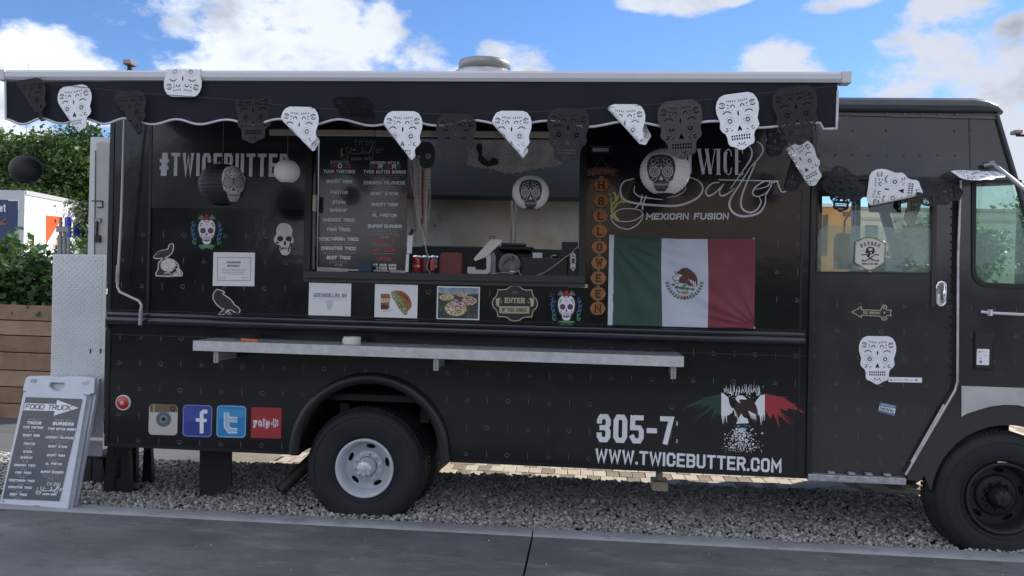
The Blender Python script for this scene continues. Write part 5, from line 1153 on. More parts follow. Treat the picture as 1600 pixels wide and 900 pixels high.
def crow_skull(d):
    o = spl([(240,402),(248,393),(262,389),(264,383),(270,381),(271,388),(268,396),(262,401),(258,403),(270,406),(278,413),(280,420),(284,425),(283,430),(262,431),(244,430),(247,420),(248,410),(254,404),(244,404),(240,402)], 4)
    d.stroke(o, 1.6, BONE); d.poly(o[:-1], mat('sticker_black', (.016,.017,.02), .45)); d.lay = 2
    d.poly(spl([(252,409),(260,405),(269,406),(274,411),(273,419),(268,424),(259,424),(252,419),(251,413),(252,409)], 3)[:-1], BONE)
    d.poly(spl([(272,412),(278,416),(281,423),(283,428),(276,430),(270,430),(272,425),(276,423),(274,419),(272,412)], 2)[:-1], BONE); d.lay = 3; d.circ(275.5,417.5,2.2,INK,8); d.stroke([(270,420),(272,425),(277,425)], 1.3, INK); d.stroke([(256,427),(264,426),(268,429)], 1.6, BONE)
    for k in range(4): d.stroke([(274+k*2,426),(274+k*2,429)], .5, INK)
    d.lay = 4; d.stroke([(243,431),(262,432),(285,431)], 1.6, CREAM); d.stroke([(260,389),(252,395),(246,398)], .8, MIDG)
flat('raven_skull_sticker', 'black raven perched on a white skull, sticker at the left end of the truck', 'sticker', WK, crow_skull)
def crow(d):
    o = spl([(339,452),(334,458),(333,466),(338,475),(346,482),(350,483),(344,488),(342,491),(350,491),(354,486),(356,485),(354,490),(362,490),(357,487),(360,484),(370,490),(373,489),(375,485),(372,480),(366,476),(364,472),(358,466),(348,459),(351,457),(346,454),(339,452)], 3)
    d.poly(o[:-1], mat('sticker_black', (.016,.017,.02), .45)); d.lay = 1; d.stroke(o, 1.5, BONE)
flat('raven_sticker', 'black raven sticker with a white outline, below the consumer advisory sheet', 'sticker', WK, crow)
def skull2(d):
    o = spl([(432,366),(432,357),(437,350),(445,348.5),(453,352),(457,360),(456,368),(459,374),(458,379),(454,381),(454,390),(451,397),(445,399),(439,396),(437,389),(436,383),(430,380),(428,374),(432,366)], 4)
    d.poly(o[:-1], BONE); d.lay = 1
    for x, y, a, b_ in ((438,373,5,4.4),(451,373,4.8,4.2),(433,379,2.5,1.6)): d.poly([(x+a*math.cos(t),y+b_*math.sin(t)) for t in np.linspace(0,6.0,12)], INK)
    d.poly([(444,377),(447,377),(447,383),(443,383)], INK)
    for k in range(6): d.stroke([(438.5+k*2.4,386),(438.5+k*2.4,390)], .9, INK)
    d.stroke([(438,388),(452,388.5)], .8, INK); d.stroke([(455,370),(453,384),(450,394)], 1.6, INK); d.stroke([(437,383),(440,392)], 1.2, INK)
flat('skull_sticker', 'white bare skull sticker with black eye sockets, left of the serving window', 'sticker', WK, skull2)
# sheets of paper
def sheet_(x0, y0, x1, y1, sh=.02): return lambda d: (d.rect(x0, y0, x1, y1, PAPERW, sh=sh), setattr(d, 'lay', 1))
GINK = mat('paper_ink', (.14,.15,.20), .6); GIN2 = mat('faint_ink', (.36,.38,.46), .6)
def adv(d):
    d.rect(333.5,394,398.5,446.5,PAPERW,sh=.012); d.lay = 1; d.stroke([(340,402),(392,402.8),(391.5,438.5),(339.5,438)], .7, GINK, closed=True)
    d.text('CONSUMER', 354, 411.5, 376, 411.8, 3.6, .8, GINK, serif=False); d.text('ADVISORY', 355, 417, 375, 417.3, 3.6, .8, GINK)
    for k in range(4): d.scrib(345+k*1.6, 420.5+k*2.5, 386-k*2.0, 421+k*2.5, .7, GINK, (1.2,3.6))
    for k in range(2): d.scrib(341, 433+k*2, 352, 433+k*2, .6, GIN2); d.scrib(378, 433.5+k*2.4, 389, 433.5+k*2.4, .6, GIN2)
flat('advisory_sheet', 'white taped sheet headed CONSUMER ADVISORY with a thin ruled border', 'paper notice', WK, adv)
def ques(d):
    d.rect(483,441.5,549,494,PAPERW,sh=.025); d.lay = 1; d.text('QUESADILLAS $8', 490, 464, 541.5, 465, 6.2, 1.0, GINK, serif=True, gap=1.5)
    d.scrib(490,466.5,541,467.5,.6,GIN2,(1.5,4)); d.scrib(499,469,534,469.8,.6,GIN2,(1.5,4))
    for k, w in enumerate((6,4.5,3.5,5,4,3,3.5)): d.scrib(515-w,471.5+k*1.9,515+w,471.6+k*1.9,.8,GINK,(1.5,3))
flat('quesadillas_sheet', 'white taped sheet reading QUESADILLAS $8 under the menu board', 'paper notice', WK, ques)
def burger(d):
    R_ = random.Random(2); d.rect(586,443.5,653,496.5,PAPERW,sh=.025); d.lay = 1; bun = mat('bun_brown', (.34,.12,.035), .5, var=.35, vs=60); dk = mat('crust', (.10,.035,.02), .6, var=.3, vs=60)
    d.poly([(595,459),(609,459.5),(610,465),(608,474),(609,481),(605,484),(595,483.5)], bun); d.lay = 2; d.poly([(595,466),(609,466),(608,472),(595,473)], mat('bread_white', (.55,.48,.36), .6)); d.poly([(595,475),(603,476),(608,482),(595,483.5)], dk)
    d.lay = 3; d.poly(spl([(611,457),(617,454),(628,455),(637,461),(642,470),(643,478),(639,484),(632,490),(626,484),(619,474),(613,465),(611,457)], 4)[:-1], bun); d.lay = 4
    d.poly(spl([(612,456),(618,456),(626,465),(632,476),(636,484),(636,491),(632,492),(624,483),(616,470),(612,462),(612,456)], 4)[:-1], mat('filling_green', (.24,.30,.12), .6, var=.5, vs=90)); d.lay = 5
    for k in range(34):
        t = R_.random(); x = 615+t*17+R_.uniform(-3,3); y = 459+t*27+R_.uniform(-2,2); m_ = R_.choice((CREAM, MT['bread_white'], RED, dk, GLIGHT, YELL)); a = R_.uniform(0,3)
        d.stroke([(x,y),(x+2.6*math.cos(a),y+2.6*math.sin(a))], R_.uniform(.7,1.5), m_)
    for k in range(6): d.stroke([(625+k*2,457+k*1.5),(630+k*2,462+k*2)], .8, dk)
    d.stroke([(598,487),(610,485),(616,483)], 1.6, mat('shadow_print', (.55,.56,.62), .6))
flat('burger_photo', 'white print with a photo of a cut burger, third sheet under the window ledge', 'photo print', WK, burger)
def tacos(d):
    R_ = random.Random(8); d.rect(683,447,750,499.5,PAPERW,sh=.02); d.lay = 1; d.rect(685,449,748,497,mat('photo_slate', (.045,.055,.06), .4, var=.5, vs=14),sh=.02); d.lay = 2; d.poly([(685,449),(748,450.5),(748,459),(716,461),(685,458)], mat('photo_sky', (.25,.33,.42), .4, var=.4, vs=20)); d.lay = 3
    def taco(cx, cy, a, b_, pk):
        d.poly([(cx+a*math.cos(t)+R_.uniform(-.5,.5),cy+b_*math.sin(t)+R_.uniform(-.5,.5)) for t in np.linspace(0,6.1,18)], mat('tortilla', (.50,.38,.18), .6, var=.3, vs=60)); d.lay = 4
        for k in range(int(a*b_*.55)):
            t = R_.uniform(0,6.28); r = R_.random()**.5*.85; x = cx+a*r*math.cos(t); y = cy+b_*r*math.sin(t); c_ = R_.choice(pk); q = R_.uniform(0,3.1); d.stroke([(x,y),(x+2.4*math.cos(q),y+2.0*math.sin(q))], R_.uniform(.7,1.6), c_)
        d.lay = 3
    taco(698,464.5,12,5.5,(CREAM,LETW,YELL,GOLD)); taco(722,460.5,9,3.6,(CREAM,GOLD,LETW)); taco(733,470,12,7,(LETW,PINK,MIDG,INK,PINK)); taco(712,482,17.5,12,(LETW,CREAM,INK,MIDG,LETW,YELL)); 
    d.lay = 6
    for k in range(60): x = R_.gauss(714,6); y = R_.gauss(474,3.2); q = R_.uniform(0,3); d.stroke([(x,y),(x+2.4*math.cos(q),y+1.6*math.sin(q))], 1.2, R_.choice((PINK, solid('magenta', (.30,.04,.18)), LETW)))
    for k in range(30): d.circ(R_.uniform(688,746), R_.uniform(484,496), .6, CREAM, 5)
flat('taco_photo', 'framed colour photo of tacos with pink onion, fourth sheet under the window ledge', 'photo print', WK, tacos)
# ENTER IF YOU DARE
def enter(d):
    o = []
    for (x, y) in ((804.5,446.5),(816,451),(822,453),(830,453),(832,459),(833,464),(838,470),(840,474)): o.append((x, y))
    R4 = [(804.5,446.3),(812,448),(817,452),(823,453),(831,453),(831.5,458),(834,464),(838,467),(840,474)]
    q = R4+[(x, 948-y) for x, y in R4[-2::-1]]; q = q+[(1609-x, y) for x, y in q[-2:0:-1]]; q = [(x, y+(x-804)*.012) for x, y in q]
    d.poly(q, mat('sign_black', (.018,.019,.021), .45)); d.lay = 1; d.stroke(q, 1.3, CREAM, closed=True); d.lay = 2
    for s_ in (-1, 1): d.poly([(804.5+s_*24,466),(804.5+s_*30,467),(804.5+s_*29,477),(804.5+s_*25,480)], CREAM); d.ring(804.5+s_*24.5,467.5,1.8,.9,CREAM,8); d.stroke([(804.5+s_*20,470),(804.5+s_*22,474)], .8, CREAM)
    d.lay = 3; d.poly([(780,478),(827,478.6),(827,490),(780,489.4)], mat('ribbon_cream', (.45,.41,.29), .5, var=.15)); d.lay = 4; d.stroke([(780,478),(827,478.6)], .7, BROWN)
    d.text('ENTER', 788.5, 473.2, 820, 473.7, 8.2, 1.7, CREAM, serif=True, gap=1.6); d.text('IF YOU DARE!', 784.5, 487, 823, 487.6, 6, 1.0, INK, gap=1.6)
    for s_ in (-1, 1): d.ring(804.5+s_*2.5,456.5,1.6,.5,MIDG,8)
    d.stroke([(804.5,453),(804.5,461)], .6, MIDG); d.stroke([(799,457),(810,457)], .6, MIDG)
flat('enter_sign', 'black scalloped sign reading ENTER IF YOU DARE with a cream ribbon', 'sign', WK, enter)
# stickers on the cab door
WD2 = wall_map(.022); WD3 = wall_map(.034)
def goback(d):
    o = [(1331,487.5),(1346,479.5),(1346,484),(1376,485),(1377,482),(1380,477),(1384,477),(1386,480),(1384,483),(1386,484.5),(1393,484.5),(1391,488.5),(1392.5,493.5),(1386,493),(1384,495),(1386,498),(1383,500.5),(1379,500),(1377,496.5),(1376,494),(1346,492.5),(1346,496)]
    d.poly(o, MT['sign_black']); d.lay = 1; d.stroke(o, 1.1, CREAM, closed=True); d.lay = 2; d.text('GO BACK!', 1348.5, 490.4, 1375, 491, 4.0, .75, CREAM, serif=False, gap=1.8); d.circ(1382,488.5,1.5,CREAM,8)
    for y in (480.5,496.5): d.ring(1381,y,1.8,.8,CREAM,8)
flat('go_back_arrow', 'black arrow sticker pointing left and reading GO BACK! on the cab door', 'sticker', WD2, goback)
def bewa(d):
    q = [(1336,377),(1341,375.5),(1349,371.5),(1359,370.2),(1369,372),(1377,376.5),(1383,378.5),(1384,383),(1382.5,410),(1378,414),(1374,416),(1366,421.5),(1359,423.5),(1351,421),(1344,416),(1340,414),(1335,411),(1334.5,406)]
    d.poly(q, BROWN); d.lay = 1; c0 = (1359.3,397); q2 = [(c0[0]+(x-c0[0])*.90, c0[1]+(y-c0[1])*.90) for x, y in q]; d.poly([(c0[0]+(x-c0[0])*.96, c0[1]+(y-c0[1])*.96) for x, y in q], CREAM); d.lay = 2; d.poly(q2, mat('sign_white', (.62,.61,.58), .5)); d.lay = 3
    for i, ch in enumerate('BEWARE'):
        t = (i-2.5)/2.5; x = 1360+t*12.6; y = 381.8+t*t*3.2-(0); a = t*.42; w = 3.1
        d.text(ch, x-w*.5*math.cos(a)-.2, y-w*.5*math.sin(a)+1.4, x+w*.5*math.cos(a), y+w*.5*math.sin(a)+1.4, 5.6, 1.05, INK, serif=True, up=(math.sin(a), -math.cos(a)))
    d.poly(spl([(1353,391),(1355,387),(1361,385.5),(1366,388),(1367,393),(1364,397),(1360,398),(1358,402),(1355,401),(1355,397),(1352,395),(1353,391)], 3)[:-1], INK); d.lay = 4; d.circ(1361,395,1.4,MT['sign_white'],7); d.circ(1356,396,.8,MT['sign_white'],6); d.poly([(1357,388),(1362,387.5),(1364,391),(1358,392)], MT['sign_white'])
    for s_ in (-1, 1): d.stroke(spl([(1360-s_*13,400-1),(1360-s_*8,397.5),(1360,403),(1360+s_*9,408),(1360+s_*12,406)], 3), 1.5, INK); d.circ(1360+s_*12.5,407.5,1.3,INK,6); d.circ(1360+s_*12.8,398.5,1.2,INK,6)
    d.ring(1359.5,407.5,6,.6,INK,14,180,360,ry=2.2); d.scrib(1355,408,1364,408.2,.8,INK,(1,2)); d.text('ENTER AT OWN RISK', 1347, 413.6, 1371.5, 414, 2.9, .7, INK)
flat('beware_sign', 'white and brown BEWARE skull and crossbones badge on the cab door window', 'sign', WD3, bewa, base=.004)
# paper skull, flat on the door
def papel(): 
    """outline and cut-outs of the paper skull in units of its height, top at 0, y down"""
    R4 = [(0,0),(.21,0),(.29,.035),(.345,.11),(.372,.20),(.37,.31),(.345,.40),(.325,.47),(.335,.53),(.345,.58),(.315,.64),(.255,.69),(.232,.76),(.232,.86),(.205,.905),(.11,.945),(.04,.99),(0,1.0)]
    o = R4+[(-x, y) for x, y in R4[-2:0:-1]]; H_ = []
    def seg(p, q, w):
        p, q = Vector(p), Vector(q); n = (q-p).orthogonal().normalized()*w*.5; mid = (p+q)*.5
        H_.append([tuple(p), tuple(mid+n), tuple(q), tuple(mid-n)])
    def arcseg(cx, cy, r, a0, a1, w, sx):
        n = 4; A_ = [math.radians(a0+(a1-a0)*i/n) for i in range(n+1)]
        a = [(cx+sx*(r+w/2)*math.cos(t), cy+(r+w/2)*math.sin(t)) for t in A_]; b = [(cx+sx*(r-w/2)*math.cos(t), cy+(r-w/2)*math.sin(t)) for t in A_[::-1]]; H_.append(a+b)
    H_.append([(0,.29),(.016,.335),(.012,.375),(0,.40),(-.012,.375),(-.016,.335)])
    H_.append([(0,.555),(.022,.60),(.040,.645),(.030,.662),(.012,.655),(0,.64),(-.012,.655),(-.030,.662),(-.040,.645),(-.022,.60)])
    for s in (-1, 1):
        arcseg(s*.265,.185,.048,20,150,.019,s); arcseg(s*.265,.185,.048,180,330,.019,s); arcseg(s*.265,.185,.022,60,340,.012,s)
        for k in range(5): x = s*(.035+k*.033); seg((x,.110-.004*k),(x*1.08,.160-.004*k),.019)
        arcseg(s*.085,.225,.034,150,380,.019,s); seg((s*.14,.20),(s*.19,.175),.024); seg((s*.145,.235),(s*.19,.245),.018)
        arcseg(s*.19,.385,.085,215,325,.019,s)
        for k in range(4): seg((s*(.09+k*.048),.285),(s*(.115+k*.048),.283),.012)
        ex, ey = s*.155, .475
        for k in range(8):
            a = k*math.pi/4+.39; seg((ex+.014*math.cos(a),ey+.014*math.sin(a)),(ex+.052*math.cos(a),ey+.055*math.sin(a)),.028)
        for k in range(12):
            a = k*math.pi/6; seg((ex+.070*math.cos(a),ey+.070*math.sin(a)),(ex+.084*math.cos(a),ey+.088*math.sin(a)),.017)
        arcseg(s*.235,.62,.030,30,290,.018,s); seg((s*.10,.62),(s*.17,.655),.016); seg((s*.15,.60),(s*.19,.59),.014)
        for r_ in range(2):
            for k in range(4): x = s*(.022+k*.042); y = .745+r_*.052; H_.append([(x-.013,y-.018),(x+.013,y-.018),(x+.013,y+.018),(x-.013,y+.018)])
        seg((s*.02,.905),(s*.065,.855),.024); seg((s*.045,.93),(s*.09,.905),.016)
    seg((0,.93),(0,.875),.022)
    return o, H_
PO, PH = papel()
def papel_tri():
    loops = [PO]+PH; flat_ = [p for l in loops for p in l]; tri = tessellate_polygon([[Vector((p[0], p[1], 0)) for p in l] for l in loops]); return flat_, [tuple(t) for t in tri]
PFL, PTR = papel_tri()
def pennant(label, cx, cy, hpx, Y, m, rot=0, fold=None, wx=1.0, yaw=0, pitch=0, group='paper skulls of the bunting', curl=.12):
    """cx,cy: photo position of the middle. fold: (x0,y0,x1,y1,angle) in skull units; what lies left of the line is folded back"""
    P0 = P(cx, cy, Y); hm = hpx/FOC*(Y-CAMP.y)
    bm = bmesh.new(); vs = [bm.verts.new((x, .5-y, 0)) for x, y in PFL]
    for t in PTR:
        try: bm.faces.new([vs[i] for i in t])
        except ValueError: pass
    folds = fold if isinstance(fold, list) else ([fold] if fold else [])
    for (x0, y0, x1, y1, ang) in folds:
        p, q = Vector((x0, .5-y0, 0)), Vector((x1, .5-y1, 0)); t = (q-p).normalized(); n = Vector((t.y, -t.x, 0))   # n points to the folded side
        if ang < 0: n = -n
        ang_ = abs(ang); r = .05; L_ = r*math.radians(ang_); K = 5
        for k in range(K+1):
            bmesh.ops.bisect_plane(bm, geom=bm.verts[:]+bm.edges[:]+bm.faces[:], plane_co=p+n*(L_*k/K), plane_no=n, dist=1e-5)
        for v in bm.verts:
            if abs(v.co.z) > .02 and len(folds) > 1: pass
            s_ = (v.co-p).dot(n)
            if s_ > 1e-6:
                th = min(s_, L_)/r; rest = max(0, s_-L_); z0 = v.co.z
                off = r*math.sin(th)+rest*math.cos(th); dz = -(r*(1-math.cos(th))+rest*math.sin(th))
                v.co = v.co-n*s_+n*off+Vector((0,0,dz))
    for k in range(1, 4):
        for ax in ((1,0,0),):
            bmesh.ops.bisect_plane(bm, geom=bm.verts[:]+bm.edges[:]+bm.faces[:], plane_co=(-.36+k*.18,0,0), plane_no=ax, dist=1e-5)
    for v in bm.verts: v.co.z += -curl*v.co.x**2+curl*.35*math.sin(v.co.y*4+cx)*.2; v.co.x *= wx
    for v in bm.verts: v.co *= hm
    bmesh.ops.recalc_face_normals(bm, faces=bm.faces[:])
    me = bpy.data.meshes.new('paper_skull'); bm.to_mesh(me); bm.free(); me.materials.append(m)
    if m is PAPERP:
        pass
    # local frame: x right, y up, z towards the camera
    M_ = Matrix(((1,0,0),(0,0,-1),(0,1,0))).to_4x4() @ Matrix.Rotation(math.radians(-rot), 4, 'Z') @ Matrix.Rotation(math.radians(yaw), 4, 'Y') @ Matrix.Rotation(math.radians(pitch), 4, 'X')
    me.transform(M_); o = bpy.data.objects.new('paper_skull', me); C.objects.link(o); o.location = P0; WL[o] = P0
    return setp(o, label, 'paper skull', group)
pennant('white paper skull taped flat on the cab door below the arrow sticker', 1371, 563, 73, -.004+.018, PAPERP, rot=-1, group=None, curl=0)
def strip(x0, y0, x1, y1, mp): 
    def f(d):
        d.poly([(x0,y0),(x1,y0+(y1-y0)*.12),(x1,y1),(x0,y1-(y1-y0)*.12)], PAPERW); d.lay = 1; yy = (y0+y1)/2; d.circ(x0+4,yy-.2,1.5,BLUE,7); d.scrib(x0+8,yy,x1-14,yy+.3,.9,GIN2,(2,5)); d.circ(x1-9,yy+.4,1.6,BLUE,7); d.scrib(x0+26,yy,x0+31,yy,1.2,GINK,(2,4))
    return f
flat('strip_sticker', 'thin white strip sticker beside the chin of the white paper skull on the door', 'sticker', WD2, strip(1388,589,1440.5,598,WD2))
flat('strip_sticker', 'thin white strip sticker under the right corner of the serving window', 'sticker', wall_map(0), strip(888,443.5,918,449.5,WK))
def nm(d):
    d.poly([(1375,628.5),(1400.5,634),(1397.5,650),(1372,642.5)], BLUE if 0 else mat('tag_blue', (.13,.22,.45), .5)); d.lay = 1; d.poly([(1374.4,634),(1399.5,639),(1398,646.5),(1373.2,640)], PAPERW); d.lay = 2; d.scrib(1378,631.5,1396,635.5,.8,PAPERW,(2,4))
    d.stroke(spl([(1375,640),(1376.5,635),(1378,640),(1380,636),(1380.5,641.5),(1383,636.5),(1384.5,642),(1387,637.5),(1387.5,643),(1390,638.5),(1392,644),(1393,639.5),(1395,644.5),(1397,641)], 3), .95, INK)
flat('name_tag_sticker', 'small tilted blue and white name tag sticker with black scrawl', 'sticker', WD2, nm)
def lab(d):
    d.poly(rr(1526.5,545,1546,570,1.5,3), PAPERW); d.lay = 1; d.rect(1529,548.5,1532,551,GINK); d.scrib(1533,549.5,1541,549.8,.9,GIN2); d.scrib(1529,555,1533,555,1,GIN2); d.scrib(1538,555,1541,555,1,GIN2); d.scrib(1529.5,560,1535,560,1,GINK); d.rect(1530.5,563.5,1534,567,BLUE)
flat('white_label', 'white rounded label on the black fuel flap of the cab', 'sticker', wall_map(-.012), lab)
# ================================================================== HALLOWEEN BANNER
YH = -.02
hb = thing('halloween_banner', 'vertical HAPPY HALLOWEEN banner of orange pumpkin cards right of the window', 'banner', tuple(P(935,490,YH)))
def card(parent, name, fn, Y=YH):
    d = Draw(wall_map(Y), base=0); fn(d); return d.build(name, parent)
def hap(d):
    a = spl([(913,265),(925,262),(940,261),(955,262),(967,265)], 3); b_ = spl([(967,277),(955,274),(940,273),(925,274),(913,277)], 3); d.poly(a+[(962,271)]+b_+[(918,271)], mat('banner_black', (.03,.024,.022), .6)); d.lay = 2
    for i, ch in enumerate('HAPPY'): t = (i-2)/2; x = 940+t*16.5; d.text(ch, x-3.6, 272.3+t*t*2.2, x+3.4, 272.4+t*t*2.2, 8.4, 1.6, mat('dull_orange', (.26,.085,.04), .6), serif=True)
part('ribbon_card', hb, lambda b: None) if False else card(hb, 'ribbon_card', hap)
part('hanging_cord', hb, lambda b: (b.tube([P(930,262,YH), P(940,246,YH), P(950,262,YH)], .0012, MIDG, 5)))
pk = [(939.5,289),(939,313.5),(938,337.5),(937,361.5),(936.5,386),(936,410.5),(935,434.5),(934.5,459),(934,482)]
for (x, y), ch in zip(pk, 'HALLOWEEN'):
    def pum(d):
        q = []
        for k in range(30):
            t = 2*math.pi*k/30; r = 1+.035*math.cos(t*6); q.append((x+12.2*r*math.cos(t)*(1+.06*abs(math.sin(t))), y+11.2*r*math.sin(t)*(.95)))
        d.poly(q, INK if 0 else mat('card_edge', (.10,.04,.02), .6)); d.lay = 1; d.poly([(x+(px_-x)*.93, y+(py_-y)*.93) for px_, py_ in q], ORANGE)
        for s_ in (-1, 1): d.stroke(spl([(x+s_*3,y-9.5),(x+s_*6.5,y),(x+s_*3,y+9.5)], 4), .5, solid('rib_orange', (.28,.09,.02)))
        d.poly([(x-2.5,y-13.5),(x+3,y-14.5),(x+2.5,y-10),(x-2.5,y-10)], mat('stem_olive', (.14,.14,.05), .6))
    pc = card(hb, 'pumpkin_card', pum)
    d = Draw(wall_map(YH), base=.002); w = 5.0 if ch in 'WHN' else 4.3
    if ch in 'L': w = 4
    d.text(ch, x-w, y+6.4, x+w, y+6.6, 13, 2.6, INK, serif=True); d.build('letter', pc)
part('link_cord', hb, lambda b: [b.tube([P(x+s_*6,y+9,YH+.001), P(x-.6+s_*6,y+15,YH+.001)], .0009, MIDG, 4) for (x, y) in pk[:-1] for s_ in (-1, 1)], kind='stuff')
# ================================================================== FLAG
def flagf(x, y):
    """cloth relief: height off the wall at photo px"""
    u, v = (x-955)/225, (y-372)/140
    h = .006+.0035*math.sin(u*7+v*9)+.003*math.sin(u*13-v*5+1.3)
    r = math.atan2(v+.02, u+.03); h += .006*math.sin(r*26)*math.exp(-u*2.2)*min(1, u*6)
    h += .004*math.sin(r*14+u*5)*(1-u)*.5; r2 = math.atan2(1-v, 1.02-u); h += .005*math.sin(r2*20)*math.exp(-((1-u)**2+(1-v)**2)*5); h += .004*math.sin(u*30)*math.exp(-v*6)*(.3 < u < .7)
    h += .0045*math.sin((v*1.2-u*.7)*19)*.6*max(0, v-.3)
    return max(.002, .004+h*1.7)
def fmap(p, k): return P(p[0], p[1], -(flagf(p[0], p[1])+k))
flag = thing('flag', 'green white and red Mexican flag with eagle emblem fixed to the truck side', 'flag', tuple(P(1065,512,-.01)))
def grid(b, x0, x1, y0f, y1f, m, nx, ny):
    v = []; fs = []
    for i in range(nx+1):
        for j in range(ny+1):
            x = x0(j/ny)*(1-i/nx)+x1(j/ny)*i/nx; t = (x-950)/230; y = y0f(t)*(1-j/ny)+y1f(t)*j/ny; v.append(fmap((x, y), 0))
    for i in range(nx):
        for j in range(ny): a = i*(ny+1)+j; fs.append((a, a+1, a+ny+2, a+ny+1))
    b.add(v, fs, m, True)
yt = lambda t: 368.5+5*t if t < 0 else (369+ 4.5*min(1,t*2) + max(0,t-.5)*1); ybm = lambda t: 507.5+6.5*t
xl = lambda s: 959-2*s*1.0; xm1 = lambda s: 1034-.8*math.sin(s*5)-.0*s; xm2 = lambda s: 1105.5+1.2*math.sin(s*3); xr = lambda s: 1179.5+.6*math.sin(s*6)
for nm_, a, c_, m_ in (('green_panel', xl, xm1, mat('flag_green', (.025,.075,.060), .65, var=.08)), ('white_panel', xm1, xm2, mat('flag_white', (.52,.55,.66), .65, var=.03)), ('red_panel', xm2, xr, mat('flag_red', (.19,.035,.055), .65, var=.08))):
    part(nm_, flag, lambda b: grid(b, a, c_, yt, ybm, m_, 44, 56))
part('hoist_band', flag, lambda b: grid(b, lambda s: 952-2.5*s, lambda s: 959.6-2*s, lambda t: 367, lambda t: 508, mat('hoist_white', (.58,.60,.68), .6), 3, 20))
for x, y in ((954.5,371),(951.5,503)): part('grommet', flag, lambda b: b.lathe([(.007,0),(.005,-.003),(.003,0)], DARK, tuple(P(x,y,-.016)), 'y', 10))
for x, y in ((1177,373),(1178,512)): part('corner_clip', flag, lambda b: b.box(tuple(P(x-1.5,y+1.5,-.01)), tuple(P(x+2.5,y-1.5,-.02)), GREYM))
def emblem():
    d = Draw(fmap, base=.0012); EB = mat('eagle_print', (.085,.035,.025), .6, var=.35, vs=60); LG = mat('leaf_print', (.05,.15,.07), .6)
    d.poly(spl([(1059,428),(1061,423),(1067,419),(1074,419),(1082,424),(1088,431),(1090,439),(1089,447),(1086,441),(1080,438),(1075,436),(1080,442),(1086,448),(1078,447),(1072,443),(1068,443),(1061,441),(1062,434),(1066,430),(1059,428)], 4)[:-1], EB)
    d.poly([(1059,428),(1056,424),(1060,424),(1063,426)], EB)
    for k in range(7): d.stroke([(1077+k*1.9,436+k*.6),(1080+k*1.5,447+k*.3)], .7, d_ if (d_ := LETW) and k % 2 else EB)
    d.lay = 1; d.stroke(spl([(1055,431),(1051,433),(1053,438),(1059,438),(1062,441),(1058,443),(1053,440)], 4), 1.1, LG); d.stroke([(1054,424),(1056,428),(1059,430)], 1.6, mat('snake', (.12,.16,.08), .6))
    for (x, y, a, b_) in ((1052,445,3,1.8),(1058,449,4,2.2),(1066,450,5,2.4),(1074,451,4,2.2),(1082,452,4,1.8),(1070,446,3,1.8)): d.circ(x, y, a, LG, 9, b_)
    d.lay = 2; d.circ(1070,457,6,GOLD,12,2.6); d.stroke([(1057,453),(1061,456),(1063,458)], 1.6, BLUE); d.stroke([(1082,458),(1078,459)], 1.4, BLUE); d.circ(1058,446.5,.9,RED,6); d.circ(1076,447,.9,RED,6)
    for s_ in (-1, 1):
        for k in range(9):
            t = math.radians(8+k*10.2); x = 1069.5+s_*27*math.cos(t); y = 438+27.5*math.sin(t); a = t+math.pi/2
            d.circ(x+s_*1.2*math.cos(t), y+1.2*math.sin(t), 2.6, LG, 7, 1.25, rot=(a+.5 if s_ > 0 else -a-.5)); d.circ(x-s_*1.6*math.cos(t), y-1.6*math.sin(t), 2.1, LG, 7, 1.0, rot=(a-.6 if s_ > 0 else -a+.6)); d.circ(x+s_*2.8*math.cos(t+.1), y+2.6*math.sin(t+.1), .6, RED, 5)
    d.stroke([(1065,465.5),(1070,464),(1075,465.5)], 1.4, RED); return d
emblem().build('emblem', flag)
# ================================================================== BUNTING
YP1 = -1.095; YB = -.13
W_, K_ = PAPERP, PAPERK
pennant('white paper skull folded back on its left, first from the left end of the awning', 116, 171, 80, YP1, W_, rot=-8, fold=(-.37,.24,.10,1.0,150), curl=.3)
pennant('white paper skull turned upside down over the awning bar near its left end', 286, 110, 86, YP1+.01, W_, rot=181, fold=(-.5,.50,.5,.50,95), curl=.05)
pennant('white paper skull cut by a diagonal fold, above the white round lantern', 467, 207.5, 84, YP1, W_, rot=1, fold=(-.37,.19,.30,.80,150))
pennant('white paper skull with a diagonal fold hanging over the top right of the menu board', 629, 215, 84, YP1, W_, rot=0, fold=(-.345,.22,.24,.93,150))
pennant('white paper skull with a diagonal fold above the skull lantern inside the serving window', 799, 215, 84, YP1, W_, rot=0, fold=(-.345,.19,.285,.87,150))
pennant('narrow white paper skull, most of it folded behind, right of the serving window', 976, 205, 84, YP1, W_, rot=0, fold=(-.30,.03,.42,.80,150))
pennant('nearly full white paper skull above the letters WICE', 1155, 190, 87, YP1, W_, rot=-8, fold=(-.40,.30,-.12,1.0,130))
pennant('small white paper skull tipped sideways at the seam between kitchen and cab', 1256, 258, 70, -.5, W_, rot=-30, fold=(-.10,0,-.06,1,150))
pennant('white paper skull lying on its side over the top of the cab door window', 1399, 297, 80, YB, W_, rot=-84, fold=(-.33,.0,.02,1.0,150))
pennant('white paper skull seen almost edge on at the top of the front side window', 1532, 272, 72, YB, W_, rot=-92, yaw=66)
LITK = mat('lit_black_paper', (.040,.036,.036), .5, var=.2)  # black paper with the light shining through it put into the colour
pennant('black paper skull folded to a sliver at the left end of the awning', 47, 160, 78, YP1, K_, rot=-10, fold=(-.25,0,.20,.9,150))
pennant('black paper skull twisted over the valance where the crank rod hangs', 203, 178, 76, YP1, K_, rot=-6, fold=(-.34,.1,.12,.85,140))
pennant('black paper skull with curled upper corners left of the folded white one', 394, 184, 84, YP1, K_, rot=-3, fold=(.5,.17,-.5,.17,110), curl=.6)
pennant('black paper skull blown almost flat against the valance above the menu board', 557, 177, 84, YP1, K_, rot=0, pitch=66)
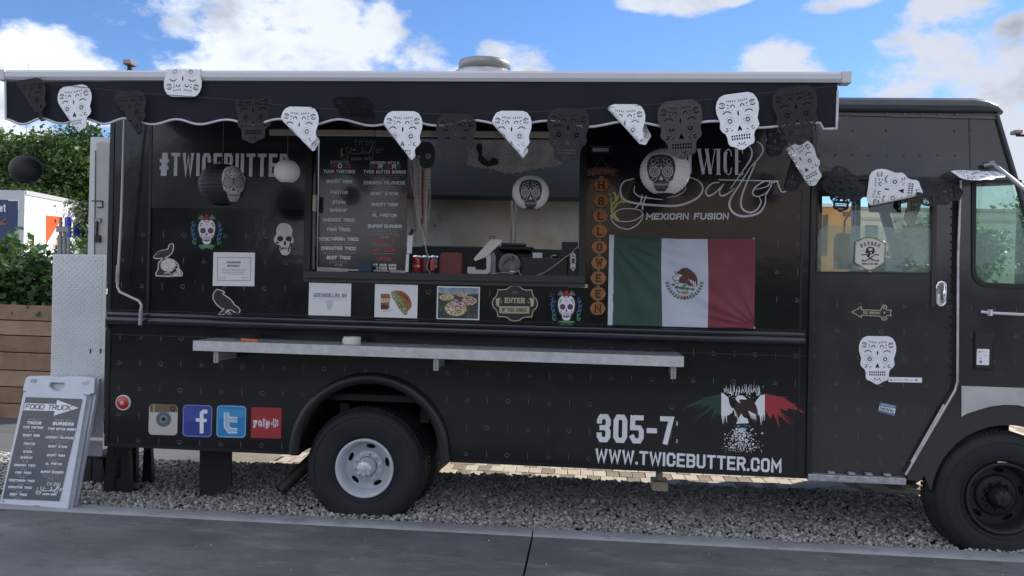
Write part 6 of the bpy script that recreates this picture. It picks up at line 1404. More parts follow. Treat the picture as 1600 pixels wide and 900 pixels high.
pennant('full black paper skull hanging in front of the pale hatch edge', 712, 220, 86, YP1, K_, rot=0)
pennant('full black paper skull above the right part of the serving window', 887, 213, 88, YP1, K_, rot=1)
pennant('large black paper skull coloured as lit through, hanging just above the big skull lantern', 1064, 203, 92, YP1, LITK, rot=-5)
pennant('bluish black paper skull at the right end of the awning valance', 1245, 181, 90, YP1, K_, rot=-8)
pennant('crumpled black paper skull against the wall under the right end of the awning', 1213, 214, 62, -.5, K_, rot=14, fold=(-.3,.1,-.05,1,120))
pennant('black paper skull folded to a pointed triangle right of the script logo', 1240, 268, 64, -.45, K_, rot=16, fold=(-.1,0,-.05,1,150))
pennant('black paper skull lying sideways over the rear corner of the cab window', 1322, 290, 62, YB, K_, rot=-58, curl=.4)
pennant('black paper skull hanging upright with its teeth over the rear of the cab window', 1315, 306, 50, YB+.03, K_, rot=3)
pennant('wide black paper skull lying sideways between the cab door and the front window', 1468, 299, 68, YB, K_, rot=-90, yaw=25)
def cord(name, label, pts, r=.0016):
    return solo(name, label, 'cord', lambda b: b.tube([P(*p) for p in pts], r, mat('cord_dark', (.04,.04,.045), .7), 5))
cord('bunting_cord', 'thin dark cord the awning paper skulls hang from', [(8,124,YP1+.004),(45,126,YP1+.004),(118,135,YP1+.004),(200,144,YP1+.004),(286,150,YP1+.006),(394,158,YP1+.004),(467,168,YP1+.004),(560,172,YP1+.004),(629,176,YP1+.004),(712,179,YP1+.004),(799,176,YP1+.004),(887,172,YP1+.004),(976,166,YP1+.004),(1064,160,YP1+.004),(1155,150,YP1+.004),(1245,140,YP1+.004),(1309,134,YP1+.004)])
cord('bunting_cord', 'thin dark cord the cab paper skulls hang from', [(1205,188,-.6),(1240,235,-.5),(1290,262,-.18),(1340,276,YB+.01),(1400,286,YB+.01),(1468,284,YB+.01),(1532,268,YB+.01),(1556,258,-.06)])
# ================================================================== LANTERNS
def sphere_map(c_, R):
    def f(p, k):
        d = ray(p[0], p[1]); o = CAMP-c_; bq = o.dot(d); rr_ = (R+k); q = bq*bq-(o.dot(o)-rr_*rr_)
        if q <= 0: t = -bq; x = CAMP+d*t; return c_+(x-c_).normalized()*rr_
        return CAMP+d*(-bq-math.sqrt(q))
    return f
def lantern(label, px, py, rpx, Y, m, sk=None, top=2.74, name='paper_lantern'):
    c_ = P(px, py, Y); R = rpx/FOC*(Y-CAMP.y)*.985; t = thing(name, label, 'lantern', (c_.x, c_.y, c_.z-R), 'paper lanterns under the awning')
    def f(b):
        pr = []; n = 14
        for i in range(n*4+1):
            a = math.pi*(.12+.76*i/(n*4)); rb = 1-.018*abs(math.sin(i*math.pi/4))**.5*0 - .02*(1-abs(math.sin(i*math.pi/4)))
            pr.append((R*math.sin(a)*rb if 0 else R*math.sin(a)*(.975+.022*abs(math.sin(i*math.pi/4))), -R*math.cos(a)*.94))
        b.lathe(pr, m, c_, n=48)
    part('paper_shade', t, f)
    part('rim_ring', t, lambda b: (b.lathe([(R*.37,.82*R*.94*1.0),(R*.39,.84*R*.94*1.06),(R*.36,.86*R*.94*1.07)], m, c_, n=28)))
    part('hanging_string', t, lambda b: (b.tube([c_+Vector((0,0,R*.87)), Vector((c_.x, c_.y, top))], .0012, MIDG, 5), b.tube([c_+Vector((-R*.35,0,R*.86)), c_+Vector((0,0,R*1.15)), c_+Vector((R*.35,0,R*.86))], .0012, MIDG, 5)))
    if sk:
        cx, cy, w, h, ma, mb_ = sk; d = Draw(sphere_map(c_, R), base=.0022*1.2)
        def sub(pts):   # refine long polygons so they follow the ball
            o = []
            for i, p in enumerate(pts):
                q = pts[(i+1) % len(pts)]; o += [p, ((p[0]+q[0])/2, (p[1]+q[1])/2)]
            return o
        # the print is laid as horizontal slices that hug the ball
        pts = skull_pts(cx, cy, w, h); ys = np.linspace(cy-h*.5+.01, cy+h*.5-.01, 26)
        def span(y):
            xs = []
            for i in range(len(pts)):
                (x0, y0), (x1, y1) = pts[i], pts[(i+1) % len(pts)]
                if (y0-y)*(y1-y) < 0: xs.append(x0+(x1-x0)*(y-y0)/(y1-y0))
            return (min(xs), max(xs)) if len(xs) > 1 else (cx-.1, cx+.1)
        rows = [span(y) for y in ys]; k = .0022*1.2; vs = []; n = 14
        for y, (a, e) in zip(ys, rows): vs += [d.mp((a+(e-a)*i/n, y), k) for i in range(n+1)]
        d.b.add(vs, [(r*(n+1)+i, (r+1)*(n+1)+i, (r+1)*(n+1)+i+1, r*(n+1)+i+1) for r in range(len(ys)-1) for i in range(n)], ma)
        d.base = .0036; s = h/60.
        for sx in (-1, 1):
            ex, ey = cx+sx*w*.225, cy-h*.03
            for r, ww in ((8.2,1.5),(5.2,1.0),(2.6,1.2)): d.ring(ex, ey, r*s, ww*s, mb_, 16)
            for q in range(10): a = q*.628; d.circ(ex+6.8*s*math.cos(a), ey+6.8*s*math.sin(a), .7*s, mb_, 5)
            d.ring(cx+sx*w*.27, cy-h*.30, 3.6*s, 1*s, mb_, 10, 0, 290); d.ring(cx+sx*w*.12, cy-h*.36, 2.8*s, .9*s, mb_, 9, 60, 340)
            d.stroke(spl([(cx+sx*w*.06,cy-h*.24),(cx+sx*w*.2,cy-h*.2),(cx+sx*w*.34,cy-h*.22),(cx+sx*w*.4,cy-h*.12)], 3), 1*s, mb_)
            d.ring(cx+sx*w*.27, cy+h*.19, 3*s, .9*s, mb_, 9, 20, 300); d.stroke([(cx+sx*w*.12,cy+h*.12),(cx+sx*w*.2,cy+h*.22)], .9*s, mb_)
            for q in range(4): d.circ(cx+sx*w*(.04+q*.05), cy+h*.40+q*.3, .7*s, mb_, 5)
        d.poly([(cx,cy+h*.07),(cx+w*.075,cy+h*.17),(cx+w*.03,cy+h*.2),(cx-w*.03,cy+h*.2),(cx-w*.075,cy+h*.17)], mb_)
        d.poly([(cx,cy-h*.2),(cx+w*.04,cy-h*.14),(cx,cy-h*.07),(cx-w*.04,cy-h*.14)], mb_)
        d.stroke([(cx-w*.24,cy+h*.30),(cx,cy+h*.325),(cx+w*.24,cy+h*.30)], 1*s, mb_)
        for q in range(7): x = cx+(q-3)*w*.07; d.stroke([(x,cy+h*.27),(x,cy+h*.36)], .9*s, mb_)
        d.stroke([(cx,cy-h*.46),(cx,cy-h*.22)], .8*s, mb_)
        d.build('skull_print', t)
    return t
LW = mat('lantern_white', (.68,.68,.66), .7, var=.05, vs=6, bump=.2, bs=30, bdist=.002); LK = mat('lantern_black', (.014,.015,.019), .6, bump=.2, bs=30, bdist=.002)
PG = solid('print_grey', (.45,.44,.43), .6); PK2 = solid('print_black', (.035,.035,.04), .6)
lantern('plain black paper lantern hanging in front of the trees', 40, 265, 25.5, -.80, LK)
lantern('small plain white paper lantern covering the end of the hashtag lettering', 448.5, 268, 21, -.62, LW)
lantern('black paper lantern with a pale skull print', 347, 288.5, 37.5, -.62, LK, (365,287,37,57,PG,PK2))
lantern('white paper lantern with a black skull print in the serving window', 829, 301, 29.5, -.45, LW, (829,303,36,46,PK2,PG))
lantern('biggest white paper lantern with a black skull print over the script logo', 1039, 268.5, 39.5, -.62, LW, (1033,270,45,58,PK2,PG))
# ================================================================== MENU BOARD
TEAL = solid('menu_teal', (.05,.16,.15)); MRED = solid('menu_red', (.48,.05,.06)); MW = solid('menu_white', (.80,.81,.84)); MG_ = solid('menu_grey', (.34,.34,.37))
mini = [([(4,14),(1,17),(2,22),(9,26),(20,27),(28,24),(30,18),(27,14)],1),([(10,14),(9,20),(7,28)],1),([(30,18),(28,25),(31,27),(35,21)],.9),([(35,21),(35,27),(39,25)],.9),([(39,25),(45,12),(47,4),(44,2)],1),([(45,10),(51,4),(50,1)],.8),([(47,12),(40,28),(43,34),(49,30)],1),([(51,10),(46,26),(49,31)],.9),([(51,19),(56,18),(52,24),(57,24),(61,17),(66,20)],.9)]
def small_logo(d, x, y, s, m, bowl=True):
    for q, w in mini: d.stroke(spl([(x+a*s, y+b_*s*.85) for a, b_ in q], 4), w*1.1, m)
    for i, ch in enumerate('TWICE'): d.text(ch, x+(15+i*6.2)*s, y+9*s, x+(15+i*6.2+4.2)*s, y+9*s, 9*s, .8, m)
    if bowl:
        d.ring(x-2*s, y+26*s, 7*s, .8, m, 14, ry=2*s); d.ring(x-2*s, y+27*s, 7*s, .9, m, 12, 0, 180, ry=6*s); d.stroke([(x-5*s,y+26*s),(x-8*s,y+19*s),(x-6*s,y+14*s)], 1.6, LGREEN); d.stroke([(x+12*s,y+17*s),(x+17*s,y+16*s)], 1.4, LGREEN)
    d.text('MEXICAN FUSION', x+9*s, y+34*s, x+46*s, y+34*s, 4.6*s, .9, m, slant=.15)
def menu_rows(d, cx, rows, hcap, wst, m, sub, step=None, gw=3.05):
    """rows: (text, y, colours or None, n small lines, price)"""
    for (t, y, cols, nl, price, wid) in rows:
        d.text(t, cx-wid/2, y, cx+wid/2, y+.5, hcap, wst, m, gap=1.5, cols=cols); yy = y+3.0
        for k in range(nl): w = wid*.5*random.uniform(.6,.98); d.scrib(cx-w, yy, cx+w, yy+.4, .55, sub, (1.5,4.5)); yy += 2.7
        if price: d.text(price, cx-6, yy+2.2, cx+6, yy+2.3, 2.9, .6, sub, gap=1.6)
mb = thing('menu_board', 'tall black menu board with tacos and burgers lists standing in the serving window', 'menu board', tuple(P(566, 420, .03)))
part('board', mb, lambda b: b.plate([(499,215),(637,216),(634,424),(496,417)], [], .03, .012, mat('board_black', (.020,.022,.027), .26, coat=.5, bump=.15, bs=2, bdist=.01)))
d = Draw(wall_map(.03)); small_logo(d, 540, 219, .92, mat('menu_logo_grey', (.16,.165,.18), .5))
d.text('AUTHENTIC', 516, 255, 545, 255.4, 4.2, .9, MG_); d.text('TACOS', 514.5, 262.5, 548, 263, 7.2, 1.7, MW, cols=[TEAL,MRED,MW,TEAL,MRED])
d.text('MEXICAN STYLE', 579, 256, 624, 256.6, 4.2, .9, MG_ if 0 else MW); d.text('BURGERS', 577, 263.5, 626, 264.2, 7.2, 1.7, MW, cols=[TEAL,MRED,MW,TEAL,MRED,MW,TEAL])
menu_rows(d, 530, [('TUNA TARTARE',270.5,None,2,'$9.99',50),('SHORT RIBS',286,None,3,'$7.99',41),('PASTOR',303,None,2,'$7.99',27),('STEAK',318.5,None,1,'$7.99',21)], 5.4, 1.0, MW, MG_)
menu_rows(d, 529, [('SHRIMP',331,None,2,'$9.99',27),('CHICKEN TACO',346,None,2,'$7.99',49),('FISH TACO',361,None,2,'$7.99',36),('VEGETARIAN TACO',376,None,2,'$7.99',62),('CARNITAS TACO',390.5,None,2,'$7.99',54),('BEEF TACO',405,None,2,'$7.99',37)], 5.4, 1.0, MW, MG_)
menu_rows(d, 601, [('TWICE BUTTER BURGER',271,None,3,'$9.99',66),('CHICKEN MILANESE',288,None,3,'$8.99',65),('SKIRT STEAK',305,None,3,'$9.99',44),('SHORT RIBS',322,None,3,'$9.99',41),('AL PASTOR',339,None,3,'$9.99',38),('SUPER BURGER',356,None,4,'$10.99',53)], 5.4, 1.0, MW, MG_)
menu_rows(d, 599.5, [('JARRITOS',378.5,None,2,None,33),('CAN SODA',393,None,1,None,36),('WATER',407,None,0,None,24)], 5.4, 1.15, MRED, MG_)
d.text('AT OUR INFO', 583, 416, 619, 416.8, 4, 1, MW); d.text('OTHER SIDE', 588, 421, 619, 421.6, 3.8, 1, MW); d.build('menu_lettering', mb)
# ================================================================== INSIDE THE KITCHEN
ZCn = P(700, 429, .1).z
def inbox(b, x0, y0, x1, y1, Y0, Y1, m, bev=0): p, q = P(x0,y1,Y0), P(x1,y0,Y0); b.box((p.x,Y0,p.z), (q.x,Y1,q.z), m, bev)
sill = part('window_counter', truck, lambda b: b.box((P(494,430,.05).x,.052,ZCn-.04), (P(905,430,.05).x,.42,ZCn), mat('counter_dark', (.05,.05,.055), .35, metal=.4)))
part('steel_wall_panel', truck, lambda b: inbox(b, 560, 304, 799, 392, 1.70, 1.72, mat('kitchen_steel', (.60,.55,.48), .34, metal=.55, var=.22, vs=3, rvar=.12)))
part('steel_wall_panel', truck, lambda b: inbox(b, 806, 304, 960, 392, 1.70, 1.72, MT['kitchen_steel']))
part('wall_joint', truck, lambda b: inbox(b, 799.5, 300, 805.5, 392, 1.685, 1.72, mat('joint_steel', (.70,.64,.52), .3, metal=.5)))
part('extractor_hood', truck, lambda b: inbox(b, 520, 205, 960, 302, 1.35, 1.7, mat('hood_dark', (.045,.045,.05), .4, metal=.5)))
part('cooking_range', truck, lambda b: inbox(b, 540, 392, 960, 560, 1.05, 1.7, mat('range_dark', (.03,.028,.026), .5, var=.3)))
part('range_rail', truck, lambda b: (b.tube([P(660,386,1.1), P(822,389,1.1)], .012, INK, 8), b.tube([P(784,383,.9), P(822,384,.9)], .018, INK, 8)))
def f(b):
    inbox(b, 776, 386, 832, 389, .8, 1.1, MT['range_dark']); inbox(b, 776, 398, 832, 401, .8, 1.1, MT['range_dark']); inbox(b, 776, 386, 779, 426, .8, .84, MT['range_dark']); inbox(b, 829, 386, 832, 426, .8, .84, MT['range_dark'])
    inbox(b, 781, 402, 827, 426, .85, 1.05, mat('tray_brown', (.10,.08,.06), .6))
part('rack_shelf', truck, f)
part('scene_lamp', truck, lambda b: (b.box(tuple(P(922,239,-.0005)), tuple(P(955,228,-.045)), TRIMB, .006)))
part('lamp_lens', truck, lambda b: b.box(tuple(P(926,237.2,-.046)), tuple(P(951,231.5,-.05)), mat('lamp_grey', (.30,.30,.32), .3), .002))
# cans
def can(label, px, m1, m2, Y=.16):
    p = P(px, 428, Y); z = ZCn; t = thing('drink_can', label, 'drink can', (p.x, Y, z), 'drink cans on the window counter'); R = .031
    part('can_body', t, lambda b: b.lathe([(R*.78,.0),(R,.010),(R,.112),(R*.84,.124),(R*.82,.122),(.001,.120)], None, (p.x,Y,z), n=24, mats=[CHROME,m1,CHROME,CHROME,CHROME]))
    d = Draw(lambda q, k: Vector((p.x+(R+.0006)*math.sin(q[0]), Y-(R+.0006)*math.cos(q[0]), z+q[1])), base=0)
    def pat(x0, z0, x1, z1, mm):
        n = 6
        v = [(x0+(x1-x0)*i/n, zz) for zz in (z0, z1) for i in range(n+1)]; d.b.add([d.mp(q, 0) for q in v], [(i, i+1, n+2+i, n+1+i) for i in range(n)], mm)
    pat(-.9,.025,.2,.095,m2); pat(-.5,.045,.9,.060,PAPERW if m1 is RED_C else m2)
    d.build('can_print', t)
RED_C = mat('can_red', (.55,.03,.03), .25, coat=.5); BLK_C = mat('can_black', (.02,.02,.025), .25, coat=.5)
can('bright red drink can, leftmost of the three cans', 651, RED_C, solid('can_deep_red', (.40,.02,.02), .3)); can('dark grey drink can with a red patch between two other cans', 665, mat('can_grey', (.07,.07,.08), .3), solid('can_patch', (.22,.03,.03), .3)); can('black drink can with a red oval, beside the red napkin box', 678, BLK_C, RED_C, .13)
def f(b):
    Y = .14; p = P(703, 428, Y); hw, h = .073, .148; q = rr(-hw*1000, -h*1000, hw*1000, 0, 22, 5, sh=0); n = len(q)
    v = [(p.x+(x+.0236*(y_+h*1000))/1000*(1-.06*(-y_/1000/h)), Y, ZCn-y_/1000) for x, y_ in q]; w = [(a, Y+.09, c) for a, _, c in v]
    b.add(v+w, [tuple(range(n))[::-1] if 0 else tuple(range(n)), tuple(range(n, 2*n))[::-1]]+[(i, n+i, n+(i+1)%n, (i+1)%n) for i in range(n)], mat('napkin_red', (.22,.045,.045), .5, var=.1))
o = solo('napkin_box', 'dull red rounded napkin box standing on the window counter', 'napkin box', f)
ps = thing('payment_stand', 'silver payment tablet tilted on a curved white stand in the window', 'payment terminal', (P(760,428,.14).x, .14, ZCn))
SIL_ = mat('stand_silver', (.60,.61,.63), .3, metal=.3)
part('tablet', ps, lambda b: (b.plate([(740,404),(742,408),(760,401),(784.5,378),(783,374.5),(767,374)], [], .10, .03, SIL_)))
part('stand', ps, lambda b: (b.plate([(758,395),(772,394.5),(774,400),(774,428),(761,428),(761,402)], [], .13, .02, mat('stand_grey', (.25,.26,.28), .4)), b.plate([(757,396),(762,395),(766,398),(767,404),(766,424),(761,428),(732,427.5),(730,425),(730.5,417),(742,417),(742,421),(756,422),(760,420),(760,400)], [], .11, .05, mat('stand_white', (.62,.63,.66), .35))))
part('clip', ps, lambda b: b.tube([P(767,374,.12), P(765,369.5,.12), P(773,369.5,.12), P(771,375,.12)], .004, INK, 6))
tj = thing('tip_lid', 'round grey translucent lid with TIPS written on it standing on the counter', 'tip jar', tuple(P(796,431,.12)))
c_ = P(796,414,.12)
part('disc', tj, lambda b: b.lathe([(.001,-.012),(.066,-.012),(.074,-.004),(.074,.008),(.001,.012)], mat('lid_grey', (.15,.15,.16), .4, var=.25, vs=20), c_, 'y', 40))
d = Draw(wall_map(.106)); 
for ch, x, y, a in (('T',784,415.5,-.5),('I',789,411.5,-.4),('P',792.5,410.5,-.25),('S',799,408,-.1)): d.text(ch, x, y, x+4.2*math.cos(a), y+4.2*math.sin(a), 7.5, 1.1, INK, up=(math.sin(-a)*-1*-1, -math.cos(a)))
d.circ(800,418,4,solid('rose_print', (.34,.20,.20)),9); d.stroke([(796,424),(804,424)], 2, PAPERW); d.build('tips_lettering', tj)
solo('receipt_printer', 'low wide black receipt machine on the window counter', 'printer', lambda b: inbox(b, 812, 404, 888, 430.5, .16, .36, mat('printer_black', (.016,.017,.02), .4), .006))
solo('small_white_box', 'small white carton on top of the black receipt machine', 'carton', lambda b: inbox(b, 832, 395, 847, 403.6, .22, .28, PAPERW, .002))
solo('black_bowl', 'small black shiny dome beside the white carton', 'dome', lambda b: (b.lathe([(.030,.0),(.027,.012),(.016,.022),(.001,.026)], mat('dome_black', (.02,.02,.02), .15, coat=.8), tuple(P(866,403.6,.25)), n=20)))
sp = thing('cash_box', 'tall black box with an ornate white skull label at the right of the counter', 'box', (P(890,430,.12).x,.12,ZCn))
part('box_body', sp, lambda b: (inbox(b, 888, 388, 904.5, 431, .09, .26, MT['printer_black'], .004), inbox(b, 877, 378, 903, 403, .20, .40, MT['printer_black'], .006)))
d = Draw(wall_map(.09)); q = [(895.5,392.5),(898,396),(900,398),(899.5,402),(900.5,407),(899.5,412),(900,418),(898,421),(895.5,424.5),(893,421),(890.5,418),(891.2,412),(890.2,407),(891,402),(890.4,398),(893,396)]
d.poly(q, PAPERW); d.lay = 2; d.stroke(q, .6, INK, closed=True); d.poly(skull_pts(895.5,408,5,8.5), INK); d.ring(895.5,399.5,1.6,.7,INK,8); d.ring(895.5,418.5,1.6,.7,INK,8); d.lay = 3; d.circ(894.3,407.5,.7,PAPERW,5); d.circ(896.7,407.5,.7,PAPERW,5); d.build('ornate_label', sp)
solo('white_cable', 'thin white cable looping along the counter to the black box', 'cable', lambda b: b.tube([P(x, y, .085) for x, y in spl([(770,428),(786,426),(800,427),(811,423),(812,428),(820,431),(836,431),(852,425),(868,414),(882,403),(893,395),(903,385)], 4)], .0028, mat('cable_white', (.42,.42,.42), .5), 6))
solo('white_tag', 'white tag with a black clip hanging beside the menu board edge', 'tag', lambda b: (b.plate([(637,368),(645.5,366),(643,396),(635.5,396)], [], .0, .004, PAPERW), b.plate([(643,356),(648,360),(643,368),(638,367)], [], -.004, .006, INK), b.plate([(635,397),(639,397),(638,425),(633,425)], [], .0, .004, PAPERW)))
solo('blue_box', 'small dark blue printed box at the foot of the menu board', 'box', lambda b: (inbox(b, 560, 413, 580.5, 424.5, -.03, .02, mat('box_blue', (.015,.035,.09), .5), .002)))
for lab_, (x0, y0, x1, y1) in (('torn strip of white tape at the lower left corner of the menu board', (500,418.5,530,421.5)), ('torn strip of white tape just left of the small blue box', (531,420,560,423.5)), ('torn strip of white tape just right of the small blue box', (583,421.5,607,424.5)), ('torn strip of white tape at the lower right corner of the menu board', (609,422,633,426.5))):
    solo('tape_strip', lab_, 'tape', lambda b: b.plate([(x0,y0),(x1,y0+.8),(x1,y1),(x0,y1-.6)], [], -.008, .002, mat('tape_white', (.42,.41,.40), .5, var=.3, vs=20)), group='strips of tape under the menu board')
# gauze drapes, skull mask and bat
GZ = bpy.data.materials.new('gauze'); GZ.use_nodes = True; nt = GZ.node_tree; N = nt.nodes; L = nt.links; pb = N['Principled BSDF']; pb.inputs['Roughness'].default_value = .9; pb.inputs['Base Color'].default_value = (.55,.48,.43,1)
tr = N.new('ShaderNodeBsdfTransparent'); mx = N.new('ShaderNodeMixShader'); tc = N.new('ShaderNodeTexCoord'); wv = N.new('ShaderNodeTexNoise'); mp_ = N.new('ShaderNodeMapping'); mp_.inputs['Scale'].default_value = (230,230,230); L.new(tc.outputs['Object'], mp_.inputs[0]); L.new(mp_.outputs[0], wv.inputs['Vector']); wv.inputs['Scale'].default_value = 1; wv.inputs['Detail'].default_value = 3
mr = N.new('ShaderNodeMapRange'); mr.inputs[1].default_value = .35; mr.inputs[2].default_value = .62; mr.inputs[3].default_value = .2; mr.inputs[4].default_value = .75; L.new(wv.outputs['Fac'], mr.inputs[0]); L.new(mr.outputs[0], mx.inputs[0]); L.new(tr.outputs[0], mx.inputs[1]); L.new(pb.outputs[0], mx.inputs[2]); L.new(mx.outputs[0], N['Material Output'].inputs[0])
GZR = mat('gauze_red', (.24,.07,.06), .9, var=.4, vs=20)
def f(b):
    R_ = random.Random(3)
    for k in range(26):
        x0 = 637+R_.random()*38; m_ = GZR if (638 < x0 < 645 and R_.random() < .8) or (657 < x0 < 662) else GZ; w = R_.uniform(1.6,4.5); yl = R_.uniform(330,366); Y = R_.uniform(-.05,.02); n = 9; v = []
        for i in range(n+1):
            t = i/n; y = 232+(yl-232)*t; x = x0+(661-x0)*(t**2.2)*.55+1.3*math.sin(t*5+k); v += [P(x-w*.5*(1-.5*t), y, Y), P(x+w*.5*(1-.5*t), y, Y-.008*math.sin(k))]
        b.add(v, [(2*i, 2*i+2, 2*i+3, 2*i+1) for i in range(n)], m_)
    b.tube([P(x, y, -.02) for x, y in spl([(655,345),(660,362),(664,378),(666,392),(670,405),(667,418),(673,427)], 4)], [.008]*8+[.005]*8+[.003]*9, GZ, 6)
solo('gauze_drape', 'torn pale gauze streaked with red hanging right of the menu board', 'gauze', f)
def f(b):
    nx, ny = 40, 6; v = []
    for i in range(nx+1):
        t = i/nx; x = 728+t*172; bot = 258+10*math.sin(math.pi*min(1, t*1.0))-4*math.cos(t*9)*(t > .3); top = 219
        if t > .78: bot -= (t-.78)*60
        for j in range(ny+1): u = j/ny; v.append(P(x, top+(bot-top)*u+1.5*math.sin(i*2.3)*(j == ny), -.04+.012*math.sin(i*.8+j*.5)))
    b.add(v, [(i*(ny+1)+j, i*(ny+1)+j+1, (i+1)*(ny+1)+j+1, (i+1)*(ny+1)+j) for i in range(nx) for j in range(ny)], GZ, True)
solo('gauze_swag', 'brownish see through gauze swagged across the top of the serving window', 'gauze', f)
def bat(d):
    d.poly(spl([(745,226),(750,224),(754,230),(753,240),(757,247),(764,252),(770,247),(777,249),(779,256),(771,258),(766,263-3),(758,259),(751,255),(747,248),(748,240),(744,234),(745,226)], 3)[:-1], INK)
flat('paper_bat', 'black paper bat cut-out pinned on the gauze swag', 'bat cut-out', wall_map(-.075), bat)
def f(b):
    o = [(663,221),(673,223),(679,231),(680,242),(678,250),(677,257),(671,262),(663,263),(657,259),(655,250),(649,243),(649,232),(654,225)]
    b.plate(o, [[(665+4.6*math.cos(t)+4, 244+5*math.sin(t)) for t in np.linspace(0,5.8,12)], [(654+2.8*math.cos(t), 245+3.4*math.sin(t)) for t in np.linspace(0,5.8,10)], [(661,250),(664,254),(659,255)]], -.09, .012, MT['print_black'])
solo('skull_mask', 'black round skull mask with two eye holes hung right of the menu board', 'mask', f)
# ================================================================== ON THE SHELF
zs = shz+.0125
def f(b):
    c_ = P(550, 538, -.20); c_ = Vector((c_.x, -.20, zs)); b.lathe([(.033,.0),(.054,.0),(.055,.002),(.055,.044),(.054,.046),(.033,.046),(.032,.0)], None, c_, n=40, mats=[CREAM]+[mat('tape_cream', (.66,.65,.58), .5, var=.05)]*3+[mat('tape_side', (.50,.51,.50), .6)]*2)
    b.box((c_.x-.060,c_.y-.012,zs+.008), (c_.x-.050,c_.y-.006,zs+.032), MT['tape_cream'])
solo('tape_roll', 'roll of cream masking tape lying on the steel shelf', 'tape roll', f)
bc = thing('box_cutter', 'orange box cutter with a black tip lying at the left end of the shelf', 'box cutter', (P(385,534,-.22).x,-.22,zs))
def seg(b, x0, y0, x1, y1, w, h, m):
    a, e = P(x0,y0,-.22), P(x1,y1,-.22); a.z = e.z = zs; a.y = -.14-(x0-360)*.0022; e.y = -.14-(x1-360)*.0022; t = (e-a).normalized(); s_ = Vector((-t.y,t.x,0))*w; u = Vector((0,0,h))
    v = [a-s_,e-s_,e+s_,a+s_]; b.add(v+[q+u for q in v], [(3,2,1,0),(4,5,6,7),(0,1,5,4),(1,2,6,5),(2,3,7,6),(3,0,4,7)], m)
part('handle', bc, lambda b: seg(b, 373,0+533, 406,537, .010, .013, mat('cutter_orange', (.60,.12,.04), .4))); part('blade_tip', bc, lambda b: seg(b, 362,530, 373,533, .007, .008, INK)); part('slider', bc, lambda b: (seg(b, 384,534, 391,535, .005, .018, INK)))
# ================================================================== CAB CLUTTER
wt = thing('wooden_tag', 'pale pointed wooden arrow tag hanging behind the cab door window', 'tag', tuple(P(1427,362,.18)))
part('tag_board', wt, lambda b: b.plate([(1419,300),(1436,302),(1440,318),(1434,338),(1426,362),(1412,341),(1418,322)], [], .18, .008, mat('tag_wood', (.62,.54,.38), .6, var=.12)))
d = Draw(wall_map(.18)); d.stroke([(1419,300),(1418,322),(1412,341),(1426,362)], 1, BROWN); d.text('IE', 1423.5, 333, 1433, 333.5, 18, 1.2, BROWN, serif=True); d.build('tag_lettering', wt)
def f(b):
    R_ = random.Random(5)
    for x, y, r, m_ in ((1413,418,7,RED),(1419,417,5,BROWN),(1426,419,5,GOLD),(1432,417,6,BROWN),(1440,419,5,RED),(1446,416,5,GLIGHT),(1450,419,4,PINK),(1437,414,3,YELL),(1423,414,4,BROWN),(1447,421,4,RED)):
        c_ = P(x, y, .35); bm = bmesh.new(); bmesh.ops.create_icosphere(bm, subdivisions=2, radius=r/FOC*5.65)
        for v in bm.verts: v.co *= 1+.22*noise.noise(v.co*60+Vector((x,0,0))); v.co.z *= .7
        bm.verts.index_update(); b.add([v.co+c_ for v in bm.verts], [[v.index for v in f_.verts] for f_ in bm.faces], m_, True); bm.free()
solo('snack_pile', 'heap of red, brown and green wrapped items on the cab dashboard', 'wrapped items', f, kind=None)
# ================================================================== SANDWICH BOARD
B1 = PZ(2, 789, .004); B2 = PZ(106, 797, .004); T1 = P(44, 588, B1.y+.24)
nS = (B2-B1).cross(T1-B1).normalized()
if nS.y > 0: nS = -nS
SM = plane_map(B1, nS)
sb = thing('sandwich_board', 'white plastic sandwich board with a black menu and a FOOD TRUCK arrow', 'sandwich board', tuple(B1))
PLW = mat('board_plastic', (.60,.63,.70), .45, var=.06, vs=8, bump=.15, bs=40, bdist=.002)
zz = lambda p: (p[0]*.24444, 580+p[1]*.24444)
def f(b):
    out = [zz(p) for p in ((182,33),(330,30),(345,38),(425,36),(440,32),(598,42),(606,52),(600,140),(556,150),(432,880),(418,888),(300,884),(285,870),(240,858),(170,862),(120,880),(0,862),(-2,856),(150,138),(148,110),(165,45))]
    hole = [zz(p) for p in ((330,70),(412,74),(416,92),(400,112),(372,132),(340,122),(312,98),(318,76))]
    b.plate(out, [hole], 0, .030, PLW, mp=lambda p, k: SM(p, 0))
part('front_frame', sb, f)
def f(b):   # rear leg of the A
    t0, t1 = SM(zz((190,45)), 0), SM(zz((605,52)), 0); g0, g1 = B1+Vector((.02,.06,0)), B2+Vector((.008,.06,0)); o_ = Vector((0,.035,0)); s_ = Vector((.0,0,0))
    v = [t0+o_, t1+o_+Vector((.01,0,0)), g1, g0]; w = [p+Vector((0,.03,0)) for p in v]; b.add(v+w, [(0,1,2,3),(7,6,5,4),(0,4,5,1),(1,5,6,2),(2,6,7,3),(3,7,4,0)], PLW)
part('rear_frame', sb, f)
part('side_rail', sb, lambda b: b.plate([zz(p) for p in ((562,150),(592,146),(586,170),(462,878),(442,884),(436,876))], [], 0, .02, mat('board_plastic_grey', (.42,.45,.50), .5, var=.1), mp=lambda p, k: SM(p, -.022)))
def f(b):
    for p in ((215,60),(545,72)):
        q = SM(zz(p), .002); b.box((q.x-.02,q.y-.006,q.z-.012), (q.x+.02,q.y+.004,q.z+.012), MT['board_plastic_grey'] if p[0] < 300 else PLW, .004)
    for p in ((158,128),(545,150),(568,152),(545,835),(20,830)):
        q = SM(zz(p), .001); b.box((q.x-.008,q.y-.004,q.z-.006), (q.x+.008,q.y+.002,q.z+.006), MT['board_plastic_grey'], .002)
part('moulded_clips', sb, f, kind='stuff')
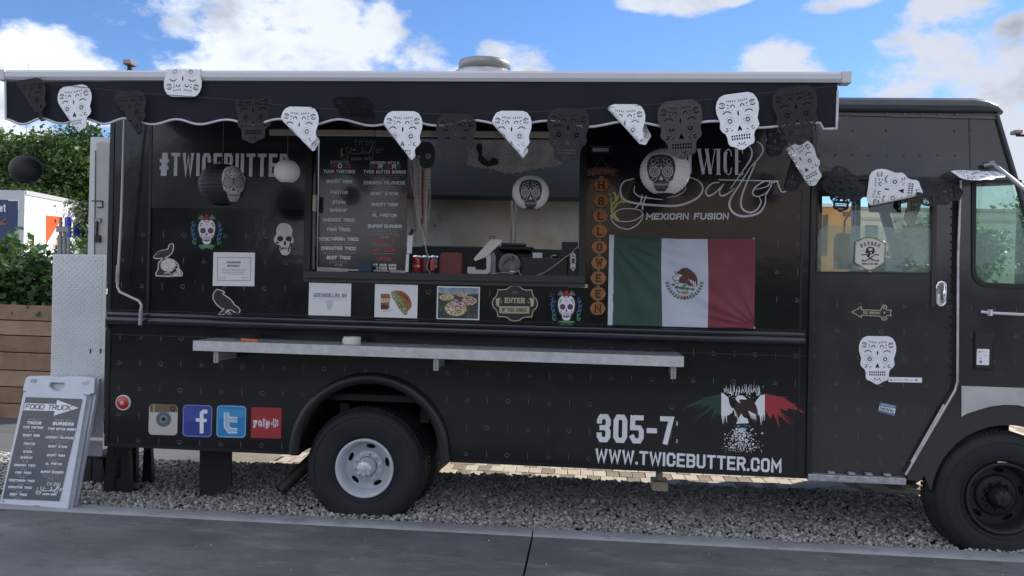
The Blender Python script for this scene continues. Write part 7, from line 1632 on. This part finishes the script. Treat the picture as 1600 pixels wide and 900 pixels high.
TL, TR_, BL, BR2 = zz((165,165)), zz((528,178)), zz((15,815)), zz((378,830))
def sq(p, k):
    u, v = p[0]/100, p[1]/180; x = (TL[0]*(1-u)+TR_[0]*u)*(1-v)+(BL[0]*(1-u)+BR2[0]*u)*v; y = (TL[1]*(1-u)+TR_[1]*u)*(1-v)+(BL[1]*(1-u)+BR2[1]*u)*v
    bul = .0016*math.sin(u*3.14)*math.sin(v*3.14)+.0008*math.sin(v*11+u*4); return SM((x, y), .003+bul+k*1.0)
def f(b):
    n = 12; v = [sq((100*i/n, 180*j/n), 0) for j in range(n+1) for i in range(n+1)]; b.add(v, [(j*(n+1)+i, (j+1)*(n+1)+i, (j+1)*(n+1)+i+1, j*(n+1)+i+1) for j in range(n) for i in range(n)], mat('poster_black', (.025,.028,.036), .3, coat=.6, coatr=.1, bump=.3, bs=6, bdist=.006), True)
part('menu_poster', sb, f)
d = Draw(sq, base=.0028); d.poly([(1,10.5),(56,10.5),(56,3),(97,16),(56,31),(56,22.5),(1,23.5)], PAPERW); d.lay = 2; d.text('FOOD TRUCK', 3, 20.8, 84, 20.6, 8.8, 1.15, INK, slant=.06, gap=1.6); d.lay = 0
d.text('AUTHENTIC', 14, 41, 36, 41, 3.4, .8, MG_, slant=0); d.text('TACOS', 12, 47.5, 38, 47.5, 5.2, 1.3, MW, slant=0); d.text('MEXICAN STYLE', 60, 40.5, 91, 40.5, 3.4, .8, MG_, slant=0); d.text('BURGERS', 58, 47.5, 95, 47.5, 5.8, 1.5, MW, slant=0)
for t_, y, w in (('TUNA TARTARE',55,36),('SHORT RIBS',69,30),('PASTOR',84,20),('STEAK',98,16),('SHRIMP',108.5,21),('CHICKEN TACO',122,38),('FISH TACO',135,28),('VEGETARIAN TACO',149,46),('CARNITAS TACO',161,42),('BEEF TACO',173.5,30)):
    cx = 25-(y-55)*-.012; d.text(t_, cx-w/2, y, cx+w/2, y, 4.2, .95, MW, slant=0, gap=1.5); d.scrib(cx-w*.4, y+2.4, cx+w*.4, y+2.4, .6, MG_, (1.5,4)); d.text('$7.99', cx-5, y+6.6, cx+5, y+6.6, 2.2, .6, MG_, slant=0)
for t_, y, w in (('TWICE BUTTER BURGER',56,50),('CHICKEN MILANESE',71,50),('SKIRT STEAK',87,34),('SHORT RIBS',102.5,32),('AL PASTOR',117.5,29),('SUPER BURGER',132,40)):
    cx = 76; d.text(t_, cx-w/2, y, cx+w/2, y, 4.2, .95, MW, slant=0, gap=1.5); [d.scrib(cx-w*(.4-.04*k), y+2.4+k*2.2, cx+w*(.4-.04*k), y+2.4+k*2.2, .6, MG_, (1.5,4)) for k in range(3)]; d.text('$9.99', cx-5, y+10.4, cx+5, y+10.4, 2.2, .6, MG_, slant=0)
small_logo(d, 62, 148, .66, MW); d.build('poster_print', sb)
# black plastic step stools under the tail
def stool(x0, x1, y0, y1, Y, label, d_=.34):
    a, e = P(x0,y1,Y), P(x1,y0,Y); z0 = -.03; m = mat('stool_black', (.013,.014,.016), .5); t = thing('step_stool', label, 'step stool', ((a.x+e.x)/2, Y+d_/2, z0), 'black plastic step stools'); tp_ = e.z
    part('stool_top', t, lambda b: b.box((a.x+.02,Y+.02,tp_-.03), (e.x-.02,Y+d_-.02,tp_), m, .01))
    for xx, s_ in ((a.x, 1), (e.x, -1)):
        for yy in (Y, Y+d_-.05): part('leg', t, lambda b: b.add([(xx,yy,z0),(xx+s_*.08,yy,z0),(xx+s_*.08,yy+.05,z0),(xx,yy+.05,z0),(xx+s_*.025,yy+.01,tp_-.025),(xx+s_*.075,yy+.01,tp_-.025),(xx+s_*.075,yy+.04,tp_-.025),(xx+s_*.025,yy+.04,tp_-.025)], [(0,1,5,4) if s_ > 0 else (4,5,1,0),(1,2,6,5),(2,3,7,6),(3,0,4,7),(4,5,6,7),(3,2,1,0)], m))
    part('apron', t, lambda b: b.box((a.x+.03,Y+.012,tp_-.12), (e.x-.03,Y+.03,tp_-.031), m))
    part('foot_rail', t, lambda b: b.box((a.x+.03,Y+.012,z0+.03), (e.x-.03,Y+.03,z0+.12), m)); part('side_panel', t, lambda b: b.box((a.x+.03,Y+.04,z0+.02), (a.x+.045,Y+d_-.05,tp_-.031), m))
stool(161, 206, 687, 738, .28, 'black plastic step stool under the rear corner of the truck body')
stool(126, 160, 713, 735, .50, 'lower black plastic step stool beneath the tread plate')
